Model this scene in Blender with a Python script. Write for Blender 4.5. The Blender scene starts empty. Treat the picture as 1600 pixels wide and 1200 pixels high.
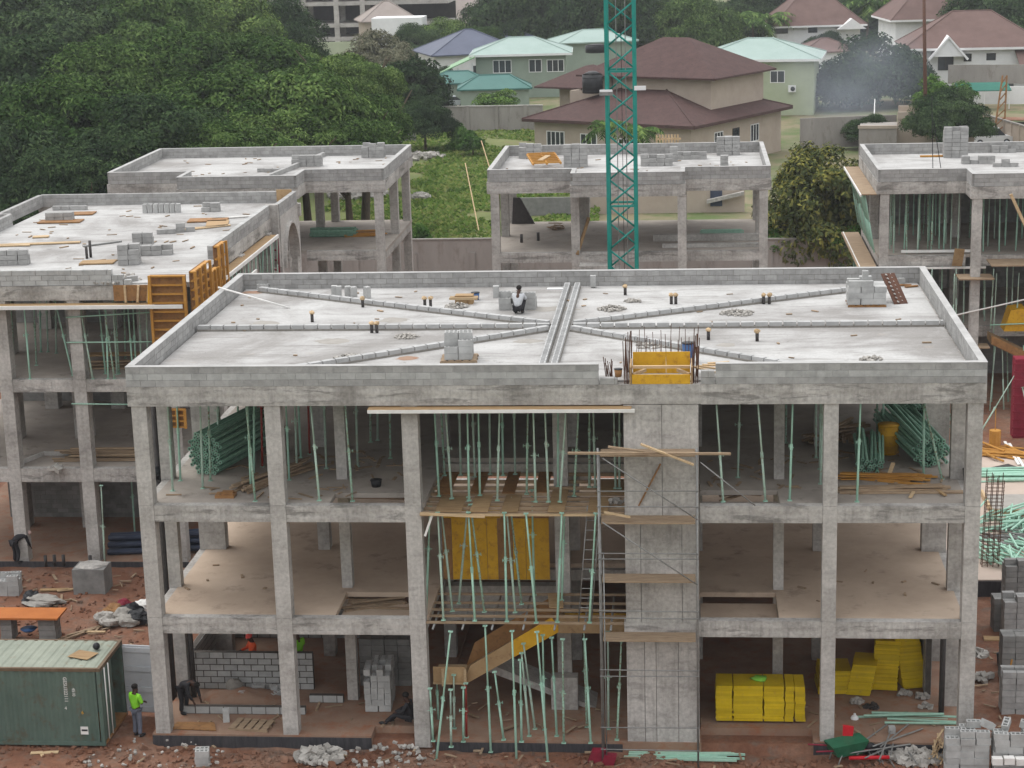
import bpy, math, random
import numpy as np
from mathutils import Vector, Matrix, Euler, noise

random.seed(7)
sc = bpy.context.scene
COL = sc.collection
R = math.radians

# ------------------------------------------------------------------ camera, sky, sun, exposure
cam_d = bpy.data.cameras.new('camera')
cam = bpy.data.objects.new('camera', cam_d)
COL.objects.link(cam)
_r, _u, _b = (0.995715, 0.088450, -0.026990), (0.004921, 0.240771, 0.970570), (0.092345, -0.966543, 0.239304)
_l = (16.815, -54.681, 24.903)
cam.matrix_world = Matrix(((_r[0], _u[0], _b[0], _l[0]), (_r[1], _u[1], _b[1], _l[1]), (_r[2], _u[2], _b[2], _l[2]), (0, 0, 0, 1)))
cam_d.sensor_width = 36.0
cam_d.lens = 67.512
cam_d.clip_start = 0.5
cam_d.clip_end = 3000
sc.camera = cam

SUN_EL, SUN_AZ = R(62), R(-55)          # azimuth measured from +Y towards +X
wd = bpy.data.worlds.new('World')
sc.world = wd
wd.use_nodes = True
nt = wd.node_tree
nt.nodes.clear()
sky = nt.nodes.new('ShaderNodeTexSky')
sky.sky_type = 'NISHITA'
sky.sun_disc = False
sky.sun_elevation = SUN_EL
sky.sun_rotation = SUN_AZ
sky.dust_density = 6.0
sky.air_density = 1.0
sky.ozone_density = 1.0
hs = nt.nodes.new('ShaderNodeHueSaturation')      # overcast: nearly colourless sky
hs.inputs['Saturation'].default_value = 0.22
bg = nt.nodes.new('ShaderNodeBackground')
bg.inputs['Strength'].default_value = 0.14
ow = nt.nodes.new('ShaderNodeOutputWorld')
nt.links.new(sky.outputs[0], hs.inputs['Color'])
cl = nt.nodes.new('ShaderNodeMix')                # an even deck of cloud over most of it
cl.data_type = 'RGBA'
cl.inputs[0].default_value = 0.8
tcw = nt.nodes.new('ShaderNodeTexCoord')           # overcast luminance: brighter overhead than at the horizon, the same all round
sep = nt.nodes.new('ShaderNodeSeparateXYZ')
nt.links.new(tcw.outputs['Generated'], sep.inputs[0])
mrw = nt.nodes.new('ShaderNodeMapRange')
nt.links.new(sep.outputs['Z'], mrw.inputs[0])
mrw.inputs[1].default_value = 0.0
mrw.inputs[2].default_value = 1.0
mrw.inputs[3].default_value = 0.58
mrw.inputs[4].default_value = 1.34
vm = nt.nodes.new('ShaderNodeVectorMath')
vm.operation = 'SCALE'
vm.inputs[0].default_value = (7.3, 7.4, 7.55)
nt.links.new(mrw.outputs[0], vm.inputs['Scale'])
nt.links.new(vm.outputs[0], cl.inputs[7])
nt.links.new(hs.outputs[0], cl.inputs[6])
nt.links.new(cl.outputs[2], bg.inputs['Color'])
nt.links.new(bg.outputs[0], ow.inputs['Surface'])

sun_d = bpy.data.lights.new('sun', 'SUN')
sun_d.energy = 0.7
sun_d.angle = R(35)
sun_d.color = (1.0, 0.965, 0.91)
sun = bpy.data.objects.new('sun', sun_d)
COL.objects.link(sun)
_d = Vector((math.sin(SUN_AZ) * math.cos(SUN_EL), math.cos(SUN_AZ) * math.cos(SUN_EL), math.sin(SUN_EL)))
sun.rotation_euler = _d.to_track_quat('Z', 'Y').to_euler()
sun.location = (0, 0, 80)

vs = sc.view_settings
vs.view_transform = 'Standard'
vs.look = 'None'
vs.gamma = 1.0
vs.use_curve_mapping = False
vs.exposure = 0.62
sc.render.engine = 'CYCLES'
sc.cycles.max_bounces = 8
sc.cycles.diffuse_bounces = 5
sc.cycles.transparent_max_bounces = 8
sc.cycles.use_denoising = True

# ------------------------------------------------------------------ helpers
def lin(r, g, b):
    def f(c):
        c /= 255.0
        return c / 12.92 if c <= 0.04045 else ((c + 0.055) / 1.055) ** 2.4
    return (f(r), f(g), f(b), 1.0)

def node(t, ty, **kw):
    n = t.nodes.new(ty)
    for k, v in kw.items():
        setattr(n, k, v)
    return n

def ramp(t, src, stops):
    n = node(t, 'ShaderNodeValToRGB')
    e = n.color_ramp.elements
    while len(e) < len(stops):
        e.new(0.5)
    for i, (p, c) in enumerate(stops):
        e[i].position = p
        e[i].color = c if len(c) == 4 else (*c, 1)
    t.links.new(src, n.inputs[0])
    return n.outputs[0]

def mixc(t, fac, a, b, blend='MIX'):
    n = node(t, 'ShaderNodeMix', data_type='RGBA', blend_type=blend)
    for s, v in ((0, fac), (6, a), (7, b)):
        if hasattr(v, 'is_output'):
            t.links.new(v, n.inputs[s])
        else:
            n.inputs[s].default_value = v
    return n.outputs[2]

def coords(t, world=True, scale=(1, 1, 1)):
    if world:
        o = node(t, 'ShaderNodeNewGeometry').outputs['Position']
    else:
        o = node(t, 'ShaderNodeTexCoord').outputs['Object']
    m = node(t, 'ShaderNodeMapping')
    m.inputs['Scale'].default_value = scale
    t.links.new(o, m.inputs['Vector'])
    return m.outputs[0]

def noisef(t, vec, scale, detail=4, rough=0.6, dist=0.0):
    n = node(t, 'ShaderNodeTexNoise')
    n.inputs['Scale'].default_value = scale
    n.inputs['Detail'].default_value = detail
    n.inputs['Roughness'].default_value = rough
    n.inputs['Distortion'].default_value = dist
    t.links.new(vec, n.inputs['Vector'])
    return n.outputs['Fac']

def newmat(name):
    m = bpy.data.materials.new(name)
    m.use_nodes = True
    t = m.node_tree
    return m, t, t.nodes['Principled BSDF']

def finish(t, bs, col, rough=0.9, bump=None, bstr=0.3, bdist=0.02, rnd=0.0, island=0.0):
    """colour into the shader, with an object-to-object or piece-to-piece change of tone"""
    if rnd or island:
        if rnd:
            s = node(t, 'ShaderNodeObjectInfo').outputs['Random']; amp = rnd
        else:
            s = node(t, 'ShaderNodeNewGeometry').outputs['Random Per Island']; amp = island
        mr = node(t, 'ShaderNodeMapRange')
        t.links.new(s, mr.inputs[0])
        mr.inputs[3].default_value = 1 - amp
        mr.inputs[4].default_value = 1 + amp
        h = node(t, 'ShaderNodeHueSaturation')
        t.links.new(mr.outputs[0], h.inputs['Value'])
        t.links.new(col, h.inputs['Color'])
        col = h.outputs[0]
    t.links.new(col, bs.inputs['Base Color'])
    bs.inputs['Roughness'].default_value = rough
    bs.inputs['Specular IOR Level'].default_value = 0.25
    if bump is not None:
        b = node(t, 'ShaderNodeBump')
        b.inputs['Strength'].default_value = bstr
        b.inputs['Distance'].default_value = bdist
        t.links.new(bump, b.inputs['Height'])
        t.links.new(b.outputs[0], bs.inputs['Normal'])

def m_noise(name, a, b, scale=2.0, rough=0.85, lo=0.3, hi=0.7, world=True, stretch=(1, 1, 1), bump=0.3, bscale=30, rnd=0.0, island=0.0, spec=None, metal=0.0, third=None):
    m, t, bs = newmat(name)
    v = coords(t, world, stretch)
    n = noisef(t, v, scale, 6, 0.65)
    col = ramp(t, n, [(lo, a), (hi, b)])
    if third:
        n2 = noisef(t, v, scale * 2.7, 5, 0.7)
        f = ramp(t, n2, [(third[1], (0, 0, 0, 1)), (third[2], (1, 1, 1, 1))])
        col = mixc(t, f, col, third[0])
    finish(t, bs, col, rough, noisef(t, v, bscale, 4) if bump else None, bump, 0.02, rnd, island)
    bs.inputs['Metallic'].default_value = metal
    if spec is not None:
        bs.inputs['Specular IOR Level'].default_value = spec
    return m

def m_concrete(name, base, dark, light, stain=0.55, streak=0.5, board=0.0, damp=None, rnd=0.0):
    """cast concrete: cloudy tone, vertical runs, dark weather stains, formwork board lines"""
    m, t, bs = newmat(name)
    v = coords(t)
    big = noisef(t, v, 0.55, 5, 0.6)
    col = ramp(t, big, [(0.32, dark), (0.5, base), (0.68, light)])
    vs_ = coords(t, True, (5.0, 5.0, 0.35))
    st = noisef(t, vs_, 1.0, 5, 0.7)
    f = ramp(t, st, [(0.5, (0, 0, 0, 1)), (0.78, (streak,) * 3)])
    col = mixc(t, f, col, tuple(c * 0.55 for c in dark[:3]) + (1,))
    vl = coords(t, True, (0.35, 0.35, 1.8))
    pa = noisef(t, vl, 1.6, 6, 0.7, 0.4)
    f2 = ramp(t, pa, [(0.53, (0, 0, 0, 1)), (0.62, (stain,) * 3)])
    pl = noisef(t, coords(t, True, (.5, .5, 1.1)), .9, 3, .5)
    col = mixc(t, ramp(t, pl, [(.58, (0, 0, 0, 1)), (.63, (.55, .55, .55, 1))]), col, light)
    col = mixc(t, f2, col, tuple(c * 0.5 for c in dark[:3]) + (1,))
    sp = noisef(t, v, 9.0, 4, 0.7)
    f3 = ramp(t, sp, [(0.35, (0.78, 0.78, 0.78, 1)), (0.65, (1.08, 1.08, 1.08, 1))])
    col = mixc(t, 1.0, col, f3, 'MULTIPLY')
    fine = noisef(t, v, 45, 4, 0.7)
    bmp = fine
    if board:
        w = node(t, 'ShaderNodeTexWave', wave_type='BANDS', bands_direction='Z')
        w.inputs['Scale'].default_value = board
        w.inputs['Distortion'].default_value = 1.5
        t.links.new(v, w.inputs['Vector'])
        mm = node(t, 'ShaderNodeMath', operation='ADD')
        t.links.new(fine, mm.inputs[0]); t.links.new(w.outputs['Fac'], mm.inputs[1])
        bmp = mm.outputs[0]
    finish(t, bs, col, 0.92, bmp, 0.35, 0.02, rnd)
    return m

class MB:
    """collects shapes into one mesh"""
    def __init__(self):
        self.v = []; self.f = []; self.m = []
    def add(self, vs, fs, m=0):
        o = len(self.v)
        self.v += [tuple(p) for p in vs]
        self.f += [tuple(i + o for i in q) for q in fs]
        self.m += [m] * len(fs)
        return self
    def box(self, x0, x1, y0, y1, z0, z1, m=0):
        return self.add([(x0, y0, z0), (x1, y0, z0), (x1, y1, z0), (x0, y1, z0), (x0, y0, z1), (x1, y0, z1), (x1, y1, z1), (x0, y1, z1)],
                        [(0, 3, 2, 1), (4, 5, 6, 7), (0, 1, 5, 4), (1, 2, 6, 5), (2, 3, 7, 6), (3, 0, 4, 7)], m)
    def obox(self, c, s, M=None, m=0):
        hx, hy, hz = s[0] / 2, s[1] / 2, s[2] / 2
        pts = [Vector(q) for q in ((-hx, -hy, -hz), (hx, -hy, -hz), (hx, hy, -hz), (-hx, hy, -hz), (-hx, -hy, hz), (hx, -hy, hz), (hx, hy, hz), (-hx, hy, hz))]
        if M is None: M = Matrix.Identity(3)
        elif isinstance(M, (int, float)): M = Matrix.Rotation(M, 3, 'Z')
        elif isinstance(M, tuple): M = Euler(M).to_matrix()
        c = Vector(c)
        return self.add([M @ q + c for q in pts], [(0, 3, 2, 1), (4, 5, 6, 7), (0, 1, 5, 4), (1, 2, 6, 5), (2, 3, 7, 6), (3, 0, 4, 7)], m)
    def bar(self, a, b, w, h, m=0, up=(0, 0, 1)):
        a, b = Vector(a), Vector(b)
        d = (b - a); L = d.length; d.normalize()
        u = Vector(up)
        if abs(d.dot(u)) > 0.98: u = Vector((0, 1, 0))
        s = d.cross(u).normalized(); u2 = s.cross(d)
        M = Matrix((d, s, u2)).transposed()
        return self.obox((a + b) / 2, (L, w, h), M, m)
    def tube(self, a, b, r, n=6, r1=None, m=0, cap=True):
        a, b = Vector(a), Vector(b)
        if r1 is None: r1 = r
        d = (b - a).normalized()
        u = Vector((0, 0, 1)) if abs(d.z) < 0.95 else Vector((1, 0, 0))
        s = d.cross(u).normalized(); w = d.cross(s)
        vs, fs = [], []
        for i in range(n):
            an = 2 * math.pi * i / n
            k = s * math.cos(an) + w * math.sin(an)
            vs += [a + k * r, b + k * r1]
        for i in range(n):
            j = (i + 1) % n
            fs.append((2 * i, 2 * j, 2 * j + 1, 2 * i + 1))
        if cap:
            fs.append(tuple(2 * i for i in range(n))[::-1]); fs.append(tuple(2 * i + 1 for i in range(n)))
        return self.add(vs, fs, m)
    def prism(self, pts, d, m=0):
        n = len(pts); d = Vector(d)
        vs = [Vector(p) for p in pts] + [Vector(p) + d for p in pts]
        fs = [tuple(range(n))[::-1], tuple(range(n, 2 * n))] + [(i, (i + 1) % n, n + (i + 1) % n, n + i) for i in range(n)]
        return self.add(vs, fs, m)
    def ball(self, c, r, seg=8, rings=5, sq=(1, 1, 1), jit=0.0, m=0):
        vs, fs = [], []
        c = Vector(c)
        for i in range(rings + 1):
            th = math.pi * i / rings
            for j in range(seg):
                ph = 2 * math.pi * j / seg
                k = 1 + random.uniform(-jit, jit)
                vs.append(c + Vector((math.sin(th) * math.cos(ph) * sq[0], math.sin(th) * math.sin(ph) * sq[1], math.cos(th) * sq[2])) * r * k)
        for i in range(rings):
            for j in range(seg):
                a, b = i * seg + j, i * seg + (j + 1) % seg
                fs.append((a, a + seg, b + seg, b))
        return self.add(vs, fs, m)
    def mesh(self, name, mats=None, smooth=False):
        me = bpy.data.meshes.new(name)
        me.from_pydata([tuple(p) for p in self.v], [], self.f)
        if mats is not None:
            for q in (mats if isinstance(mats, (list, tuple)) else [mats]): me.materials.append(q)
            if isinstance(mats, (list, tuple)) and len(mats) > 1:
                me.polygons.foreach_set('material_index', self.m)
        if smooth:
            me.polygons.foreach_set('use_smooth', [True] * len(me.polygons))
        me.update()
        return me
    def build(self, name, mats, parent=None, smooth=False, loc=None, kind=None):
        return link(name, self.mesh(name, mats, smooth), parent, loc, None, kind)

def link(name, me, parent=None, loc=None, rot=None, kind=None, scale=None):
    o = bpy.data.objects.new(name, me)
    COL.objects.link(o)
    if parent is not None: o.parent = parent
    if loc is not None: o.location = loc
    if rot is not None: o.rotation_euler = rot
    if scale is not None: o.scale = scale
    if kind: o['kind'] = kind
    return o

def tag(o, label, cat=None, group=None, kind=None):
    o['label'] = label
    if cat: o['category'] = cat
    if group: o['group'] = group
    if kind: o['kind'] = kind
    return o

def thing(name, label, cat, loc=(0, 0, 0), rz=0.0, group=None):
    o = bpy.data.objects.new(name, None)
    COL.objects.link(o)
    o.location = loc
    o.rotation_euler = (0, 0, rz)
    o.empty_display_size = 0.2
    return tag(o, label, cat, group)

ORD = ['first', 'second', 'third', 'fourth', 'fifth', 'sixth', 'seventh', 'eighth', 'ninth', 'tenth', 'eleventh', 'twelfth', 'thirteenth', 'fourteenth',
       'fifteenth', 'sixteenth', 'seventeenth', 'eighteenth', 'nineteenth', 'twentieth', 'twenty-first', 'twenty-second', 'twenty-third', 'twenty-fourth',
       'twenty-fifth', 'twenty-sixth', 'twenty-seventh', 'twenty-eighth', 'twenty-ninth', 'thirtieth', 'thirty-first', 'thirty-second', 'thirty-third', 'thirty-fourth', 'thirty-fifth', 'thirty-sixth']

# ------------------------------------------------------------------ materials
M = {}
M['frame'] = m_concrete('cast_concrete', lin(176, 172, 167), lin(152, 148, 143), lin(190, 186, 181), 0.22, 0.4)
M['beam'] = m_concrete('beam_concrete', lin(172, 168, 163), lin(136, 132, 127), lin(194, 190, 185), 0.65, 0.55, board=1.2)
M['core'] = m_concrete('core_concrete', lin(176, 172, 167), lin(152, 148, 143), lin(190, 186, 181), 0.3, 0.6)
M['floor'] = m_noise('floor_concrete', lin(138, 131, 124), lin(170, 161, 151), 0.5, 0.9, third=(lin(104, 96, 90), 0.58, 0.8))
M['floor_tan'] = m_noise('tan_floor', lin(168, 149, 131), lin(196, 177, 158), 0.35, 0.9, third=(lin(136, 120, 106), 0.56, 0.76))
M['floor_red'] = m_noise('dusty_floor', lin(128, 100, 84), lin(150, 126, 108), 0.7, 0.95, third=(lin(142, 92, 66), 0.5, 0.75))
def m_slab():
    """screeded roof slab: grey cement with pale laitance, trowel sweeps, damp stains and spilt mortar"""
    m, t, bs = newmat('screeded_slab')
    v = coords(t)
    n = noisef(t, v, .22, 6, .62, .6)
    col = ramp(t, n, [(.38, lin(140, 137, 134)), (.48, lin(162, 160, 158)), (.58, lin(179, 178, 176))])
    vs_ = coords(t, True, (.25, 1.6, 1))
    n2 = noisef(t, vs_, 1.3, 6, .7, .8)
    col = mixc(t, ramp(t, n2, [(.5, (0, 0, 0, 1)), (.70, (.8, .8, .8, 1))]), col, lin(126, 123, 119))
    n3 = noisef(t, v, 2.6, 6, .75, 1.2)
    col = mixc(t, ramp(t, n3, [(.6, (0, 0, 0, 1)), (.7, (.6, .6, .6, 1))]), col, lin(106, 102, 98))
    n4 = noisef(t, v, .8, 5, .7)
    col = mixc(t, ramp(t, n4, [(.62, (0, 0, 0, 1)), (.72, (.5, .5, .5, 1))]), col, lin(158, 149, 139))
    col = mixc(t, 1.0, col, ramp(t, noisef(t, v, 14, 4, .7), [(.3, (.86, .86, .86, 1)), (.7, (1.06, 1.06, 1.06, 1))]), 'MULTIPLY')
    finish(t, bs, col, .85, noisef(t, v, 22, 4, .7), .25, .02)
    return m
M['slab'] = m_slab()
M['block'] = m_noise('hollow_block', lin(152, 152, 150), lin(178, 178, 176), 3.0, 0.95, rnd=0.1, bump=0.5, bscale=60)
M['block_s'] = m_noise('block_in_wall', lin(138, 137, 135), lin(166, 165, 163), 3.0, 0.95, island=0.11, bump=0.5, bscale=60)
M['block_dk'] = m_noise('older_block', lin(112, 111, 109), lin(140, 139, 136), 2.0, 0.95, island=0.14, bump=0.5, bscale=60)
M['mortar_dk'] = m_noise('damp_mortar', lin(74, 70, 66), lin(94, 89, 84), 6, 0.95, bump=0.4)
M['mortar'] = m_noise('mortar', lin(118, 114, 108), lin(140, 136, 130), 6, 0.95, bump=0.4)
M['cap'] = m_noise('coping_concrete', lin(150, 149, 147), lin(178, 177, 175), 1.2, 0.9)
M['prop'] = m_noise('green_prop_paint', lin(142, 182, 162), lin(164, 200, 182), 6, 0.55, rnd=0.12, bump=0.1, third=(lin(128, 110, 84), 0.66, 0.8))
M['prop_dk'] = m_noise('worn_green_paint', lin(110, 152, 130), lin(142, 180, 160), 6, 0.6, island=0.25, bump=0.1, third=(lin(120, 84, 58), 0.62, 0.78))
M['prop_b'] = m_noise('older_green_prop', lin(150, 176, 160), lin(170, 192, 178), 5, .6, rnd=.12, bump=.1, third=(lin(150, 134, 112), .54, .7))
M['prop_c'] = m_noise('rusty_green_prop', lin(132, 166, 146), lin(152, 182, 164), 5, .65, rnd=.12, bump=.1, third=(lin(118, 84, 60), .5, .66))
M['block_new'] = m_noise('fresh_block', lin(158, 158, 157), lin(178, 178, 177), 3.0, .95, rnd=.09, bump=.5, bscale=60)
M['prop_red'] = m_noise('red_prop_paint', lin(120, 40, 36), lin(146, 58, 48), 6, 0.6, bump=0.1)
M['steel'] = m_noise('scaffold_steel', lin(120, 120, 118), lin(146, 146, 144), 5, 0.5, metal=0.4, island=0.1, third=(lin(112, 84, 66), 0.6, 0.8))
M['rebar'] = m_noise('rusty_rebar', lin(70, 48, 40), lin(96, 66, 52), 8, 0.8, island=0.2)
M['ply'] = m_noise('plywood', lin(140, 112, 80), lin(168, 142, 106), 1.5, 0.75, stretch=(1, 6, 1), rnd=0.16, third=(lin(112, 84, 58), 0.55, 0.8))
M['ply_y'] = m_noise('yellow_formwork', lin(186, 140, 30), lin(206, 160, 44), 2.0, 0.6, stretch=(1, 4, 1), rnd=0.1, third=(lin(150, 106, 44), 0.52, 0.75))
M['ply_b'] = m_noise('brown_formwork', lin(128, 92, 58), lin(150, 112, 72), 2.0, 0.7, rnd=0.1, third=(lin(100, 74, 50), 0.5, 0.75))
M['bright_y'] = m_noise('bright_yellow_panel', lin(190, 162, 20), lin(210, 182, 32), 2.0, 0.6, rnd=0.13, bump=0.2, third=(lin(176, 150, 60), .58, .75))
M['orange'] = m_noise('orange_formwork', lin(164, 116, 52), lin(184, 136, 68), 3.0, 0.6, island=0.12, bump=0.1, third=(lin(168, 100, 40), 0.6, 0.8))
M['timber'] = m_noise('sawn_timber', lin(172, 146, 112), lin(200, 176, 142), 2.0, 0.8, stretch=(1, 5, 5), rnd=0.16, island=0.0, third=(lin(140, 112, 84), 0.58, 0.8))
M['timber_s'] = m_noise('weathered_timber', lin(128, 108, 88), lin(160, 140, 116), 2.0, 0.85, stretch=(1, 5, 5), island=0.22)
M['timber_w'] = m_noise('white_edge_board', lin(206, 204, 200), lin(226, 224, 220), 2.0, 0.6)
M['maroon'] = m_noise('maroon_formwork', lin(112, 26, 44), lin(132, 38, 56), 4, 0.55, bump=0.1)
M['black'] = m_noise('black_plastic', lin(30, 31, 33), lin(44, 45, 48), 5, 0.45, bump=0.1)
M['bitumen'] = m_noise('bitumen_coat', lin(48, 48, 52), lin(74, 72, 74), 3, 0.7, stretch=(3, 3, 0.5))
M['navy'] = m_noise('dark_blue_pipe', lin(52, 58, 74), lin(70, 78, 96), 2, 0.4, island=0.15, bump=0.1)
M['pvc'] = m_noise('dark_pvc', lin(54, 52, 52), lin(74, 70, 68), 5, 0.6)
M['rubble'] = m_noise('rubble', lin(140, 136, 130), lin(176, 172, 166), 4, 0.95, island=0.2)
M['mast'] = m_noise('teal_mast_paint', lin(26, 122, 112), lin(40, 140, 128), 2.5, 0.5, bump=0.1, third=(lin(24, 100, 92), 0.6, 0.8))
M['blue'] = m_noise('blue_plastic', lin(54, 84, 128), lin(70, 104, 150), 5, 0.5)
M['glass'] = m_noise('window_glass', lin(42, 46, 50), lin(60, 66, 72), 1.5, 0.15, bump=0, spec=0.6)
M['dark'] = m_noise('dark_opening', lin(46, 44, 43), lin(62, 60, 58), 1, 0.9, bump=0)  # shade of openings put into the colour; also used for dark frames
M['white'] = m_noise('white_wall_paint', lin(214, 214, 214), lin(230, 230, 230), 0.5, 0.8, bump=0.1)

# ------------------------------------------------------------------ ground
def hgt(x, y):
    z = -0.06 + 0.10 * noise.noise((x * 0.25, y * 0.25, 3.1)) + 0.06 * noise.noise((x * 0.9, y * 0.9, 1.7)) + 0.035 * noise.noise((x * 3.1, y * 3.1, 0.3))
    if -0.6 < x < 26 and y < 0.1:
        t = max(0.0, min(1.0, (y + 2.4) / 1.2)) * min(1, (x + 0.6) / 0.8)
        z -= 0.26 * t
        z += 0.16 * t * max(0, noise.noise((x * 0.8, y * 1.4, 8.0)))
    if -0.2 < x < 25.6 and 0.0 < y < 15.3:
        z = min(z, -0.12)
    return z

def m_soil():
    m, t, bs = newmat('red_soil')
    v = coords(t)
    n = noisef(t, v, 0.35, 6, 0.65)
    col = ramp(t, n, [(0.30, lin(108, 72, 55)), (0.5, lin(128, 90, 71)), (0.7, lin(144, 116, 99))])
    n2 = noisef(t, v, 1.7, 6, 0.7)
    col = mixc(t, ramp(t, n2, [(0.52, (0, 0, 0, 1)), (0.68, (0.85, 0.85, 0.85, 1))]), col, lin(112, 98, 88))
    n3 = noisef(t, v, 7.0, 5, 0.75)
    col = mixc(t, 1.0, col, ramp(t, n3, [(0.3, (0.72, 0.72, 0.72, 1)), (0.7, (1.15, 1.15, 1.15, 1))]), 'MULTIPLY')
    finish(t, bs, col, 0.97, noisef(t, v, 12, 6, 0.75), 0.8, 0.06)
    return m
M['soil'] = m_soil()

def grid_sheet(name, xs, ys, zf, mat, kind='structure'):
    vs = [(x, y, zf(x, y)) for y in ys for x in xs]
    nx = len(xs)
    fs = [(j * nx + i, j * nx + i + 1, (j + 1) * nx + i + 1, (j + 1) * nx + i) for j in range(len(ys) - 1) for i in range(nx - 1)]
    me = bpy.data.meshes.new(name)
    me.from_pydata(vs, [], fs)
    me.materials.append(mat)
    me.polygons.foreach_set('use_smooth', [True] * len(fs))
    o = link(name, me, kind=kind)
    return o

def steps(*segs):
    out = []
    for a, b, s in segs:
        k = a
        while k < b - 1e-6:
            out.append(k); k += s
    out.append(segs[-1][1])
    return out

o = grid_sheet('site_ground', steps((-40, -14, 1.5), (-14, 36, 0.22), (36, 60, 1.5)), steps((-10, 4, 0.16), (4, 20, 0.6), (20, 80, 1.5)), hgt, M['soil'])
tag(o, 'red laterite soil of the building site')

M['earth'] = m_noise('far_ground', lin(104, 104, 78), lin(132, 118, 96), 0.05, 0.97, third=(lin(84, 98, 58), 0.45, 0.6), bump=0)
g = MB().add([(-900, -120, -0.45), (1100, -120, -0.45), (1100, 2400, -0.45), (-900, 2400, -0.45)], [(0, 1, 2, 3)])
tag(g.build('ground', M['earth'], kind='structure'), 'ground of the town reaching to the horizon')

M['field'] = m_noise('field_earth', lin(76, 92, 48), lin(112, 116, 72), 0.10, 0.97, third=(lin(120, 108, 84), 0.54, 0.7), bump=0.3, bscale=4)
def fz(x, y):
    return 0.02 + 0.25 * noise.noise((x * 0.08, y * 0.08, 5)) + max(0, (y - 150)) * 0.0
o = grid_sheet('grass_field', steps((-70, 8, 2.0)), steps((80, 172, 2.0)), fz, M['field'])
tag(o, 'overgrown vacant field behind the perimeter wall')

# ------------------------------------------------------------------ masonry
BL, BH, BT = 0.45, 0.20, 0.22
def course(a, b, z, mesh_cb, bl=BL, gap=0.016, off=0.0):
    """calls mesh_cb(centre, length, direction angle) for each block from a to b"""
    a, b = Vector(a), Vector(b)
    L = (b - a).length
    d = (b - a).normalized()
    an = math.atan2(d.y, d.x)
    s = -off
    while s < L - 0.03:
        e = min(s + bl, L); s0 = max(s, 0)
        if e - s0 > 0.06:
            c = a + d * ((s0 + e) / 2)
            mesh_cb((c.x, c.y, z), e - s0 - gap, an)
        s += bl

_bm = {}
def block_mesh(L, t, h, mat, hollow=False):
    key = (round(L, 2), t, h, mat.name, hollow)
    if key not in _bm:
        mb = MB()
        if hollow:
            mb.box(-L / 2, L / 2, -t / 2, t / 2, -h / 2, -h / 2 + 0.04)
            w = 0.04
            mb.box(-L / 2, L / 2, -t / 2, -t / 2 + w, -h / 2 + 0.04, h / 2)
            mb.box(-L / 2, L / 2, t / 2 - w, t / 2, -h / 2 + 0.04, h / 2)
            for q in (-L / 2, -L / 6 - w / 2, L / 6 - w / 2, L / 2 - w):
                mb.box(q, q + w, -t / 2 + w, t / 2 - w, -h / 2 + 0.04, h / 2 - 0.004)
        else:
            mb.box(-L / 2, L / 2, -t / 2, t / 2, -h / 2, h / 2)
        _bm[key] = mb.mesh('block', mat)
    return _bm[key]

def wall_blocks(parent, a, b, z0, n, single=(), mat='block', smat='block_s', t=BT, h=BH, name='parapet', core='mortar', bl=BL, hollow_top=False, label=None, gap=0.014):
    """a run of blockwork: a recessed mortar core with each block proud of it; the courses in `single` are built block by block"""
    av, bv = Vector((a[0], a[1], 0)), Vector((b[0], b[1], 0))
    mid = (av + bv) / 2
    d = bv - av
    an = math.atan2(d.y, d.x)
    part = MB().obox((mid.x, mid.y, z0 + n * h / 2 - 0.006), (d.length - 0.02, t - 0.024, n * h - 0.012), an).build(name, M[core], parent)
    if label: part['label'] = label
    rest = MB()
    for k in range(n):
        z = z0 + (k + 0.5) * h
        off = (k % 2) * bl * 0.5
        hh = h - gap
        def one(c, L, an_, k=k):
            if k in single:
                j = random.uniform(-0.004, 0.004)
                me = block_mesh(L, t, hh, M[mat], hollow_top and k == n - 1)
                link('block', me, part, (c[0] + j, c[1] + j, c[2]), (0, 0, an_ + random.uniform(-.008, .008)))
            else:
                j = random.uniform(-0.003, 0.003)
                rest.obox((c[0] + j, c[1] + j, c[2]), (L, t, hh), an_)
        course(av, bv, z, one, bl, gap, off)
    if rest.v:
        rest.build('blockwork', M[smat], part, kind='stuff')
    return part

# ------------------------------------------------------------------ the front building
F = thing('front_building', 'three-storey unfinished concrete frame building with walled flat roof in the foreground', 'building')
W, D = 25.3, 15.1
Z1, Z2, Z3 = 3.46, 7.08, 10.73            # undersides of the beams
S1, S2, S3 = 3.98, 7.60, 11.40            # slab tops
ZP = 11.94
front_cols = [(0.06, 0.52), (4.12, 4.60), (8.25, 8.74), (20.70, 21.12), (24.82, 25.26)]
row1 = [(0.02, 0.42), (5.68, 6.02), (12.55, 13.0), (19.38, 19.70), (24.75, 25.2)]
def col(parent, x0, x1, y0, y1, z0, z1, mat='frame'):
    return MB().box(x0, x1, y0, y1, z0, z1).build('column', M[mat], parent)
for (za, zb) in ((-0.25, S1 - 0.004), (S1 + 0.004, S2 - 0.004), (S2 + 0.004, Z3 - 0.004)):
    for (x0, x1) in front_cols:
        col(F, x0, x1, 0.0, 0.46, za, zb)
    for (x0, x1) in row1:
        col(F, x0, x1, 2.75, 3.1, max(za, 0.0), min(zb, zb))
    for x0, x1 in ((0.1, 1.0), (4.2, 4.6), (8.4, 8.8), (12.6, 13.1), (16.8, 17.2), (20.85, 21.25), (24.4, 25.2)):
        col(F, x0, x1, 6.5, 6.95, max(za, 0.0), zb)
    for x0, x1 in ((0.06, 0.5), (4.2, 4.6), (8.4, 8.8), (12.6, 13.1), (16.8, 17.2), (20.85, 21.25), (24.8, 25.2)):
        col(F, x0, x1, 14.5, 14.95, max(za, 0.0), zb)
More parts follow.
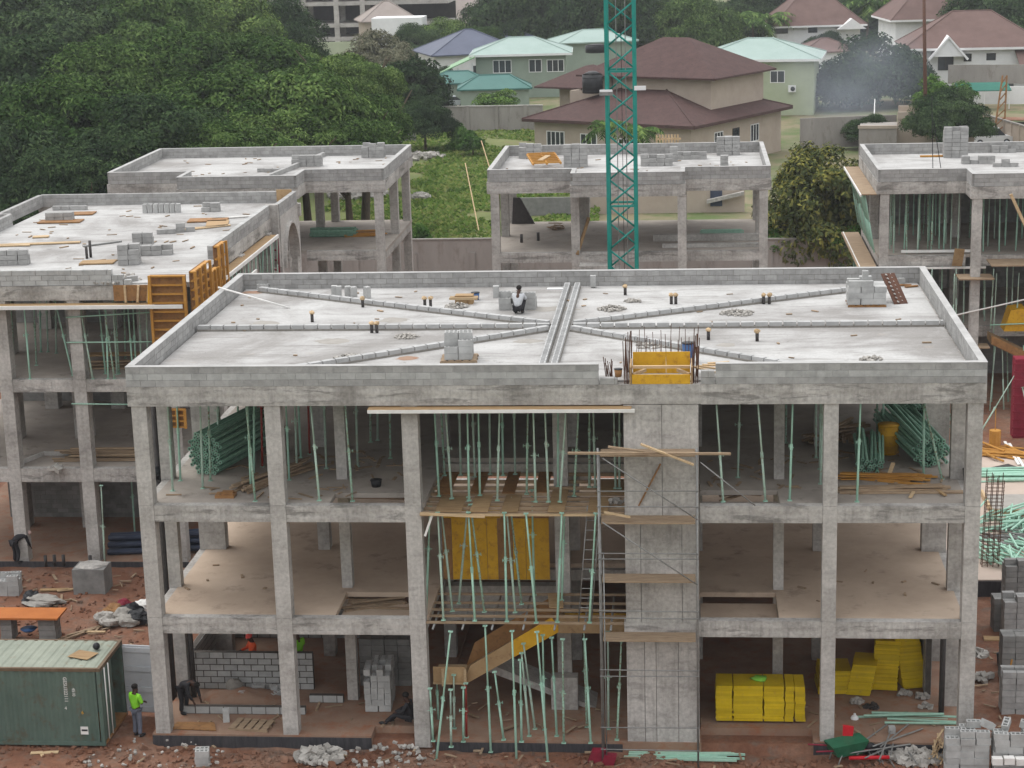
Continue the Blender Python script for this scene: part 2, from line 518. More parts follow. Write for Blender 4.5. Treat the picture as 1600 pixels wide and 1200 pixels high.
# beams between the front columns
for (zb, zt) in ((Z1, S1), (Z2, S2)):
    runs = [(0.52, 4.12), (4.60, 8.25), (17.08, 20.70), (21.12, 24.82)]
    for (x0, x1) in runs:
        MB().box(x0 + .003, x1 - .003, 0.022, 0.32, zb + random.uniform(-.01, .01), zt).build('beam', M['beam'], F)
    for (x0, x1) in ((0.06, 0.36), (24.94, 25.24)):
        MB().box(x0, x1, 0.463, 15.0, zb, zt - 0.02).build('beam', M['frame'], F)
    MB().box(0.37, 24.93, 14.7, 15.0, zb, zt - 0.02).build('beam', M['frame'], F)
    MB().box(8.42, 8.72, 0.463, 5.2, zb, zt - 0.155).build('beam', M['frame'], F)
    MB().box(8.75, 14.84, 5.0, 5.3, zb, zt - 0.155).build('beam', M['frame'], F)
roofbeam = MB().box(-0.03, 14.80, -0.035, 0.28, Z3, 11.335).box(14.803, 17.12, -0.05, 0.28, Z3 + 0.02, 11.335).box(17.123, W + 0.03, -0.035, 0.28, Z3, 11.335)
roofbeam.build('roof_beam', M['beam'], F)
for (x0, x1) in ((-0.03, 0.27), (W - 0.27, W + 0.03)):
    MB().box(x0, x1, 0.283, D, Z3, 11.335).build('roof_beam', M['beam'], F)
MB().box(0.273, W - 0.273, D - 0.3, D, Z3, 11.335).build('roof_beam', M['beam'], F)
# floor slabs with sunken panels and the open stair bay
for st in (S1, S2):
    mb = MB()
    for (x0, x1, y0, y1) in ((0.30, 5.9, 0.325, 14.69), (5.9, 8.3, 2.35 if st == S1 else 1.3, 14.69), (8.3, 8.8, 0.325, 14.69), (8.8, 14.85, 5.2, 14.69), (14.85, 17.1, 2.3, 14.69), (17.1, 19.45, 2.5 if st == S1 else 1.6, 14.69), (19.45, 24.95, 0.325, 14.69)):
        mb.box(x0, x1, y0, y1, st - 0.15, st)
    for (x0, x1, y1) in ((5.9, 8.3, 2.35 if st == S1 else 1.3), (17.1, 19.45, 2.5 if st == S1 else 1.6)):
        mb.box(x0 + .002, x1 - .002, 0.325, y1 - .002, st - 0.48, st - 0.36)
    mb.build('floor_slab', M['floor_tan' if st == S1 else 'floor'], F)
MB().box(0.27, W - 0.27, 0.26, D - 0.26, S3 - 0.17, S3).build('roof_slab', M['slab'], F)
gs = MB().box(-0.05, 6.9, -0.02, 15.1, -0.35, 0.12).box(6.9, 8.9, 0.75, 15.1, -0.35, 0.12).box(8.9, 17.1, -0.08, 15.1, -0.35, 0.05).box(17.1, 20.5, 0.9, 15.1, -0.35, 0.12).box(20.5, 25.35, -0.02, 15.1, -0.35, 0.12)
gs.build('ground_slab', M['floor_red'], F)
MB().box(-0.05, 6.9, -0.045, -0.022, -0.4, 0.06).build('damp_coat', M['bitumen'], F)
MB().box(8.9, 14.7, -0.105, -0.082, -0.45, -0.02).build('damp_coat', M['bitumen'], F)
MB().box(20.5, 25.35, -0.045, -0.022, -0.4, 0.06).build('damp_coat', M['bitumen'], F)
MB().box(17.12, 20.6, 0.25, 0.88, -0.9, -0.35).build('pit_floor', M['floor_red'], F)
wall_blocks(F, (0.55, 14.72), (24.7, 14.72), .12, 15, smat='block_dk', name='infill_and_shade_wall', h=.222)  # both rear block walls are added out of view to darken the rooms
wall_blocks(F, (0.55, 14.72), (24.7, 14.72), S2 + .002, 13, smat='block_dk', name='infill_and_shade_wall', h=.222)
# stair core: panels cast side by side
px = [14.85, 15.46, 16.28, 17.06]
for (za, zb, seams) in ((-0.45, 3.52, (14.85, 15.40, 15.75, 16.42, 17.06)), (3.535, 7.05, (14.85, 15.32, 16.55, 17.06)), (7.065, Z3 - .003, (14.85, 15.98, 17.06))):
    for a, b in zip(seams[:-1], seams[1:]):
        q = random.uniform(-0.012, 0.006)
        MB().box(a + .007, b - .007, -0.03 + q, 0.2, za, zb).build('core_panel', M['core'], F)
    MB().box(14.86, 15.05, 0.203, 2.2, za, zb).box(16.86, 17.05, 0.203, 2.2, za, zb).box(15.055, 16.855, 2.0, 2.2, za, zb).build('core_wall', M['core'], F)
MB().box(14.84, 17.07, -0.055, -0.03, -0.42, 0.02).build('damp_coat', M['bitumen'], F)
MB().box(14.80, 17.10, -0.06, 0.25, 3.50, 3.96).build('core_band', M['beam'], F)

# parapet of blocks round the roof: front course by course, a gap over the core
zb0 = 11.337
for (a, b) in (((-0.03, 0.075), (14.15, 0.075)), ((17.55, 0.075), (W + 0.03, 0.075))):
    wall_blocks(F, a, b, zb0, 3, single=(1,), name='parapet', core='cap', gap=.009, label='front parapet of grey blocks')
wall_blocks(F, (14.16, .075), (14.70, .075), zb0, 1, name='parapet')
wall_blocks(F, (17.12, .075), (17.54, .075), zb0, 2, name='parapet')
wall_blocks(F, (0.08, 0.19), (0.08, D - 0.23), zb0, 3, name='parapet', label='left parapet of grey blocks')
wall_blocks(F, (W - 0.08, 0.19), (W - 0.08, D - 0.23), zb0, 3, name='parapet', label='right parapet of grey blocks')
wall_blocks(F, (-0.03, D - 0.11), (W + 0.03, D - 0.11), zb0, 3, name='parapet', label='rear parapet of grey blocks')
MB().box(-0.04, W + .04, D - 0.225, D + 0.005, zb0 + .6, zb0 + .625).build('coping', M['cap'], F)
MB().box(-0.035, 0.195, 0.19, D - 0.23, zb0 + .6, zb0 + .622).build('coping', M['cap'], F)
MB().box(W - 0.195, W + 0.035, 0.19, D - 0.23, zb0 + .6, zb0 + .622).build('coping', M['cap'], F)
MB().box(-0.035, 14.15, -0.04, 0.187, zb0 + .6, zb0 + .618).box(17.56, W + .035, -0.04, 0.187, zb0 + .6, zb0 + .618).build('coping', M['cap'], F)

# low block ribs on the roof slab: lengthwise, across (double) and to the corners
def rib(a, b, bl=0.46, t=0.2, h=0.17, name='rib', hollow=False):
    av, bv = Vector((*a, 0)), Vector((*b, 0))
    d = bv - av
    an = math.atan2(d.y, d.x)
    part = MB().obox(((a[0] + b[0]) / 2, (a[1] + b[1]) / 2, S3 + 0.03), (d.length, t + 0.05, 0.06), an).build(name, M['mortar'], F)
    def one(c, L, an_):
        j = random.uniform(-.012, .012)
        link('block', block_mesh(round(L, 2), t, h, M['block_new'], hollow), part, (c[0], c[1] + j, S3 + 0.02 + h / 2), (0, 0, an_ + random.uniform(-.02, .02)))
    course(av, bv, 0, one, bl, 0.05, 0.0)
rib((0.25, 7.55), (12.25, 7.45)); rib((12.95, 7.45), (25.05, 7.45))
rib((12.35, 0.45), (12.35, 14.6), 0.40, 0.2, 0.17, hollow=True); rib((12.72, 0.45), (12.72, 14.6), 0.40, 0.2, 0.17, hollow=True)
rib((12.15, 7.1), (3.6, 0.75)); rib((12.15, 7.85), (0.9, 14.3), 0.5)
rib((12.95, 7.1), (21.0, 0.75)); rib((12.95, 7.85), (22.4, 13.2))
MB().bar((0.9, 14.3, S3 + .03), (5.0, 12.1, S3 + .03), 0.2, 0.06).build('mortar_line', M['mortar'], F)

# ------------------------------------------------------------------ the other unfinished buildings
def run_parapet(b, pts, single=(), n=3, z0=11.337, mat='block', smat='block_s'):
    for p, q in zip(pts[:-1], pts[1:]):
        wall_blocks(b, p, q, z0, n, single=single, mat=mat, smat=smat, bl=0.47)
def run_beam(b, pts, z0, z1, t=0.28, name='roof_beam', mat='beam'):
    for p, q in zip(pts[:-1], pts[1:]):
        a, c = Vector((*p, 0)), Vector((*q, 0))
        d = (c - a); an = math.atan2(d.y, d.x)
        L = d.length - t * 0.999 if abs(d.y) > abs(d.x) else d.length + t
        MB().obox(((p[0] + q[0]) / 2, (p[1] + q[1]) / 2, (z0 + z1) / 2 + random.uniform(-.003, .003)), (L, t, z1 - z0), an).build(name, M[mat], b)

# left building
Bd = thing('left_building', 'unfinished concrete frame building with an arched end wall and timber-shored roof edge', 'building')
bx0, bx1, by0, by1 = -14.4, -2.2, 16.25, 37.0
MB().box(bx0 + .1, bx1 - .42, by0 + .16, by1 - .1, S3 - .2, S3 - 0.005).box(bx1 - .418, bx1 - .1, by0 + .2, 21.3, S3 - .2, S3 - .007).box(bx1 - .418, bx1 - .22, 32.72, by1 - .12, S3 - .2, S3 - .007).build('roof_slab', M['slab'], Bd)
run_beam(Bd, [(bx0, by0 + .1), (-3.9, by0 + .1)], Z3 + .03, 11.33)
wall_blocks(Bd, (bx0, by0 + .1), (-5.3, by0 + .1), 11.337, 3, single=(0, 1, 2), bl=0.47)
wall_blocks(Bd, (-5.29, by0 + .1), (-4.85, by0 + .1), 11.337, 2, single=(0, 1), bl=0.47)
wall_blocks(Bd, (-4.84, by0 + .1), (-4.55, by0 + .1), 11.337, 1, single=(0,), bl=0.47)
run_beam(Bd, [(bx1 - .5, 21.0), (bx1 - .5, 32.6)], Z3 + .03, 11.33)
wall_blocks(Bd, (bx1 - .5, 21.4), (bx1 - .5, 32.5), 11.337, 3, single=(2,), bl=0.47, label='right parapet of the left building')
run_beam(Bd, [(bx0 - .6, by1), (bx1, by1)], Z3, 11.33)
wall_blocks(Bd, (bx0 - .6, by1), (bx1 - .15, by1), 11.337, 3, bl=0.47, label='rear parapet of the left building')
wall_blocks(Bd, (bx0 - .6, 31.0), (bx0 - .6, by1 - .12), 11.337, 3, bl=0.47)
wall_blocks(Bd, (bx0 - .6, 30.9), (bx0, 30.9), 11.337, 3, bl=0.47)
wall_blocks(Bd, (bx0, 16.4), (bx0, 30.8), 11.337, 3, bl=0.47)
# arched end wall
def arch_wall(b, x, y0, y1, z0, z1, oy0, oy1, zs, th=0.28):
    n = 20
    cy, r = (oy0 + oy1) / 2, (oy1 - oy0) / 2
    out = [(y0, z0), (y0, z1), (y1, z1), (y1, z0)]
    arc = [(cy + r * math.cos(math.pi * i / n), zs + r * 1.25 * math.sin(math.pi * i / n)) for i in range(n + 1)]
    poly = [(y0, z0), (oy0, z0)] + arc[::-1] + [(oy1, z0), (y1, z0), (y1, z1), (y0, z1)]
    mb = MB()
    # strips between the arch and the outline
    vs, fs = [], []
    for (yy, zz) in arc[::-1]:
        vs += [(x, yy, zz), (x, yy, z1), (x - th, yy, zz), (x - th, yy, z1)]
    for i in range(n):
        a, c = 4 * i, 4 * (i + 1)
        fs += [(a, c, c + 1, a + 1), (a + 2, a + 3, c + 3, c + 2), (a, a + 2, c + 2, c), (a + 1, c + 1, c + 3, a + 3)]
    mb.add(vs, fs)
    mb.box(x - th, x, y0, oy0 - .001, z0, z1).box(x - th, x, oy1 + .001, y1, z0, z1)
    mb.build('arched_wall', M['frame'], b)
    rim = MB()
    for p, q in zip(arc[:-1], arc[1:]):
        rim.bar((x - .10, p[0], p[1]), (x - .10, q[0], q[1]), 0.5, 0.09)
    rim.build('arch_rim', M['core'], b)
arch_wall(Bd, bx1 + .02, 32.7, 37.14, 5.5, 11.35, 33.15, 36.25, 8.85)
wall_blocks(Bd, (bx1 - .10, 32.7), (bx1 - .10, 36.85), 11.355, 3, single=(), bl=0.47)
MB().box(bx1 - .6, bx1 - .02, 32.44, 32.69, 9.0, 11.94).build('corner_pier', M['frame'], Bd)
for (zb, zt, za) in ((3.43, S1, -0.1), (7.10, S2, S1), (Z3 + .03, None, S2)):
    for x in (-12.4, -9.85, -6.9, -3.35, -2.9):
        if x == -3.35 and za > 7: continue
        if x == -2.9: continue
        col(Bd, x - .25, x + .25, by0, by0 + .5, za + .004, (zt if zt else Z3 + .03) - .004)
    for x in (-11.4, -8.4, -5.4, -2.7):
        col(Bd, x - .35, x + .35, by0 + 4.4, by0 + 5.0, max(za, 0) + .004, zb)
        col(Bd, x - .3, x + .3, by0 + 9.4, by0 + 10.0, max(za, 0) + .004, zb)
        col(Bd, x - .3, x + .3, by0 + 15.0, by0 + 15.6, max(za, 0) + .004, zb)
    if zt:
        for a, c in ((-14.0, -12.65), (-12.15, -10.1), (-9.6, -7.15), (-6.65, -3.6), (-3.1, -2.2)):
            MB().box(a + .003, c - .003, by0 + .02, by0 + .32, zb, zt).build('beam', M['beam'], Bd)
        MB().box(bx0, bx1, by0 + .325, by1 - .2, zt - .15, zt).build('floor_slab', M['floor'], Bd)
        MB().box(bx1 - .3, bx1, by0 + .33, 32.6, zb, zt - .155).build('beam', M['frame'], Bd)
MB().box(bx0, bx1 + .1, by0 - .1, by1, -0.3, 0.1).build('ground_slab', M['floor_red'], Bd)
MB().box(bx0, -0.2, by0 - .16, by0 - .105, -0.35, 0.16).build('damp_coat', M['bitumen'], Bd)
# infill block walls at the back of the lowest storey
wall_blocks(Bd, (-12.4, 22.2), (-3.0, 22.2), 0.1, 15, smat='block_dk', name='infill_and_shade_wall', bl=0.47)
for zz in (S1 + .002, S2 + .002):  # cross walls on the upper storeys, added only to darken the interior
    wall_blocks(Bd, (bx0 + .3, 27.2), (bx1 - .4, 27.2), zz, 14, smat='block_dk', name='infill_and_shade_wall', bl=0.47, h=.222)
# recess kerb seen on the first floor
MB().box(-9.3, -6.9, by0 + 1.9, by0 + 2.0, S1 + .002, S1 + .16).build('kerb', M['frame'], Bd)
MB().bar((-9.3, by0 + 1.9, S1 + .08), (-9.9, by0 + .35, S1 + .08), .1, .16).build('kerb', M['frame'], Bd)

# three buildings in the row behind
def back_block(b, x0, x1, y0, y1, j0, j1, jy, xs, two=False, lowcol=True):
    out = [(x0, y0), (j0, y0), (j0, jy), (j1, jy), (j1, y0), (x1, y0), (x1, y1), (x0, y1), (x0, y0)]
    run_beam(b, out, Z3, 11.33)
    for p, q in zip(out[:-1], out[1:]):
        wall_blocks(b, p, q, 11.337, 3, bl=0.47)
        a, c = Vector((*p, 0)), Vector((*q, 0)); d = c - a
        MB().obox(((p[0] + q[0]) / 2, (p[1] + q[1]) / 2, 11.95), (d.length + (.2 if abs(d.x) > abs(d.y) else -.26), 0.23, 0.022), math.atan2(d.y, d.x)).build('coping', M['cap'], b)
    MB().box(x0 + .12, x1 - .12, y0 + .13, y1 - .13, S3 - .2, S3).build('roof_slab', M['slab'], b)
    MB().box(j0 + .13, j1 - .13, jy + .13, y0 + .125, S3 - .2, S3).build('roof_slab', M['slab'], b)
    for zb, zt, za in ((3.46, S1, -0.3), (7.08, S2, S1), (Z3, None, S2)):
        for x in xs:
            for y in (y0 - .1, (y0 + y1) / 2, y1 - .5):
                if j0 < x < j1 and y < y0: y = jy - .1
                col(b, x - .22, x + .22, y, y + .45, za + .003, (zt or Z3) - .003)
        if zt:
            for q in zip(xs[:-1], xs[1:]):
                yy = y0 - .08
                MB().box(q[0] + .223, q[1] - .223, yy, yy + .3, zb, zt).build('beam', M['beam'], b)
                MB().box(q[0] + .223, q[1] - .223, y1 - .35, y1 - .05, zb, zt - .155).build('beam', M['frame'], b)
            for x in (x0, x1 - .3):
                MB().box(x, x + .3, y0 + .36, y1 - .52, zb, zt - .155).build('beam', M['frame'], b)
            MB().box(x0, x1, y0 + .225, y1, zt - .15, zt).build('floor_slab', M['floor'], b)
    MB().box(x0 - .1, x1 + .1, y0 - .2, y1 + .1, -0.5, 0.1).build('ground_slab', M['floor_red'], b)

Cb = thing('rear_building', 'unfinished concrete frame building with walled roof beside the dark trees at rear', 'building')
back_block(Cb, -13.9, 0.75, 44.9, 55.2, -9.55, -3.45, 42.6, (-13.6, -9.3, -3.7, 0.50))
Db = thing('rear_building', 'unfinished concrete frame building standing behind the teal crane mast', 'building')
back_block(Db, 6.55, 20.85, 43.6, 53.8, 10.95, 16.5, 41.9, (6.8, 10.95, 16.45, 20.6))
Eb = thing('rear_building', 'unfinished concrete building packed with green props at the right edge', 'building')
back_block(Eb, 26.25, 42.0, 41.5, 51.9, 30.55, 38.0, 39.5, (26.5, 30.75, 37.8, 41.7))

for zz in (.1, S1 + .002, S2 + .002):  # block walls added behind the props to darken this building inside
    wall_blocks(Eb, (26.6, 51.6), (41.6, 51.6), zz, 14, smat='block_dk', name='infill_and_shade_wall', bl=0.47, h=.222)
wall_blocks(Eb, (27.0, 47.5), (38.0, 47.5), .1, 15, smat='block_dk', name='infill_and_shade_wall', bl=0.47, h=.222)
# roof ribs on the rear-left roof
for (a, c) in (((-5.6, 44.2), (-4.2, 54.9)),):
    MB().bar((a[0], a[1], S3 + .12), (c[0], c[1], S3 + .12), .2, .24).build('rib', M['block_s'], Cb)
# upper stair landing on the building behind the mast
MB().box(11.2, 13.0, 42.0, 43.1, 6.95, 7.15).build('stair_landing', M['core'], Db)
mb = MB()
for k in range(7):
    mb.box(13.0 + k * .26, 13.27 + k * .26, 42.0, 43.1, 6.75 - k * .17 - .1, 6.98 - k * .17)
mb.build('stair_flight', M['core'], Db)
# block ramps and parapet seat inside it
MB().box(14.9, 20.5, 46.6, 46.9, S2 + .002, S2 + .35).build('kerb', M['frame'], Db)
MB().box(15.4, 20.4, 44.6, 45.0, S2 + .002, S2 + .18).build('kerb', M['frame'], Db)

# ------------------------------------------------------------------ steel props
UZ = {}
def unit_tube(r, n, mat):
    k = (r, n, mat)
    if k not in UZ:
        UZ[k] = MB().tube((0, 0, 0), (0, 0, 1), r, n).mesh('tube', M[mat], True)
    return UZ[k]
UZ['plate'] = MB().box(-.07, .07, -.07, .07, 0, .012).mesh('plate', M['prop'])
def collar_mesh(mat):
    k = 'collar' + mat
    if k not in UZ:
        mb = MB().tube((0, 0, -.09), (0, 0, .09), .048, 7)
        mb.tube((-.12, 0, 0), (.12, 0, 0), .012, 4)
        mb.tube((.12, 0, -.05), (.12, 0, .05), .012, 4)
        UZ[k] = mb.mesh('collar', M[mat])
    return UZ[k]

def prop(c, label, group, mat='prop', full=True):
    a, b = Vector(c[:3]), Vector(c[3:])
    d = b - a
    L = d.length
    if mat == 'prop': mat = random.choice(('prop', 'prop', 'prop_b', 'prop_b', 'prop_c'))
    e = thing('steel_prop', label, 'prop', a, 0, group)
    e.rotation_euler = (Matrix.Rotation(0, 3, 'Z') @ d.to_track_quat('Z', 'Y').to_matrix()).to_euler()
    lo = L * random.uniform(.46, .6)
    link('outer_tube', unit_tube(.037, 7, mat), e, (0, 0, 0), None, None, (1, 1, lo))
    link('inner_tube', unit_tube(.028, 6, mat), e, (0, 0, lo), None, None, (1, 1, L - lo))
    if full:
        link('collar', collar_mesh(mat), e, (0, 0, lo), (0, 0, random.uniform(0, 3)))
        link('base_plate', UZ['plate'], e, (0, 0, 0))
        link('head_plate', UZ['plate'], e, (0, 0, L - .012))
    return e

def props(lst, desc, group, mat='prop', full=True):
    lst = sorted(lst, key=lambda c: c[0])
    for i, c in enumerate(lst):
        prop(c, ORD[i] + ' green prop from the left ' + desc, group, mat, full)

# top storey of the front building, left bays
props([(-0.071, 2.015, 7.600, -0.128, 2.015, 10.720), (0.715, 1.536, 7.600, 0.752, 1.536, 10.720), (0.672, 2.641, 7.600, 0.744, 2.641, 10.720), (1.604, 1.809, 7.600, 1.710, 1.809, 10.720), (1.646, 2.640, 7.600, 1.768, 2.640, 10.720),
       (1.460, 4.445, 7.600, 1.651, 4.445, 10.900), (3.571, 0.476, 7.600, 3.462, 0.476, 10.720), (3.133, 1.809, 7.600, 3.200, 1.809, 10.720), (2.894, 3.347, 7.600, 3.091, 3.347, 10.900), (1.588, 6.752, 7.600, 1.782, 6.752, 11.100),
       (4.169, 2.708, 7.600, 4.208, 2.708, 10.900), (4.202, 3.776, 7.600, 4.288, 3.776, 11.100), (4.034, 5.260, 7.600, 4.074, 5.260, 11.100), (5.540, 0.546, 7.600, 5.426, 0.546, 10.720), (5.122, 3.992, 7.600, 5.175, 3.992, 11.100),
       (6.578, 0.483, 7.600, 6.491, 0.483, 10.720), (6.109, 4.208, 7.600, 6.168, 4.208, 11.100), (6.058, 7.118, 7.600, 6.197, 7.118, 11.200), (6.261, 7.357, 7.600, 6.397, 7.357, 11.200), (7.029, 5.170, 7.600, 7.139, 5.170, 11.200)],
      'in the left top-storey bays', 'props in the left top-storey bays')
for c, nm in (((2.975, 4.218, 7.600, 3.118, 4.218, 11.100), 'by the prop bundle'), ((4.245, 5.717, 7.600, 4.323, 5.717, 11.100), 'behind the second front column')):
    prop(c, 'dark red steel prop on the top storey ' + nm, 'red props', 'prop_red')
# over the stair bay
props([(9.115, 1.333, 7.500, 9.070, 1.333, 10.600), (9.543, 1.070, 7.500, 9.435, 1.070, 10.600), (10.096, 0.876, 7.500, 10.137, 0.876, 10.600), (10.374, 1.401, 7.500, 10.411, 1.401, 10.600), (10.002, 3.384, 7.500, 9.995, 3.384, 11.100), (10.958, 0.877, 7.500, 11.123, 0.877, 10.600),
       (10.887, 3.524, 7.500, 10.947, 3.524, 11.100), (11.803, 1.536, 7.500, 11.919, 1.536, 10.600), (12.139, 0.751, 7.500, 12.136, 0.751, 10.600), (12.528, 0.752, 7.500, 12.481, 0.752, 10.600), (12.877, 0.752, 7.500, 13.133, 0.752, 10.600), (13.270, 1.340, 7.500, 13.483, 1.340, 10.600),
       (13.693, 2.275, 7.500, 13.749, 2.275, 10.800), (13.872, 2.275, 7.500, 13.847, 2.275, 10.800), (14.511, 2.140, 7.500, 14.478, 2.140, 10.800), (14.629, 2.140, 7.500, 14.672, 2.140, 10.800), (9.023, 3.528, 7.500, 8.948, 3.528, 11.100), (12.715, 2.342, 7.500, 12.784, 2.342, 10.800),
       (9.528, 3.598, 7.500, 9.567, 3.598, 11.100), (10.464, 3.667, 7.500, 10.530, 3.667, 11.100), (11.262, 3.665, 7.500, 11.296, 3.665, 11.100)],
      'on the boarded deck over the stair bay', 'props on the stair bay deck')
props([(9.290, 0.017, 3.950, 9.238, 0.017, 7.420), (9.473, 0.789, 3.950, 9.238, 0.789, 7.420), (9.594, 1.467, 3.950, 10.007, 1.467, 7.420), (10.256, -0.020, 3.950, 10.172, -0.020, 7.420), (10.471, 0.751, 3.950, 10.145, 0.751, 7.420), (11.238, -0.057, 3.950, 11.256, -0.057, 7.420),
       (11.425, 0.712, 3.950, 11.243, 0.712, 7.420), (11.561, 1.441, 3.950, 11.275, 1.441, 7.420), (12.142, -0.148, 3.950, 11.917, -0.148, 7.420), (11.898, 2.250, 3.950, 11.901, 2.250, 7.420), (12.779, -0.083, 3.950, 12.985, -0.083, 7.420), (12.795, 1.802, 3.950, 12.964, 1.802, 7.420),
       (13.750, -0.119, 3.950, 14.000, -0.119, 7.420), (8.636, 0.943, 3.950, 8.880, 0.943, 7.300)],
      'in the stair bay at mid height', 'props in the middle of the stair bay')
props([(9.001, -0.652, -0.350, 9.582, -0.652, 3.850), (10.633, -0.158, -0.300, 10.579, -0.158, 3.850), (11.462, -0.577, -0.350, 11.436, -0.577, 3.850), (12.429, -0.638, -0.350, 12.195, -0.638, 3.850), (12.900, -0.204, 0.050, 12.930, -0.204, 3.450), (13.725, -0.180, 0.050, 13.607, -0.180, 3.450),
       (12.239, 0.773, 0.050, 12.250, 0.773, 3.200), (11.594, -0.148, 0.050, 11.623, -0.148, 2.750), (9.794, -0.201, 0.050, 9.853, -0.201, 1.850), (9.418, -0.257, -0.100, 9.463, -0.257, 1.800), (8.856, -0.181, 0.050, 8.820, -0.181, 1.800), (9.399, 0.789, 0.050, 9.439, 0.789, 1.850),
       (8.827, 1.312, 0.050, 8.830, 1.312, 1.850), (11.028, -0.024, 0.050, 10.814, -0.024, 2.300), (11.935, 0.812, 0.050, 11.645, 0.812, 2.900), (11.797, 0.282, 0.050, 11.627, 0.282, 2.800), (12.650, 0.306, 0.050, 12.561, 0.306, 3.300), (13.547, 1.003, 0.050, 13.507, 1.003, 3.500),
       (14.520, 0.077, 0.050, 14.700, 0.077, 3.300), (14.232, 0.877, 0.050, 14.260, 0.877, 3.300)],
      'under the stair landing at ground level', 'props at the foot of the stair bay')
prop((9.856, 0.131, 0.050, 9.894, 0.131, 1.850), 'dark red steel prop under the stair landing at ground level', 'red props', 'prop_red')
# top storey, right bays
props([(17.781, 0.446, 7.600, 17.576, 0.446, 10.720), (19.035, 0.513, 7.600, 18.795, 0.513, 10.720), (19.757, 0.578, 7.600, 19.825, 0.578, 10.720), (21.727, 0.456, 7.600, 21.787, 0.456, 10.720), (18.281, 2.968, 7.600, 18.354, 2.968, 11.100), (23.980, 3.097, 7.600, 23.914, 3.097, 11.100),
       (24.501, 2.754, 7.600, 23.901, 2.754, 10.000), (20.777, 2.283, 7.600, 20.851, 2.283, 11.000), (20.862, 3.873, 7.600, 20.860, 3.873, 11.100), (20.826, 5.177, 7.600, 20.786, 5.177, 11.150), (19.955, 6.930, 7.600, 19.949, 6.930, 11.200), (22.949, 7.063, 7.600, 22.861, 7.063, 11.200), (23.093, 6.828, 7.600, 23.105, 6.828, 11.200)],
      'in the right top-storey bays', 'props in the right top-storey bays')
# left building
props([(-8.936, 16.428, 7.600, -8.924, 16.428, 10.600), (-7.369, 16.922, 7.600, -7.836, 16.922, 10.600), (-6.400, 16.373, 7.600, -6.690, 16.373, 10.600), (-6.141, 17.215, 7.600, -6.203, 17.215, 10.700), (-5.525, 16.354, 7.600, -5.721, 16.354, 10.600), (-5.782, 16.359, 7.600, -5.647, 16.359, 10.600), (-5.641, 17.096, 7.600, -5.579, 17.096, 10.700),
       (-5.594, 17.202, 7.600, -5.534, 17.202, 10.700), (-4.931, 16.868, 7.600, -4.933, 16.868, 10.600), (-4.863, 17.079, 7.600, -4.783, 17.079, 10.700), (-3.477, 16.414, 7.600, -3.792, 16.414, 10.600), (-3.906, 17.057, 7.600, -3.766, 17.057, 10.600), (-4.371, 17.067, 7.600, -4.245, 17.067, 10.700), (-4.716, 17.289, 7.600, -4.587, 17.289, 10.700),
       (-10.472, 18.297, 7.600, -10.449, 18.297, 10.700), (-10.349, 18.627, 7.600, -10.224, 18.627, 10.700), (-9.449, 18.716, 7.600, -9.307, 18.716, 10.700), (-10.077, 21.149, 7.600, -9.869, 21.149, 10.900), (-9.773, 21.140, 7.600, -9.595, 21.140, 10.900), (-9.337, 20.891, 7.600, -9.108, 20.891, 10.900), (-6.110, 19.873, 7.600, -5.936, 19.873, 10.900)],
      'under the roof edge of the left building', 'props under the left building roof')
prop((-6.343, 15.815, 0.100, -6.234, 15.815, 3.430), 'lone green prop beside the blue pipes in the left building', 'props low in the left building')
prop((-6.217, 19.665, 0.100, -6.182, 19.665, 3.430), 'green prop behind the blue pipes in the left building', 'props low in the left building')
def rail(a, b, label, mat='prop', r=.028, name='steel_tube'):
    return tag(MB().tube(a, b, r, 6).build(name, M[mat], None, True), label, 'tube')
rail((-7.210, 16.200, 10.093), (-3.428, 16.200, 10.288), 'upper level green tube across the left building top storey')
rail((-7.268, 16.200, 9.104), (-3.690, 16.200, 9.104), 'lower level green tube across the left building top storey')
rail((-7.271, 16.200, 6.642), (-4.893, 16.200, 6.606), 'green tube under the beam of the left building middle storey')

# right-hand rear building: dense rows of props
rnd = random.Random(3)
k = 0
lst = []
for yy in (42.3, 43.4, 44.6, 46.0, 47.6, 49.4):
    x = 27.0 + rnd.uniform(0, .3)
    while x < 30.4:
        lst.append((x, yy + rnd.uniform(-.2, .2), 7.6, x + rnd.uniform(-.07, .07), yy + rnd.uniform(-.1, .1), 10.75))
        x += rnd.uniform(.45, .75)
props(lst[:36], 'in the top left bay of the prop-filled rear building', 'props in the top left bay at right rear', full=False)
lst = []
for yy in (42.6, 44.2, 46.4):
    x = 31.3 + rnd.uniform(0, .3)
    while x < 37:
        lst.append((x, yy + rnd.uniform(-.2, .2), 7.6, x + rnd.uniform(-.07, .07), yy + rnd.uniform(-.1, .1), 10.75))
        x += rnd.uniform(.5, .9)
props(lst, 'in the projecting bay of the prop-filled rear building', 'props in the projecting bay at right rear', full=False)
lst = []
for i in range(12):
    y = 41.7 + i * .85
    lst.append((26.05, y, 7.75, 25.55, y, 10.65))
props(lst, 'slanting under the upper ledge at right rear', 'slanted props under the upper ledge', full=False)
lst = []
for i in range(10):
    y = 41.9 + i * .95
    lst.append((25.95, y, 4.1, 25.6, y, 7.05))
props(lst, 'slanting under the lower ledge at right rear', 'slanted props under the lower ledge', full=False)
lst = []
for yy in (39.8, 41.0, 42.6, 44.2):
    x = 27.4 + rnd.uniform(0, .5)
    while x < 37:
        lst.append((x, yy + rnd.uniform(-.2, .2), 3.98, x + rnd.uniform(-.1, .1), yy + rnd.uniform(-.1, .1), 7.0))
        x += rnd.uniform(.8, 1.5)
props(lst[:34], 'on the middle storey of the prop-filled rear building', 'props on the middle storey at right rear', full=False)
lst = []
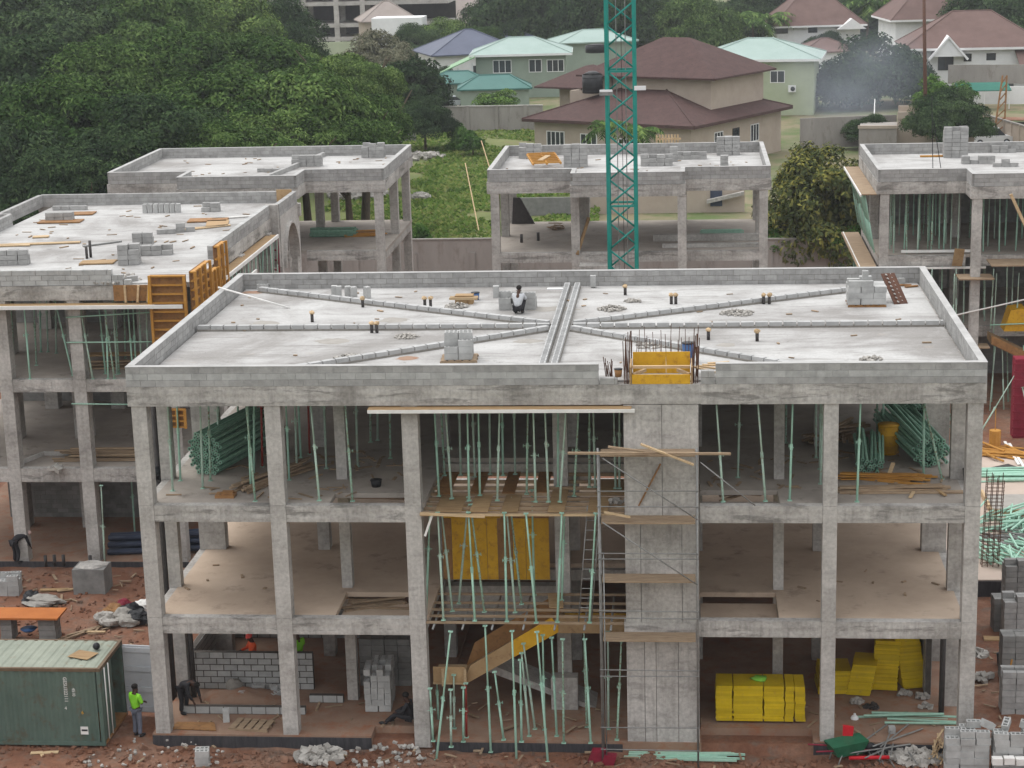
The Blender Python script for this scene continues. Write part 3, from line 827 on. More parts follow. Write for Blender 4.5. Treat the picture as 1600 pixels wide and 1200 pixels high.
for yy in (39.6, 41.2):
    x = 29.6 + rnd.uniform(0, .5)
    while x < 37:
        lst.append((x, yy + rnd.uniform(-.2, .2), 0.1, x + rnd.uniform(-.25, .25), yy + rnd.uniform(-.1, .1), 3.4))
        x += rnd.uniform(.5, 1.0)
props(lst, 'on the lowest storey of the prop-filled rear building', 'props on the lowest storey at right rear', full=False)
# ledges of formwork round that building
def board(name, c, s, label, mat='timber', rot=0.0, cat='board', group=None):
    return tag(MB().obox((0, 0, 0), s).build(name, M[mat], None, False, c), label, cat, group) if rot == 0.0 else _rot(tag(MB().obox((0, 0, 0), s).build(name, M[mat], None, False, c), label, cat, group), rot)
def _rot(o, rot):
    o.rotation_euler = rot if isinstance(rot, tuple) else (0, 0, rot)
    return o
board('formwork_ledge', (25.72, 46.6, 10.72), (.75, 10.4, .06), 'upper plywood ledge along the side of the prop-filled rear building', 'timber_s', 0.0, 'formwork')
board('formwork_ledge', (25.65, 46.4, 7.1), (.95, 10.6, .06), 'lower plywood ledge along the side of the prop-filled rear building', 'timber_s', 0.0, 'formwork')
for z, nm in ((10.70, 'upper'), (7.08, 'lower')):
    board('edge_board', (25.30, 46.5, z), (.06, 10.6, .12), 'white edge board of the %s ledge on the rear prop-filled building' % nm, 'timber_w', 0.0, 'board')
board('edge_board', (28.9, 41.22, 7.02), (5.2, .10, .10), 'pale board along the floor beam of the prop-filled rear building', 'timber_w')
board('edge_board', (29.2, 41.9, 7.75), (3.6, .12, .12), 'white beam lying on the top floor of the prop-filled rear building', 'timber_w')
board('plywood_deck', (34.0, 39.6, 7.55), (5.2, 1.8, .06), 'brown plywood deck at the projecting bay of the rear building', 'timber_s')
board('raking_timber', (33.1, 39.0, 9.2), (.14, .14, 4.0), 'diagonal timber brace at the projecting bay of the rear building', 'timber', (0.0, -0.45, 0), 'timber')
board('plywood_sheet', (30.1, 40.9, 7.6), (.5, .05, .9), 'tan plywood offcut leaning by the column of the rear building', 'ply', (0.15, .1, .1))
# column head formwork collar
board('formwork_collar', (30.75, 39.6, 6.85), (1.7, 1.3, .07), 'timber collar round the column of the projecting bay', 'timber_s', 0.0, 'formwork')
board('formwork_collar', (30.9, 39.5, 3.4), (1.2, .9, .07), 'lower timber collar round the column of the projecting bay', 'timber_s', 0.0, 'formwork')
rail((29.7, 39.2, 5.0), (33.6, 39.2, 5.9), 'pale tube sloping across the middle storey of the rear building', 'timber_w', .04)
rail((31.5, 39.3, 4.5), (37.2, 39.3, 4.7), 'green tube lying along the middle storey of the rear building', 'prop', .035)
tag(MB().prism([(32.2, 39.4, 4.15), (33.5, 39.4, 4.15), (33.2, 39.4, 5.3), (32.5, 39.4, 5.2)], (0, 1.2, 0)).build('formwork_box', M['ply_y']), 'yellow formwork box on the middle storey of the rear building', 'formwork')
MB().prism([(31.6, 39.4, 3.9), (31.6, 39.4, 3.5), (36.4, 39.4, 1.1), (36.4, 39.4, 1.5)], (0, 1.3, 0)).build('stair_flight', M['ply'], Eb)
MB().prism([(31.6, 39.3, 3.98), (31.6, 39.3, 3.55), (36.4, 39.3, 1.1), (36.4, 39.3, 1.55)], (0, .06, 0)).build('stair_formwork', M['ply_b'], Eb)

# ------------------------------------------------------------------ formwork round the left building
FW = thing('formwork', 'orange ribbed formwork panels round the corner of the left building', 'formwork')
def ribbed(parent, a, b, z0, z1, n, th=.12, posts=3):
    """a panel standing between a and b: sheet behind, rails and posts in front"""
    av, bv = Vector((*a, 0)), Vector((*b, 0))
    d = (bv - av).normalized(); nr = Vector((d.y, -d.x, 0))
    sh = MB(); sh.bar(av + Vector((0, 0, (z0 + z1) / 2)) - nr * .03, bv + Vector((0, 0, (z0 + z1) / 2)) - nr * .03, .03, z1 - z0)
    sh.build('sheet', M['ply_b'], parent)
    for i in range(n):
        z = z0 + .04 + (z1 - z0 - .08) * i / (n - 1)
        MB().bar(av + Vector((0, 0, z)) + nr * th / 2, bv + Vector((0, 0, z)) + nr * th / 2, th, .06).build('rail', M['orange'], parent)
    for i in range(posts):
        q = av.lerp(bv, (i + .02) / (posts - .96))
        MB().box(q.x - .05, q.x + .05, q.y - .05, q.y + .05, z0, z1).build('post', M['orange'], parent).location = nr * (th + .03)
ribbed(FW, (-3.75, 16.1), (-2.35, 16.1), 8.2, 11.75, 11, .16, 2)
ribbed(FW, (-2.2, 16.2), (-2.2, 18.6), 8.6, 11.85, 10, .16, 4)
ribbed(FW, (-2.2, 18.8), (-2.2, 19.9), 8.9, 11.35, 6, .16, 3)
ribbed(FW, (-2.2, 20.1), (-2.2, 21.4), 9.0, 12.15, 7, .16, 3)
board('formwork_sheet', (-4.35, 16.12, 11.05), (1.75, .03, .62), 'brown plywood closing the roof edge of the left building', 'ply_b', 0.0, 'formwork')
for i, x in enumerate((-4.75, -4.25, -3.85)):
    board('timber_batten', (x, 16.06, 11.02), (.08, .07, .66), ORD[i] + ' pale batten against the brown roof edge plywood of left building', 'timber', (0, .12 if i else 0, 0), 'batten')
board('yellow_post', (-3.78, 16.0, 11.0), (.12, .08, .9), 'yellow post beside the orange formwork of the left building', 'ply_y', (0, .08, 0), 'post')
board('formwork_ledge', (-9.4, 15.9, 10.62), (11.6, .7, .05), 'plywood ledge along the roof edge of the left building', 'ply', 0.0, 'formwork')
board('edge_board', (-9.2, 15.52, 10.62), (13.6, .06, .14), 'long white edge board below the roof of the left building', 'timber_w')
board('formwork_ledge', (-2.32, 26.4, 10.68), (.52, 10.2, .05), 'plywood ledge beside the arched end of the left building', 'ply', 0.0, 'formwork')
board('edge_board', (-2.03, 26.2, 10.66), (.07, 10.4, .16), 'white edge board running towards the arched wall', 'timber_w')
board('edge_board', (-1.75, 23.6, 10.15), (.07, 3.6, .14), 'shorter white edge board near the orange formwork', 'timber_w')
lst = []
for i in range(14):
    y = 21.6 + i * .75
    lst.append((-2.3 + (i % 3) * .12, y, 7.6 if i % 2 else 6.0, -2.1, y + .1, 10.55))
props(lst, 'along the side of the left building by the arch', 'props beside the arch', 'prop', False)
RS = thing('shelving_formwork', 'reddish slatted formwork standing beside the arched wall', 'formwork')
for i in range(9):
    MB().box(-2.8, -2.25, 32.2, 32.35, 6.6 + i * .46, 6.66 + i * .46).build('slat', M['maroon'], RS)
for x in (-2.85, -2.28):
    MB().box(x, x + .08, 32.15, 32.2, 6.4, 10.6).build('post', M['maroon'], RS)
OP = thing('orange_formwork', 'small orange formwork frame between the left and front buildings', 'formwork')
ribbed(OP, ((-3.323, 6.060)[0], 16.0), ((-2.689, 6.058)[0], 16.0), (-3.017, 5.724)[1], (-2.963, 6.496)[1], 4, .1, 3)
board('plywood_sheet', (-2.75, 36.6, 11.7), (.75, .05, .75), 'tan panel leaning on the far parapet of left building', 'ply', 0.0, 'panel')

# ------------------------------------------------------------------ loose hollow blocks and stacks
HB = block_mesh(0.42, 0.2, 0.2, M['block'], True)
SB = block_mesh(0.42, 0.2, 0.2, M['block'], False)
nblk = [0]
def blk(c, rot, label, group, hollow=True):
    """one loose block; turned so that its cells can face any way"""
    nblk[0] += 1
    return tag(link('concrete_block', HB if hollow else SB, None, c, rot), label, 'block', group)

def pallet(c, sx, sy, rz, label, mat='timber_s'):
    p = thing('pallet', label, 'pallet', c, rz)
    n = max(4, int(sx / .22))
    for i in range(n):
        x = -sx / 2 + (i + .5) * sx / n
        MB().box(x - sx / n * .38, x + sx / n * .38, -sy / 2, sy / 2, .06, .085).build('slat', M[mat], p)
    for y in (-sy / 2 + .05, 0, sy / 2 - .05):
        MB().box(-sx / 2, sx / 2, y - .04, y + .04, 0, .058).build('bearer', M[mat], p)
    return p

def stack(c, nx, ny, rows, rz, label, group, full=True, jit=.015, hollow=True, on_edge=False):
    """blocks laid in rows; `rows` gives how many of the nx*ny places are filled in each layer"""
    Mz = Matrix.Rotation(rz, 3, 'Z')
    lx, ly, lz = (.43, .215, .205) if not on_edge else (.215, .43, .205)
    for k, cnt in enumerate(rows):
        ids = [(i, j) for j in range(ny) for i in range(nx)]
        if cnt < len(ids):
            random.shuffle(ids); ids = ids[:cnt]
        for (i, j) in ids:
            q = Vector(((i - (nx - 1) / 2) * lx, (j - (ny - 1) / 2) * ly, (k + .5) * lz))
            q += Vector((random.uniform(-jit, jit), random.uniform(-jit, jit), 0))
            q = Mz @ q + Vector(c)
            lay = 'bottom layer' if k == 0 else 'top layer' if k == len(rows) - 1 else ORD[k] + ' layer'
            blk(q, (0, 0, rz + (math.pi / 2 if on_edge else 0) + random.uniform(-.03, .03)), 'block in the ' + lay + ' of ' + label, group + ', ' + lay, hollow)

def solid_stack(name, c, nx, ny, nz, rz, label, mat='block_s', s=(.43, .215, .205), cat='blocks', miss=0.0):
    """a strapped pack of blocks too far off to pick apart"""
    mb = MB()
    for k in range(nz):
        for j in range(ny):
            for i in range(nx):
                if k == nz - 1 and random.random() < miss: continue
                mb.obox(((i - (nx - 1) / 2) * s[0] + random.uniform(-.01, .01), (j - (ny - 1) / 2) * s[1] + random.uniform(-.01, .01), (k + .5) * s[2]), (s[0] - .02, s[1] - .02, s[2] - .012))
    o = mb.build(name, M[mat], None, False, c)
    o.rotation_euler = (0, 0, rz)
    return tag(o, label, cat)

ZR = 11.40
# roof of the front building
c = (9.684, 3.034, 11.400); pallet(c, 1.15, .95, 0.05, 'pallet under the block stack near the front roof edge')
stack((c[0], c[1], ZR + .09), 2, 4, [8, 8, 6, 4], .05, 'the stack near the front parapet of the main roof', 'blocks near the front roof edge')
c = (22.859, 10.759, 11.400); pallet((c[0], c[1] + .3, c[2]), 1.3, 1.1, 0.0, 'reddish pallet under the block stack near the right roof corner', 'ply_b')
stack((c[0], c[1] + .3, ZR + .09), 3, 5, [15, 15, 15, 4], 0, 'the square stack near the right rear roof corner', 'blocks near the right roof corner', hollow=False)
blk((c[0] - .05, c[1] + .1, ZR + 1.0), (0, math.pi / 2, 0), 'block standing upright on the stack near the right roof corner', None)
c = (10.847, 10.394, 11.400)
stack((c[0], c[1] + .45, ZR + .01), 3, 3, [9, 8, 3], 0, 'the stack before the crouching person on the roof', 'blocks beside the man on the roof')
blk((c[0] - .75, c[1] + .35, ZR + .62), (0, math.pi / 2, 0), 'upright block at the left end of the stack beside the man', None)
for i, (px_, l) in enumerate((((524, 468), 'leftmost'), ((531, 468), 'second'), ((545, 468), 'middle'), ((553, 468), 'fourth'), ((574, 470), 'rightmost'))):
    pass
for i, p in enumerate(((3.927, 13.196, 11.400), (4.115, 13.069, 11.400), (4.447, 13.054, 11.400), (4.681, 12.925, 11.400), (5.178, 12.902, 11.400))):
    blk((p[0], p[1], ZR + .215), (0, math.pi / 2, .2 * i), ('leftmost', 'second', 'middle', 'fourth', 'rightmost')[i] + ' upright block in the short row near the rear left roof parapet', 'upright blocks on the roof')
blk((*(13.297, 14.528), ZR + .24), (0, math.pi / 2, 1.57), 'upright block leaning near the rear parapet beside the double rib', None)
blk((*(24.345, 14.604), ZR + .12), (0, 0, .4), 'pale block lying by the rear parapet at the right corner', None)
blk((*(0.922, 14.794), ZR + .1), (0, 0, 0), 'pale block lying near the rear left roof corner', None)

# pipe stubs standing out of the slab
def stub(p, label, dx=None):
    t = thing('pipe_stub', label, 'pipe', (p[0], p[1], ZR))
    MB().tube((0, 0, 0), (0, 0, .28), .055, 8).build('pipe', M['pvc'], t, True)
    MB().ball((0, 0, .33), .10, 7, 4, (1, 1, .7), .25).build('paper_plug', M['timber'], t)
for i, p in enumerate(((5.281, 11.291), (7.512, 11.196), (7.718, 11.187), (3.931, 8.852), (6.286, 7.036), (6.459, 7.030), (14.514, 13.056), (16.176, 11.380), (16.332, 11.373), (19.368, 11.240), (19.566, 11.232), (17.407, 5.606), (18.944, 5.371))):
    stub(p, ORD[i] + ' capped pipe stub on the roof in a list from the left rear' if 0 else
         ('stopped pipe stub behind the left diagonal rib', 'left stub of the pair behind the left diagonal rib', 'right stub of the pair behind the left diagonal rib', 'bare pipe stub left of the middle of the long rib',
          'left stub of the pair just before the long rib', 'right stub of the pair just before the long rib', 'short stub between the double rib and the rear parapet', 'left stub of the pair behind the right diagonal rib',
          'right stub of the pair behind the right diagonal rib', 'left stub of the pair near the right roof corner', 'right stub of the pair near the right roof corner', 'stopped stub just behind the rebar cluster', 'stub on the right front part of the roof slab')[i])
# rubble and dust heaps
def heap(p, r, h, n, label, mat='rubble', z=ZR, sz=.07, name='rubble'):
    mb = MB()
    for i in range(n):
        a, q = random.uniform(0, 6.28), math.sqrt(random.random())
        s = random.uniform(.4, 1.2) * sz
        mb.obox((p[0] + math.cos(a) * q * r, p[1] + math.sin(a) * q * r * .8, z + s * .35 + h * max(0, 1 - q) * random.random()), (s * 1.4, s, s * .8), (random.uniform(-.5, .5), random.uniform(-.5, .5), random.uniform(0, 3)))
    return tag(mb.build(name, M[mat], None, kind='stuff'), label, 'rubble')
heap((8.632, 11.148), .45, .2, 90, 'grey rubble heap behind the left diagonal rib')
heap((14.131, 10.475), .5, .2, 90, 'grey rubble heap right of the double rib')
heap((14.844, 11.889), .35, .1, 50, 'small rubble heap near the rear parapet right of the double rib')
heap((18.423, 9.654), .6, .12, 110, 'spread rubble heap before the right diagonal rib')
heap((6.216, 3.303), .5, .15, 80, 'rubble heap by the left front diagonal rib')
heap((7.571, 6.308), .4, .12, 70, 'rubble and timber bits between long and diagonal ribs')
heap((15.665, 4.736), .6, .08, 70, 'block fragments on the slab behind the rebar cluster')
heap((22.296, 2.698), .35, .1, 50, 'small heap near the right front parapet')
heap((19.791, 12.348), .25, .05, 24, 'scattered crumbs near the rear right of the roof')
def flat_patch(p, a, b, label, mat='floor_red', h=.02):
    n = 18
    vs = [(p[0], p[1], ZR + h)] + [(p[0] + math.cos(6.283 * i / n) * a * random.uniform(.7, 1.1), p[1] + math.sin(6.283 * i / n) * b * random.uniform(.7, 1.1), ZR + .003) for i in range(n)]
    tag(MB().add(vs, [(0, 1 + i, 1 + (i + 1) % n) for i in range(n)]).build('dust_heap', M[mat], None, True, kind='stuff'), label, 'dust')
M['dust'] = m_noise('cement_dust', lin(140, 136, 130), lin(156, 152, 146), 3, .95)
flat_patch((2.335, 8.702), .5, .5, 'grey dust patch left of the long rib', 'dust')
flat_patch((6.714, 9.060), .55, .45, 'grey dust patch behind the long rib', 'dust')
flat_patch((5.193, 5.809), .6, .5, 'brown grey dust patch before the long rib', 'dust')
flat_patch((8.006, 3.254), .4, .3, 'brown soil patch near the front parapet', 'floor_red')
flat_patch((0.667, 14.191), .5, .3, 'brown damp patch at the rear left roof corner', 'floor_red')
flat_patch((17.962, 4.849), .35, .3, 'grey dust patch right of the rebar cluster', 'dust')
flat_patch((11.985, 10.674), 1.1, .5, 'reddish dust beside the man on the roof', 'dust')
flat_patch((11.612, 5.604), .5, .4, 'grey dust patch left of the double rib', 'dust')

# pale pipe leaning on the left parapet
tag(MB().tube((2.653, 11.193, 11.420), (0.000, 11.716, 12.084), .035, 8).build('plastic_pipe', M['timber_w'], None, True), 'pale plastic pipe leaning over the left parapet', 'pipe')
# small timber box, buckets, ladder-like steel sheet
tb = (8.852, 11.814, 11.400)
T = thing('timber_box', 'small brown timber box on the rear left of the roof', 'box', tb)
MB().box(-.32, .32, -.2, .2, 0, .32).build('body', M['ply'], T)
for s in (-.12, .14):
    MB().box(-.5, .5, -.26 + s, -.2 + s, .2, .28).build('handle', M['timber'], T)
def bucket(p, label, mat='blue', r=.17, h=.36):
    t = thing('bucket', label, 'bucket', p)
    MB().tube((0, 0, 0), (0, 0, h), r * .8, 12, r).build('body', M[mat], t, True)
    MB().tube((0, 0, h), (0, 0, h + .02), r * 1.06, 12).build('rim', M['black'], t, True)
bucket((9.168, 12.487, 11.400), 'small blue bucket behind the timber box', 'blue', .15, .25)
bucket((16.774, 2.504, 11.400), 'dark blue drum beside the rebar cluster at the roof edge', 'blue', .2, .6)
tag(MB().box(-.3, .3, -.12, .12, 0, .04).build('plastic_bag', M['white'], None, False, (11.925, 14.254, 11.400)), 'pale blue plastic bag near the top of the double rib', 'bag')
# steel mesh panel leaning on the right stack
cs = (23.550, 11.612, 11.400)
SP = thing('steel_sheet', 'rusty perforated steel panel leaning on the right block stack', 'panel', (0, 0, 0))
a0, a1 = Vector((cs[0] + .15, cs[1] + .6, ZR + .85)), Vector((24.058, 11.035, 11.400))
MB().bar(a0, a1, .5, .03).build('sheet', M['rebar'], SP)
for i in range(8):
    q = a0.lerp(a1, (i + .5) / 8)
    for s in (-.14, .14):
        MB().obox(q + Vector((s * .6, s * .6, .035)), (.07, .07, .03), (.3, .5, .3)).build('rivet_plate', M['core'], SP)
for i, p in enumerate(((24.510, 14.233, 11.400), (24.732, 13.982, 11.400))):
    board('timber_scrap', (p[0], p[1], p[2] + .04), (.5, .1, .05), ('left', 'right')[i] + ' brown timber scrap by the right rear corner of the roof', 'ply_b', .4 * i)
# opening over the core: formwork box and starter bars
FB = thing('formwork_box', 'yellow plywood formwork box set in the gap of the front parapet', 'formwork', (0, 0, 0))
MB().box(15.12, 16.82, 0.0, .04, 11.345, 11.62).build('board', M['ply_y'], FB)
MB().box(15.05, 15.10, -.02, 1.15, 11.345, 11.85).build('board', M['ply'], FB)
MB().box(16.84, 16.89, -.02, 1.15, 11.345, 11.85).build('board', M['ply'], FB)
MB().box(15.12, 16.1, 1.1, 1.14, 11.345, 12.05).build('board', M['ply_y'], FB)
MB().box(16.11, 16.82, 1.1, 1.14, 11.345, 12.05).build('board', M['ply_y'], FB)
MB().box(15.12, 16.82, .45, .53, 11.7, 11.78).build('strut', M['timber'], FB)
MB().bar((15.15, .3, 11.55), (15.5, .7, 11.6), .09, .09).build('strut', M['timber'], FB)
MB().bar((16.8, .3, 11.55), (16.45, .7, 11.6), .09, .09).build('strut', M['timber'], FB)
MB().box(15.14, 16.80, .06, 1.08, 11.36, 11.39).build('floor_board', M['ply_b'], FB)
RB = thing('rebar_cluster', 'cluster of rusty starter bars rising over the front parapet gap', 'rebar')
spots = []
for (x, y, n) in ((14.98, .1, 7), (15.02, 1.2, 5), (16.95, .1, 5), (16.98, 1.2, 6), (17.05, .7, 3)):
    for i in range(n):
        spots.append((x + random.uniform(-.09, .09), y + random.uniform(-.08, .08), random.uniform(.95, 1.5), .011))
for i in range(11):
    spots.append((15.2 + i * .155, 1.24 + random.uniform(-.05, .05), random.uniform(1.0, 1.45), .008))
for i in range(7):
    spots.append((15.25 + i * .24, 2.1, random.uniform(1.0, 1.4), .008))
for (x, y, h, r) in spots:
    MB().tube((x, y, 11.34), (x + random.uniform(-.06, .06), y + random.uniform(-.05, .05), 11.34 + h), r * 1.25, 5).build('bar', M['rebar'], RB)
RB2 = thing('rebar_bundle', 'short sheaf of rusty bars left of the parapet gap', 'rebar')
for i in range(11):
    x = 14.45 + random.uniform(-.1, .1)
    MB().tube((x, .3 + random.uniform(-.05, .05), 11.4), (x + random.uniform(-.16, .2), .35, 11.4 + random.uniform(.4, .75)), .014, 5).build('bar', M['rebar'], RB2)
bucket((14.72, .12, 11.545), 'small rust brown pot in the parapet gap', 'ply_b', .12, .22)
for i in range(4):
    board('timber_offcut', (17.35 + .1 * i, .5 + .12 * i, 11.62 + .05 * i), (1.0 - .12 * i, .09, .05), ORD[i] + ' timber offcut from below in the pile right of the formwork box', 'timber', (0, .2 - .08 * i, -.25 + .12 * i), 'timber', 'offcuts by the formwork box')
board('edge_board', (11.25, -.32, 10.62), (7.9, .06, .10), 'long white board along the roof beam over the stair bay', 'timber_w')
board('formwork_ledge', (11.2, -.12, 10.665), (7.8, .4, .05), 'plywood ledge under the front roof beam over the stair bay', 'ply')

# ------------------------------------------------------------------ stair bay
DK = thing('shuttering_deck', 'timber deck of joists and plywood strips across the stair bay at top storey level', 'formwork')
for y in (0.05, .5, .95, 1.45, 2.0, 2.6, 3.3, 4.1):
    MB().box(8.76, 14.83, y, y + .09, 7.30, 7.40).build('joist', M['timber_s'], DK)
for x0, x1, y0, y1, mt in ((9.15, 9.95, .0, 1.6, 'ply'), (10.2, 10.75, .0, 1.7, 'ply'), (11.15, 11.65, .0, 1.7, 'ply'), (12.55, 13.05, .0, 2.3, 'ply'), (13.75, 14.35, .0, 1.5, 'ply'), (8.95, 9.4, 1.8, 4.2, 'ply_b'), (10.0, 10.4, 1.9, 4.2, 'ply_b'), (11.0, 11.4, 1.9, 4.2, 'ply_b'), (12.0, 12.4, 2.0, 4.2, 'ply_b'), (13.9, 14.8, 1.8, 3.4, 'ply')):
    MB().box(x0, x1, y0, y1, 7.405, 7.425).build('board', M[mt], DK)
MB().box(8.7, 14.6, -.06, 0.0, 7.30, 7.37).build('edge_beam', M['timber'], DK)
board('plank', (9.7, -.14, 7.36), (1.95, .12, .06), 'splintered pale plank on the front of the shuttering deck', 'timber', (0, .06, .04), 'plank')
board('plank', (8.969, -0.100, 7.040), (.07, .07, .75), 'short white plank hanging below the shuttering deck corner', 'timber_w', (0, .35, 0), 'plank')
SC2 = thing('tube_deck', 'grid of steel tubes and timbers across the stair bay at first floor level', 'formwork')
for y in (0.0, .55, 1.1, 1.7, 2.5):
    MB().box(8.76, 14.83, y, y + .07, 3.84, 3.91).build('joist', M['timber_s'], SC2)
for x in (9.0, 9.9, 10.8, 11.75, 12.7, 13.6, 14.4):
    MB().tube((x, -.35, 3.80), (x, 2.8, 3.80), .035, 6).build('tube', M['steel'], SC2, True)
board('plywood_strip', (12.6, 1.8, 3.95), (.45, 1.3, .025), 'yellowish plywood strip lying on the tube deck', 'ply', .1)
# yellow wall formwork inside the bay
WF = thing('wall_formwork', 'large yellow and brown wall formwork inside the stair bay', 'formwork')
xL, zL = (8.902, 4.128)
xR, zT = (12.336, 6.604)
wds = [.09, .30, .42, .52, .66, .78, 1.0]
mts = ['ply_b', 'ply_y', 'ply_y', 'ply_y', 'ply_b', 'ply_y', 'ply_y']
pw = 0.0
for w_, mt in zip(wds, mts):
    MB().box(xL + (xR - xL) * pw + .006, xL + (xR - xL) * w_ - .006, 3.2 + random.uniform(-.01, .01), 3.24, zL, zL + 2.05).build('panel', M[mt], WF)
    pw = w_
MB().box(xL, xL + (xR - xL) * .55, 3.19, 3.24, zL + 2.06, zT + .1).build('panel', M['ply_y'], WF)
MB().box(xL + (xR - xL) * .555, xR, 3.2, 3.24, zL + 2.06, zT + .1).build('panel', M['ply_b'], WF)
# stair: formed flights and landing
ST = thing('stair_formwork', 'yellow boarded stair flight with landing in the stair bay', 'formwork')
p1, p2, p3, p4 = (9.662, 1.384), (9.946, 2.072), (12.524, 3.680), (12.832, 3.262)
mid_lo = ((p1[0] + p4[0]) / 2, (p1[1] + p4[1]) / 2); mid_hi = ((p2[0] + p3[0]) / 2, (p2[1] + p3[1]) / 2)
for (a, b, cc, dd, mt) in ((p1, mid_lo, mid_hi, p2, 'ply'), (mid_lo, p4, p3, mid_hi, 'ply_y')):
    MB().prism([(a[0], 1.0, a[1]), (b[0] - .006, 1.0, b[1]), (cc[0] - .006, 1.0, cc[1]), (dd[0], 1.0, dd[1])], (0, .04, 0)).build('side_board', M[mt], ST)
MB().prism([(p1[0], 2.3, p1[1] + .15), (p4[0], 2.3, p4[1] + .15), (p3[0], 2.3, p3[1] + .25), (p2[0], 2.3, p2[1] + .25)], (0, .04, 0)).build('side_board', M['ply_b'], ST)
MB().prism([(p1[0], 1.045, p1[1] + .02), (p4[0], 1.045, p4[1] + .02), (p4[0], 1.045, p4[1] + .14), (p1[0], 1.045, p1[1] + .14)], (0, 1.25, 0)).build('soffit', M['ply'], ST)
la, lb = (8.507, 1.479), (9.796, 2.069)
MB().box(8.76, lb[0], .9, 2.4, la[1], la[1] + .06).build('landing_deck', M['timber'], ST)
MB().box(8.78, lb[0] - .02, .88, .92, la[1] + .065, lb[1] + .0).build('landing_board', M['ply'], ST)
for x in (9.05, 9.75):
    MB().box(x, x + .08, .80, .87, la[1] - .02, lb[1] - .05).build('batten', M['timber'], ST)
ua, ub = (12.713, 3.261), (14.735, 3.695)
MB().box(ua[0] + .02, 14.83, .95, 2.4, ua[1] - .05, ua[1] + .05).build('landing_deck', M['ply_y'], ST)
MB().box(ua[0] + .02, 14.83, .90, .94, ua[1] - .05, ub[1]).build('landing_board', M['ply'], ST)
LF = (10.121, 1.382); LG = (12.772, -0.492)
mb = MB().prism([(LF[0], 2.5, LF[1] + .25), (LF[0], 2.5, LF[1] - .05), (LG[0] + .6, 2.5, .06), (LG[0] + 1.0, 2.5, .06)], (0, 1.2, 0))
mb.build('lower_flight', M['frame'], F)
MB().box(12.35, 13.2, 2.3, 2.75, .055, 1.15).build('stair_wall', M['frame'], F)
MB().box(8.8, 12.5, 4.6, 5.0, 2.2, 3.4).build('rear_landing', M['frame'], F)
# ladder
LD = thing('ladder', 'thin steel ladder standing in the stair bay beside the scaffold', 'ladder')
l0, l1 = (13.402, 0.200, 3.846), (13.739, 0.200, 7.554); r0, r1 = (13.791, 0.200, 3.849), (14.123, 0.200, 7.554)
for a, b in ((l0, l1), (r0, r1)):
    MB().tube(a, b, .022, 6).build('rail', M['steel'], LD, True)
for i in range(12):
    t = (i + .5) / 12
    MB().tube(Vector(l0).lerp(Vector(l1), t), Vector(r0).lerp(Vector(r1), t), .015, 5).build('rung', M['steel'], LD)

# scaffold on the core
SF = thing('scaffold', 'steel tube scaffold with timber platforms against the core wall', 'scaffold')
YF, YB = -.95, -.14
def fx(px_, z):
    return px_
xa0, _ = (14.202, 9.380); xa1, _ = (14.127, -0.201); xb0, _ = (17.076, 9.376); xb1, _ = (17.003, -0.160)
_, ztop = (14.244, 9.670)
for x in (xa1, xb1):
    for y in (YF, YB):
        MB().tube((x, y, -.35), (x, y, ztop if y == YF else ztop - .3), .03, 7).build('standard', M['steel'], SF, True)
MB().tube((xa1 + .12, YF, -.3), (xa1 + .12, YF, ztop - 3.2), .022, 6).build('standard', M['steel'], SF, True)
for py_ in (767, 790, 861, 870, 1046, 1055, 1137, 1146, 1168, 958, 964):
    pass
for z in [(14.224, 8.368)[1], (14.216, 7.898)[1], (14.193, 6.457)[1], (14.191, 6.278)[1], (14.165, 4.656)[1], (14.161, 4.434)[1], (14.135, 2.785)[1], (14.132, 2.580)[1], (14.106, 0.927)[1], (14.095, 0.217)[1]]:
    MB().tube((xa1 - .05, YF - .03, z), (xb1 + .05, YF - .03, z + random.uniform(-.02, .02)), .018, 6).build('ledger', M['steel'], SF, True)
for z in [(14.240, 9.380)[1], (14.207, 7.328)[1], (14.178, 5.500)[1], (14.149, 3.643)[1]]:
    for i in range(3):
        y = YF + .05 + i * .24
        MB().box(xa1 + .06, xb1 - .06, y, y + .22, z + random.uniform(0, .012), z + .05).build('plank', M['timber_s'], SF)
    for x in (xa1, xb1):
        MB().tube((x, YF, z - .03), (x, YB, z - .03), .022, 6).build('transom', M['steel'], SF, True)
for (a, b) in (((14.260, -0.990, 9.372), (17.013, -0.990, 7.503)), ((14.229, -0.990, 7.420), (17.005, -0.990, 5.488)), ((17.094, -0.990, 9.252), (18.680, -0.990, 7.935))):
    MB().tube(a, b, .02, 6).build('brace', M['steel'], SF, True)
tag(MB().bar((13.264, -1.100, 9.560), (17.975, -1.100, 9.533), .10, .06).build('plank', M['timber_s']), 'long grey plank across the top of the scaffold', 'plank')
tag(MB().bar((15.383, -1.150, 9.840), (16.908, -1.150, 9.222), .12, .05).build('plank', M['timber']), 'pale plank lying aslant on top of the scaffold', 'plank')
tag(MB().bar((14.429, -0.900, 9.694), (15.541, -0.900, 9.538), .10, .05).build('plank', M['timber_s']), 'short grey plank on the top scaffold platform', 'plank')
tag(MB().bar((15.932, -0.070, 8.927), (15.277, -0.070, 7.641), .10, .04).build('plank', M['ply_b']), 'rusty brown board leaning on the core wall', 'plank')
tag(MB().bar((14.286, -0.900, 7.706), (15.053, -0.900, 7.549), .09, .05).build('plank', M['timber']), 'small plank on the second scaffold platform', 'plank')
heap((14.599, 1.117), .3, .1, 24, 'rubble on the second scaffold platform', 'rubble', (14.207, 7.328)[1] + .05, .1)

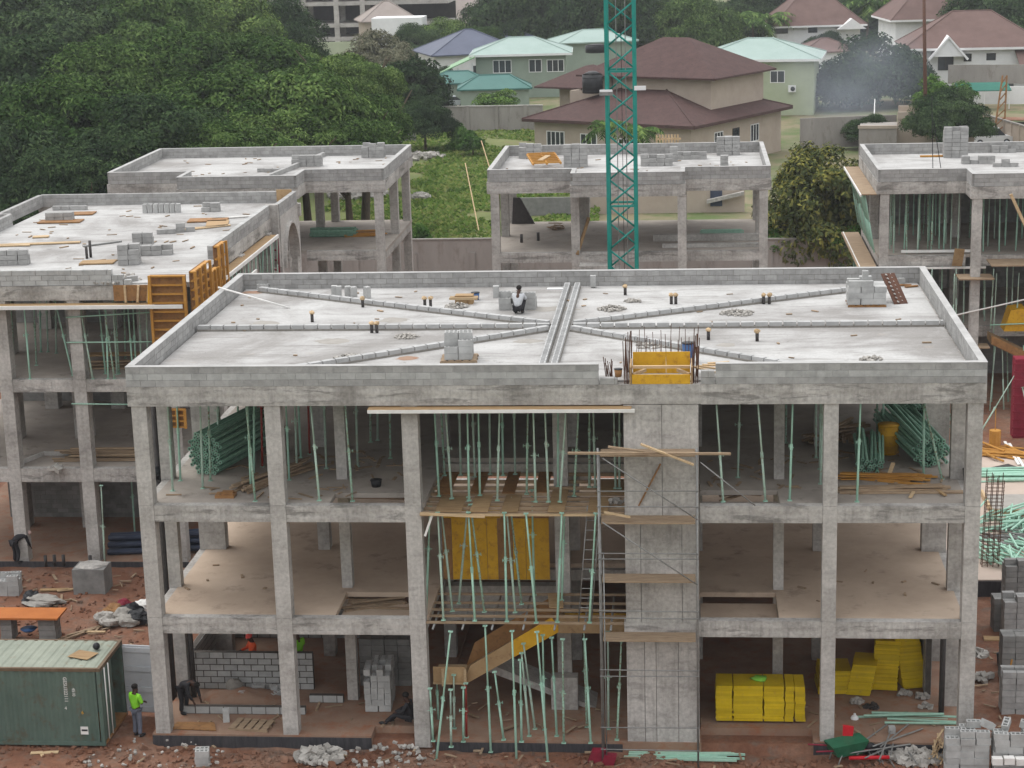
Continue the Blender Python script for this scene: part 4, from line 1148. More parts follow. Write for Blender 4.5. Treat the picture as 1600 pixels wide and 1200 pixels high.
# ------------------------------------------------------------------ bundles, piles and boards inside the front building
def bundle(name, a, b, r, n, label, mat='prop_dk', rad=.037, spread=.04, sq=1.0, cat='bundle', ring=True):
    """tubes lying side by side between a and b, heaped within radius r"""
    a, b = Vector(a), Vector(b)
    d = (b - a).normalized()
    s = d.cross(Vector((0, 0, 1))).normalized(); u = s.cross(d)
    mb = MB()
    pts = []
    step = rad * (2.9 if ring else 2.05)
    k = 0
    zz = -r * sq
    while zz <= r * sq:
        wdt = r * math.sqrt(max(0.05, 1 - (zz / (r * sq)) ** 2 * .75))
        xx = -wdt + (k % 2) * step * .5
        while xx <= wdt:
            pts.append((xx, zz)); xx += step
        zz += step * .9; k += 1
    for (x, z) in pts[:n] if n else pts:
        o = random.uniform(-spread, spread)
        p0 = a + s * x + u * z - d * o * 2; p1 = b + s * (x + random.uniform(-spread, spread)) + u * (z + random.uniform(-spread, spread) * .5) + d * o * 3
        mb.tube(p0, p1, rad, 7)
        if ring:
            mb.tube(p0 - d * .015, p0 + d * .01, rad * 1.42, 8)
            mb.tube(p0 - d * .02, p0 - d * .016, rad * .62, 7, m=1)  # dark disc put in for the shaded hollow of the tube end
    return tag(mb.build(name, [M[mat], M['pvc']], None, kind=None), label, cat)
e1 = (1.364, 3.279, 7.600)
tag(bundle('prop_bundle', (e1[0], e1[1], 8.32), (e1[0] + 1.0, e1[1] + 3.6, 8.32), .56, 0, 'large bundle of green props lying on the left of the top storey', rad=.048, sq=1.15, spread=.03), 'large bundle of green props lying on the left of the top storey', 'bundle', kind='stuff')
e2 = (24.389, 4.217, 7.600)
tag(bundle('prop_bundle', (e2[0], e2[1], 8.02), (e2[0] - .9, e2[1] + 3.2, 8.45), .62, 0, 'large heap of green props on the right of the top storey', rad=.048, sq=.62, spread=.12), 'large heap of green props on the right of the top storey', 'bundle', kind='stuff')
e2 = (24.587, 7.050, 7.600)
tag(bundle('prop_bundle', (e2[0], e2[1], 8.4), (e2[0] - 1.2, e2[1] + 3.0, 9.0), .7, 0, 'upper heap of green props behind the right bundle', rad=.048, sq=.7, spread=.2), 'upper heap of green props behind the right bundle', 'bundle', kind='stuff')
e3 = (22.438, 3.517, 7.600)
tag(bundle('prop_bundle', (e3[0], e3[1], 7.85), (e3[0] + .1, e3[1] + 2.2, 8.2), .45, 0, 'small heap of green props left of the right bundle', rad=.045, sq=.45, spread=.12), 'small heap of green props left of the right bundle', 'bundle', kind='stuff')
def pile(name, c, L, W_, n, an, label, mat='timber_s', z=7.6, sec=(.1, .05), spread=.2, cat='timber', h=.3):
    mb = MB()
    for i in range(n):
        q = an + random.uniform(-spread, spread)
        l = L * random.uniform(.6, 1.0)
        y = random.uniform(-W_, W_)
        d = Vector((math.cos(q), math.sin(q), 0)); s = Vector((-math.sin(an), math.cos(an), 0))
        m0 = Vector((c[0], c[1], z)) + s * y + d * random.uniform(-.2, .2)
        zz = sec[1] / 2 + h * random.random() * (1 - abs(y) / (W_ + .01))
        mb.bar(m0 - d * l / 2 + Vector((0, 0, zz)), m0 + d * l / 2 + Vector((0, 0, zz + random.uniform(-.04, .06) * (zz > .1))), sec[0], sec[1])
    return tag(mb.build(name, M[mat]), label, cat, kind='stuff')
pile('timber_pile', (3.645, 2.849), 3.6, .35, 34, 1.05, 'sloping pile of grey timbers beside the second front column', 'timber_s', spread=.1)
pile('timber_pile', (1.836, 8.214), 2.2, .9, 40, .3, 'jumble of boards behind the left prop bundle', 'timber_s', spread=1.2, h=.6)
pile('timber_pile', (21.679, 7.073), 2.4, .7, 30, 1.0, 'dim jumble of timbers behind the right front column', 'timber_s', spread=.7, h=.8)
pile('formwork_pile', (22.686, 2.825), 3.0, .3, 22, -.1, 'heap of orange formwork strips on the right top storey', 'orange', sec=(.12, .03), spread=.25, h=.16)
pile('timber_pile', (22.976, 1.487), 3.8, .2, 9, .08, 'long grey boards on the right top storey floor', 'timber_s', sec=(.2, .05), spread=.08, h=.14)
pile('timber_pile', (18.211, 2.485), 2.0, .4, 10, .25, 'loose boards in the sunken floor panel right of the core', 'timber_s', z=7.25, spread=.6, h=.25)
pile('timber_pile', (7.122, 1.800), 1.8, .35, 8, .05, 'loose boards in the left sunken panel of top storey', 'timber_s', z=7.25, spread=.4, h=.2)
pile('timber_pile', (6.797, 2.192), 2.4, .4, 9, .1, 'dark boards in the left sunken panel of first floor', 'timber_s', z=3.62, spread=.35, h=.2)
board('plank', (*(23.400, 1.034), 7.65), (.6, .1, .05), 'short pale plank end on the right top storey edge', 'timber', 1.3, 'plank')
board('plank', (*(24.272, 1.228), 7.65), (.6, .1, .05), 'second short plank near the right end of top storey', 'ply', 1.9, 'plank')
board('plank', (*(22.940, 3.030), 7.72), (.9, .12, .04), 'pale plank stuck in the orange formwork heap', 'timber', (0, -.5, 1.2), 'plank')
bl_ = (23.159, 4.222, 7.600)
YB_ = thing('barrel', 'yellow barrel in shade beside the prop heaps', 'barrel', (bl_[0], bl_[1] + 1.5, 7.6))
MB().tube((0, 0, 0), (0, 0, .95), .33, 14).build('body', M['ply_y'], YB_, True)
for z in (.02, .3, .62, .93):
    MB().tube((0, 0, z), (0, 0, z + .03), .35, 14).build('hoop', M['ply_y'], YB_, True)
bucket((-0.156, 2.854, 7.600), 'dark pail by the left corner column of top storey', 'black', .16, .4)
bucket((25.236, 2.483, 7.600), 'dark pail by the right corner column of top storey', 'black', .16, .4)
tag(MB().box(-.3, .3, -.2, .2, 0, .1).box(-.1, .25, -.15, .1, .105, .18).build('block_scrap', M['ply_b'], None, False, (2.546, 0.934, 7.600)), 'small tan scrap of timber on the left top storey floor', 'scrap')
bucket((7.063, 2.015, 7.600), 'dark pot lying near the left sunken panel', 'black', .18, .2)
# drain pipes beside columns
for (x, y, z0, z1, l) in ((-.12, 2.9, 0, 10.6, 'dark downpipe at the left side of the front building'), (24.6, 2.2, .1, 3.4, 'dark downpipe at the right ground-floor column'), (0.55, 2.9, .1, 3.4, 'dark pipe beside the left ground-floor column')):
    tag(MB().tube((x, y, z0), (x, y, z1), .09, 8).build('downpipe', M['pvc'], None, True), l, 'pipe')

# ------------------------------------------------------------------ ground floor of the front building
BW = thing('block_wall', 'half-built block wall of six courses in the left ground-floor bay', 'wall')
q0, q1 = (0.274, 3.665), (4.418, 3.660)
wall_blocks(BW, q0, (q1[0], q0[1]), .12, 6, single=(0, 1, 2, 3, 4, 5), t=.2, h=.215, bl=.46, name='blockwork_run', core='mortar_dk', gap=.032)
BW2 = thing('block_wall', 'low single course of blocks near the front of the left ground-floor bay', 'wall')
q2, q3 = (0.478, 1.627), (4.522, 1.584)
wall_blocks(BW2, q2, (q3[0], q2[1]), .12, 1, single=(0,), t=.2, h=.26, bl=.46, name='blockwork_run', core='mortar_dk', gap=.032)
BW3 = thing('block_wall', 'low course of blocks beside the inner column of the ground floor', 'wall')
q4, q5 = (4.450, 2.604), (5.580, 2.530)
wall_blocks(BW3, q4, (q5[0], q4[1]), .12, 1, single=(0,), t=.2, h=.26, bl=.46, name='blockwork_run', core='mortar_dk', gap=.032)
BW4 = thing('block_wall', 'side wall of hollow blocks along the left of the ground floor', 'wall')
wall_blocks(BW4, (q0[0], q0[1] + .2), (q0[0] + .1, q0[1] + 4.6), .12, 6, single=(5,), t=.2, h=.215, bl=.46, name='blockwork_run', core='mortar_dk', gap=.032, hollow_top=True)
BW5 = thing('block_wall', 'rear wall of blocks behind the bricklayers', 'wall')
wall_blocks(BW5, (q0[0] + .3, q0[1] + 4.6), (5.2, q0[1] + 4.6), .12, 6, single=(5,), t=.2, h=.215, bl=.46, name='blockwork_run', core='mortar_dk', gap=.032)
BW6 = thing('block_wall', 'side wall of the right ground-floor bay with hollow blocks on top', 'wall')
wall_blocks(BW6, (24.35, 3.6), (24.35, 9.5), .12, 9, t=.2, h=.215, bl=.46, name='blockwork_run', core='mortar_dk', gap=.032)
tag(MB().ball((0, 0, 0), .9, 14, 7, (1.6, .8, .35), .2).build('sand_heap', M['floor_red'], None, True, (*(2.343, 2.654), .12)), 'low heap of grey sand between the block walls', 'heap')
tag(MB().ball((0, 0, 0), .3, 10, 6, (1, .8, 1.1), .12).build('mortar_heap', M['mortar'], None, True, (*(1.829, 3.221), .3)), 'pointed heap of mortar before the block wall', 'heap')
for i, p in enumerate(((2.639, 3.241, 0.120), (3.151, 3.148, 0.120), (3.291, 2.888, 0.120), (2.207, 2.598, 0.120))):
    blk((p[0], p[1], .23 if i else .33), (0, math.pi / 2 if i in (1, 3) else 0, .5 * i), ORD[i] + ' loose block from the left before the half-built wall' if i < 3 else 'block tilted by the mortar heap before the half-built wall', 'loose blocks by the wall')
blk((*(2.082, 0.968), .33), (0, math.pi / 2, .2), 'single upright block on the front of the left ground floor', None)
tag(MB().prism([(0, 0, 0), (1.5, -.1, 0), (1.3, .5, 0), (.1, .5, 0)], (0, 0, .03)).build('plywood_sheet', M['ply_b'], None, False, (*(0.435, 0.283), .14)), 'orange brown board on the floor by the left front column', 'board')
PL = pallet((*(2.992, 0.599), .125), 1.3, .8, -.15, 'slatted timber pallet lying on the ground floor edge')
s1 = (6.798, 2.253)
stack((s1[0], s1[1] + .2, .13), 4, 3, [12, 12, 12, 12, 12, 10, 8], .05, 'the tall stack in the left ground-floor bay', 'blocks stacked in the left ground-floor bay', on_edge=True)
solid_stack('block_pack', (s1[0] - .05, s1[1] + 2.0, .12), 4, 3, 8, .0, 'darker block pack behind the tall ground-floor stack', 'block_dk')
def yellow_stack(c, sx, sy, n, th, rz, label, straps=0, lean=0.0):
    t = thing('panel_stack', label, 'formwork', c, rz)
    for i in range(n):
        j = random.uniform(-.022, .022)
        MB().box(-sx / 2 + j + lean * i, sx / 2 + j + lean * i, -sy / 2 + j * .6, sy / 2 + j * .6, i * th + .003, (i + 1) * th).build('panel', M['bright_y'], t)
    for k in range(straps):
        x = -sx / 2 + sx * (k + 1) / (straps + 1)
        MB().box(x - .012, x + .012, -sy / 2 - .03, sy / 2 + .03, -.0, n * th + .012).build('strap', M['black'], t)
    return t
ya, yb = (17.554, 1.345), (20.328, 1.714)
for i, (f0, f1, st) in enumerate(((0, .19, 0), (.195, .53, 0), (.535, .765, 0), (.77, .875, 0), (.88, 1.0, 0))):
    x0, x1 = ya[0] + (yb[0] - ya[0]) * f0, ya[0] + (yb[0] - ya[0]) * f1
    yellow_stack(((x0 + x1) / 2, 1.75, .2), x1 - x0 - .025, 1.0, 14, .083, 0.0, ORD[i] + ' strapped pack of bright yellow panels from the left, beside the core')
board('timber_bearer', ((ya[0] + yb[0]) / 2, 1.6, .16), (yb[0] - ya[0], .1, .08), 'timber bearer under the bright yellow panel packs', 'timber_s')
for i, (pxy, n, rz, ln) in enumerate((((21.455, 3.558), 12, .05, .004), ((22.221, 3.474), 16, -.15, .012), ((23.054, 3.910), 26, -.1, .004), ((23.888, 4.088), 30, .25, -.012))):
    yellow_stack((pxy[0] - (.0 if i else .1), pxy[1] + .55, .15), (1.0, .75, .8, .8)[i], 1.1, n, .065, rz, ORD[i] + ' leaning stack of yellow panels from the left in the right bay', 0, ln)
tag(MB().ball((0, 0, 0), .22, 9, 5, (1.2, 1, .35), .3).build('cloth', m_noise('lime_cloth', lin(120, 190, 60), lin(150, 210, 90), 5), None, True, (18.9, 1.75, 1.42)), 'crumpled lime vest lying on the yellow packs', 'cloth')
for i, p in enumerate(((22.076, 2.958, 0.120), (22.483, 2.565, 0.120), (24.177, 3.420, 0.120), (24.162, 2.609, 0.120), (23.598, 3.663, 0.120))):
    heap(p, .22, .12, 22, ORD[i] + ' small debris patch on the right ground floor from the left', 'rubble' if i != 1 else 'pvc', .13, .11)

# ------------------------------------------------------------------ yard in front and at left
M['cont'] = m_noise('green_container_paint', lin(76, 92, 84), lin(92, 108, 99), .8, .55, third=(lin(86, 72, 54), .54, .75), bump=.1)
M['cont_roof'] = m_noise('faded_container_roof', lin(124, 130, 118), lin(142, 147, 134), 1.0, .7, third=(lin(120, 92, 66), .6, .8), bump=.1)
M['cont_rust'] = m_noise('rusty_container_frame', lin(92, 72, 56), lin(110, 96, 78), 3, .7)
M['door_in'] = m_noise('pale_door_inside', lin(160, 162, 166), lin(182, 184, 186), 1.2, .6, third=(lin(140, 120, 104), .62, .8), bump=.1)
CT = thing('shipping_container', 'weathered green corrugated shipping container with open pale door', 'container')
cx1, cy0 = -1.36, -.72
cx0, cy1, ch = cx1 - 6.06, cy0 + 2.44, 2.56
mb = MB()
x = cx0 + .1; kk = 0
prof = []
while x < cx1 - .14:
    for dx, dy in ((0, 0.0), (.07, .036), (.15, .036), (.22, 0.0)):
        if x + dx < cx1 - .12: prof.append((x + dx, cy0 + .015 + dy))
    x += .29
vs, fs = [], []
for (a, b) in prof: vs += [(a, b, .12), (a, b, ch - .1)]
for i in range(len(prof) - 1): fs.append((2 * i, 2 * i + 2, 2 * i + 3, 2 * i + 1))
mb.add(vs, fs)
mb.build('side_wall', M['cont'], CT)
MB().box(cx0, cx1 - .12, cy1 - .05, cy1, .1, ch - .1).build('side_wall', M['cont'], CT)
for y in (cy0, cy1 - .1):
    MB().box(cx0, cx1, y, y + .1, ch - .1, ch + .002).build('top_rail', M['cont_rust'], CT)
    MB().box(cx0, cx1, y, y + .1, .0, .12).build('bottom_rail', M['cont'], CT)
    MB().box(cx1 - .12, cx1, y - .004, y + .104, .122, ch - .102).build('corner_post', M['cont'], CT)
MB().box(cx1 - .1, cx1, cy0 + .11, cy1 - .11, ch - .12, ch).build('header', M['cont_rust'], CT)
MB().box(cx0, cx1, cy0 + .1, cy1 - .1, .0, .1).build('floor', M['ply_b'], CT)
vs, fs = [], []
x = cx0; pr = []
while x < cx1 - .1:
    for dx, dz in ((0, .0), (.05, .022), (.22, .022), (.27, .0)):
        if x + dx < cx1 - .1: pr.append((x + dx, ch - .02 + dz))
    x += .33
for (a, b) in pr: vs += [(a, cy0 + .1, b), (a, cy1 - .1, b)]
for i in range(len(pr) - 1): fs.append((2 * i, 2 * i + 2, 2 * i + 3, 2 * i + 1))
MB().add(vs, fs).build('roof', M['cont_roof'], CT)
# closed left leaf and lock bars, open right leaf
lf = MB().box(cx1 - .06, cx1 - .01, cy0 + .11, cy0 + 1.2, .12, ch - .13).build('door', M['cont'], CT)
for y in (cy0 + .35, cy0 + .75):
    MB().tube((cx1 + .03, y, .1), (cx1 + .03, y, ch - .1), .022, 6).build('lock_bar', M['timber_w'], lf, True)
dr = MB().box(0, 1.18, -.03, .03, .14, ch - .14).build('door', M['door_in'], CT)
dr['label'] = 'open pale grey door leaf'
dr.location = (cx1 + .02, cy1 - .06, 0); dr.rotation_euler = (0, 0, -.1)
for z in (.18, .85, 1.55, 2.2):
    MB().box(.03, 1.15, -.075, -.033, z, z + .16).build('door_rib', M['door_in'], dr)
MB().box(1.17, 1.21, -.05, .045, .12, ch - .12).build('door_seal', M['black'], dr)
def text(s, size, loc, rot, mat, parent, name='lettering'):
    cu = bpy.data.curves.new(name, 'FONT')
    cu.body = s; cu.size = size; cu.extrude = .002
    o = bpy.data.objects.new(name, cu); COL.objects.link(o)
    me = bpy.data.meshes.new_from_object(o.evaluated_get(bpy.context.evaluated_depsgraph_get()))
    bpy.data.objects.remove(o)
    me.materials.clear(); me.materials.append(M[mat])
    return link(name, me, parent, loc, rot)
M['label_y'] = m_noise('yellow_print', lin(190, 140, 40), lin(200, 150, 50), 4)
zt = (-2.498, 2.280)[1]
text('GESU322111', .155, ((-2.539, 2.280)[0], cy0 + .008, zt), (R(90), R(90), 0), 'timber_w', CT)
text('4', .155, ((-2.570, 1.195)[0], cy0 + .008, (-2.570, 1.195)[1]), (R(90), 0, 0), 'timber_w', CT)
text('4510', .14, ((-2.284, 1.922)[0], cy0 + .008, (-2.284, 1.922)[1]), (R(90), R(90), 0), 'timber_w', CT)
text('6', .16, ((-2.052, 1.051)[0], cy0 + .008, (-2.052, 1.051)[1]), (R(90), 0, 0), 'label_y', CT)
qx, qz = (-1.996, 0.495)
MB().box(qx - .12, qx + .12, cy0 + .002, cy0 + .008, qz - .12, qz + .14).build('sticker', M['timber_w'], CT)
MB().box(qx - .09, qx + .1, cy0 - .002, cy0 + .0015, qz - .01, qz + .05).build('sticker_mark', M['black'], CT)
tag(MB().obox((0, 0, 0), (.75, .6, .015)).build('plywood_sheet', M['ply'], None, False, (*(-2.191, 0.321), 2.60)), 'tan plywood offcut lying on the container roof', 'board').rotation_euler = (0, 0, -.35)
tag(MB().ball((0, 0, 0), .12, 9, 6).build('rubber_ball', M['black'], None, True, (*(-1.924, 0.863), 2.68)), 'black round object on the container roof', 'ball')
tag(MB().bar((-.4, 0, .04), (.45, .1, .04), .16, .03).bar((-.1, .08, .02), (.05, -.2, .02), .1, .03).build('plank_scrap', M['timber'], None, False, (*(-3.169, -1.285), -.05)), 'pale plank scrap on red soil before the container', 'plank')
# blocks standing in front
fb = (1.927, -1.674)
stack((fb[0], fb[1] + .1, -.28), 1, 2, [2, 2, 2], .15, 'the small stack on red soil at the bottom edge', 'blocks at the bottom edge', on_edge=False)
heap((5.397, -0.748), .75, .35, 130, 'pale rubble heap on the soil in front of the building', 'rubble', -.28, .16)
heap((7.353, -0.504), 1.6, .1, 90, 'scattered stones on the soil in front of the building', 'rubble', -.26, .1)
heap((0.335, -1.363), 2.2, .06, 80, 'scattered stones on the soil beside the container', 'rubble', -.08, .07)
mf = (13.928, -0.908)
tag(MB().prism([(-.3, 0, 0), (.15, 0, 0), (.3, 0, .5), (-.12, 0, .5)], (0, .3, 0)).prism([(.1, -.1, 0), (.5, -.1, 0), (.62, -.1, .4), (.25, -.1, .42)], (0, .25, 0)).build('maroon_formwork', M['maroon'], None, False, (mf[0], mf[1], -.4)), 'maroon steel form lying at the bottom edge below the scaffold', 'formwork')
pile('prop_pile', (16.695, -0.388), 3.8, .28, 9, .03, 'green props lying on the ground before the core', 'prop', z=-.3, sec=(.06, .06), spread=.05, h=.1, cat='props')
# left yard
ob = thing('plywood_table', 'orange brown plywood sheet over stacked blocks behind the container', 'board', (0, 0, 0))
o0, o1 = (-7.686, 7.758), (-5.590, 8.953)
MB().box(-9.5, o1[0], o0[1], o0[1] + 1.1, .88, .95).build('sheet', m_noise('orange_ply', lin(158, 92, 44), lin(176, 108, 56), 1.2, .7, third=(lin(150, 90, 50), .6, .8)), ob)
for x in (-9.2, -7.6, -6.2, -5.2):
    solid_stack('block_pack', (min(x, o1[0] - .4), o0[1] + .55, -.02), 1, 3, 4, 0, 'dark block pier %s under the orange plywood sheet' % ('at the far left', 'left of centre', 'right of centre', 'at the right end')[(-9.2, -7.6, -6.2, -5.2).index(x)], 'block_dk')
tag(MB().tube((0, 0, 0), (0, 0, .1), .18, 14, .3).build('basin', M['blue'], None, True, (*(-6.833, 8.207), .3)), 'blue basin before the orange plywood sheet', 'basin')
bp = (-9.222, 12.537)
stack((bp[0], bp[1] + .4, -.05), 2, 3, [6, 6, 6, 3], .1, 'the stack at the left edge of the yard', 'blocks at the left edge of the yard')
wb = (-6.085, 13.007)
wt = thing('wrapped_pack', 'grey block pack wrapped in plastic film by the left building', 'pack', (wb[0], wb[1] + .4, -.05))
MB().box(-.62, .62, -.5, .5, 0, 1.0).build('pack', M['block_dk'], wt)
MB().ball((0, 0, 1.02), .6, 10, 4, (1.05, .85, .22), .15).build('film', M['core'], wt)
def lump(r, sq, seed, amp=.45):
    """a crumpled sack"""
    mb = MB().ball((0, 0, 0), 1.0, 22, 14)
    vs = []
    for p in mb.v:
        k = 1 + amp * noise.noise((p[0] * 1.3 + seed, p[1] * 1.3, p[2] * 1.3)) + amp * .5 * noise.noise((p[0] * 3.4, p[1] * 3.4 + seed, p[2] * 3.4)) + amp * .3 * abs(noise.noise((p[0] * 7, p[1] * 7, p[2] * 7 + seed)))
        vs.append((p[0] * r * sq[0] * k, p[1] * r * sq[1] * k, max(-.25 * r, p[2] * r * sq[2] * k)))
    mb.v = vs
    return mb
for i, p in enumerate(((-4.553, 9.910), (-4.435, 10.568), (-3.908, 9.922), (-3.785, 10.580), (-3.395, 9.802), (-3.450, 10.851), (-4.281, 11.037), (-3.606, 9.540), (-4.271, 9.527))):
    tag(lump(random.uniform(.34, .5), (1.1, .85, .75), i * 3.7).build('rubbish_bag', M[('rubble', 'ply_b', 'dust', 'black', 'black', 'timber_w', 'maroon', 'dust', 'rubble')[i]], None, False, (p[0], p[1] + .1, .1)), ('pale', 'tan', 'grey', 'large black', 'round black', 'white', 'dark red', 'flat grey', 'small pale')[i] + ' rubbish bag in the heap behind the container', 'bag', 'rubbish bags in the yard')
sh = (-7.542, 11.867)
tag(lump(.5, (1.4, .8, .4), 40, .5).build('plastic_sheet', M['dust'], None, False, (sh[0], sh[1], .1)), 'grey plastic sheet heaped behind the orange plywood', 'sheet')
tag(lump(.32, (1, 1, .8), 50).build('rubbish_bag', M['black'], None, False, (*(-8.034, 11.997), .15)), 'black bag beside the grey plastic sheet', 'bag')
for i, (p, L, an, mt) in enumerate((((-7.579, 13.270), 1.1, .1, 'ply'), ((-7.001, 13.278), .9, .35, 'timber'), ((-5.079, 8.748), 1.9, .95, 'timber_s'), ((-4.988, 9.066), 1.6, .8, 'timber_s'), ((-4.647, 8.883), .8, .0, 'timber'))):
    board('plank', (p[0], p[1], .02), (L, .2 if i == 0 else .11, .05), ('broad tan plank by the wrapped pack', 'thin pale plank by the wrapped pack', 'long grey plank pointing to the container', 'second grey plank pointing to the container', 'short plank behind the container')[i], mt, an, 'plank')
# pipes and timbers inside the left building
for i in range(6):
    za = .25 + (i % 3) * .26; yy = 17.1 + (i // 3) * .3 + (i % 3) * .12
    tag(MB().tube((-6.6, yy, za - .02), (-1.2, yy + .4, za + .12), .12, 10).build('plastic_pipe', M['navy'], None, True), ('front bottom', 'front middle', 'front top', 'rear bottom', 'rear middle', 'rear top')[i] + ' dark blue pipe in the pile in the left building', 'pipe', 'pipes in the left building')
pile('timber_pile', (-6.509, 17.747), 4.2, .5, 26, .0, 'stack of long timbers on the middle floor of the left building', 'timber_s', z=3.98, spread=.03, h=.5)
pile('timber_pile', (-6.238, 18.414), 3.4, .5, 16, .05, 'timbers and boards on the top floor of the left building', 'timber_s', z=7.6, spread=.1, h=.3)
board('plywood_sheet', (*(-5.938, 19.187), 7.95), (3.0, .5, .06), 'brown plywood on the timbers of left building top floor', 'ply', .06)
for i, p in enumerate(((-8.710, 15.711, 0.100), (-8.370, 15.792, 0.100), (-8.006, 15.796, 0.100), (-6.891, 15.733, 0.100))):
    tag(MB().tube((0, 0, 0), (0, 0, .45), .07, 8).build('pipe_stub', M['pvc'], None, True, p), ORD[i] + ' pipe stub from the left at the foot of left building', 'pipe')
heap((-8.140, 16.033), .3, .2, 12, 'two small stones on the middle floor edge of left building', 'rubble', 3.98, .2)

# ------------------------------------------------------------------ right-hand yard
PF = thing('foundation_slab', 'pale concrete foundation slab with dark edge right of the front building', 'slab')
fy_ = (28.290, 13.373)[1]
MB().box(26.3, 46.0, fy_, 30.0, -.3, .55).build('slab', m_noise('pink_slab', lin(168, 152, 140), lin(184, 168, 156), .6), PF)
MB().box(26.28, 46.0, fy_ - .04, fy_ - .003, -.35, .5).build('damp_coat', M['bitumen'], PF)
RC = thing('rebar_column', 'tall rusty rebar column cage right of the front building', 'rebar')
rb, rt = (27.968, 14.926, 0.550), 0
rx, ry = rb[0], rb[1]
ztp = 4.0
for sx in (-.3, -.1, .1, .3):
    for sy in (-.15, .15):
        MB().tube((rx + sx, ry + sy, .5), (rx + sx + .12, ry + sy, ztp + random.uniform(-.1, .3)), .016, 5).build('bar', M['rebar'], RC)
for i in range(24):
    z = .6 + i * .14
    dx = .12 * z / 4
    st_ = MB()
    for a, b in (((-.32, -.17), (.32, -.17)), ((.32, -.17), (.32, .17)), ((.32, .17), (-.32, .17)), ((-.32, .17), (-.32, -.17))):
        st_.tube((rx + a[0] + dx, ry + a[1], z), (rx + b[0] + dx, ry + b[1], z), .009, 4)
    st_.build('stirrup', M['rebar'], RC)
def scatter(c, L, n, an, spread, label, W_=.9, z=.55, h=.35, mat='prop', r=.04):
    mb = MB()
    for i in range(n):
        q = an + random.gauss(0, spread)
        d = Vector((math.cos(q), math.sin(q), 0))
        m0 = Vector((c[0] + random.uniform(-W_, W_), c[1] + random.uniform(-W_, W_) * .8, z + r + random.random() * h))
        mb.tube(m0 - d * L / 2 * random.uniform(.7, 1), m0 + d * L / 2, r, 6)
    return tag(mb.build('prop_pile', M[mat]), label, 'props', kind='stuff')
scatter((28.886, 15.961), 2.0, 40, 1.9, .35, 'nearest tangled heap of green props on the foundation slab', 1.2)
scatter((29.832, 19.706), 2.2, 60, .9, .5, 'middle heap of green props on the foundation slab', 1.6, h=.5)
scatter((29.116, 17.866), 2.6, 26, -.4, .15, 'heap of grey steel tubes on the foundation slab', 1.2, mat='steel', r=.03, h=.2)
scatter((30.351, 26.536), 3.6, 30, .05, .06, 'row of long green props on the foundation slab', 1.2, h=.2)
scatter((30.649, 30.252), 2.2, 26, -.5, .3, 'heap of orange formwork strips on the foundation slab', .9, mat='orange', r=.05, h=.2)
tag(MB().tube((0, 0, 0), (0, 0, .9), .26, 10).tube((0, 0, .9), (0, 0, 1.9), .02, 5).build('orange_drum', M['orange'], None, False, (30.575, 30.886, 0.550)), 'small orange drum with a pole on the foundation slab', 'drum')
for i, (a, b) in enumerate((((31.354, 31.669, 0.600), (31.378, 27.833, 0.600)), ((31.204, 31.996, 0.600), (31.223, 28.232, 0.600)))):
    tag(MB().bar(a, b, .12, .05).build('plank', M['timber_w']), ('right', 'left')[i] + ' white plank lying behind the rebar column', 'plank')
tag(MB().obox((0, 0, 0), (1.0, 1.3, .04)).build('plywood_sheet', M['pvc'], None, False, (*(30.723, 27.509), .6)), 'dark square sheet on the foundation slab', 'sheet').rotation_euler = (0, 0, .6)
tf = thing('timber_tray', 'open timber tray frame right of the rebar column', 'tray', (*(30.222, 22.410), .56))
MB().box(-1.3, -1.2, -1.4, 1.4, 0, .25).build('side', M['timber'], tf); MB().box(-1.2, 2.2, -1.4, -1.3, 0, .25).build('side', M['timber'], tf)
MB().box(-1.19, 2.2, -1.29, 1.4, 0, .05).build('tray', M['dust'], tf)
# maroon column form with raking props
mcx, mcy = (31.976, 32.828)
MC = thing('column_form', 'tall maroon steel column form at the right edge', 'formwork', (mcx + .25, mcy + .3, .55))
MB().box(-.55, .9, -.4, .4, 0, 3.75).build('body', M['maroon'], MC)
for i in range(10):
    MB().box(-.6, .95, -.46, -.403, .1 + i * .38, .17 + i * .38).build('rib', M['maroon'], MC)
prop((mcx + .5, mcy - 1.2, .55, mcx + .05, mcy - .15, 3.0), 'green prop raking against the maroon column form', 'raking props')
prop((mcx - 2.2, mcy - 1.0, .55, mcx - .2, mcy + .2, 3.6), 'long green prop raking left of the maroon column form', 'raking props')
# block stacks at the right edge
for i, (p, n, h) in enumerate((((27.063, 2.628), 2, 7), ((27.445, 5.215), 3, 8), ((28.090, 8.913), 3, 8), ((27.886, 9.820), 2, 6), ((28.603, 12.052), 3, 9))):
    solid_stack('block_pack', (p[0] + .1, p[1] + .3, -.1), 3, 3, h, .02 * i, ORD[i] + ' tall block pack from the front along the right edge', ('block_s', 'block_dk', 'block_s', 'block_dk', 'block_dk')[i], miss=.3)
bq = (25.467, -1.264)
for dx, dy, nx, ny, rows, l in ((-.55, .2, 3, 3, [9, 9, 9, 9, 9, 5], 'left part'), (.85, .1, 3, 3, [9, 9, 9, 9, 9, 6], 'right part')):
    stack((bq[0] + dx, bq[1] + dy, -.15), nx, ny, rows, 0.0, 'the ' + l + ' of the big stack at bottom right', 'blocks in the big bottom right stack, ' + l, jit=.03)
for i, (x, y) in enumerate(((-.35, .3), (.05, .25), (.6, .3), (1.2, .25))):
    blk((bq[0] + x, bq[1] + y, 1.18), (0, (0, .5, -.3, .2)[i], (0, .3, 1.2, -.3)[i]), ORD[i] + ' loose block from the left on top of the big bottom right stack', 'loose blocks on the big stack')
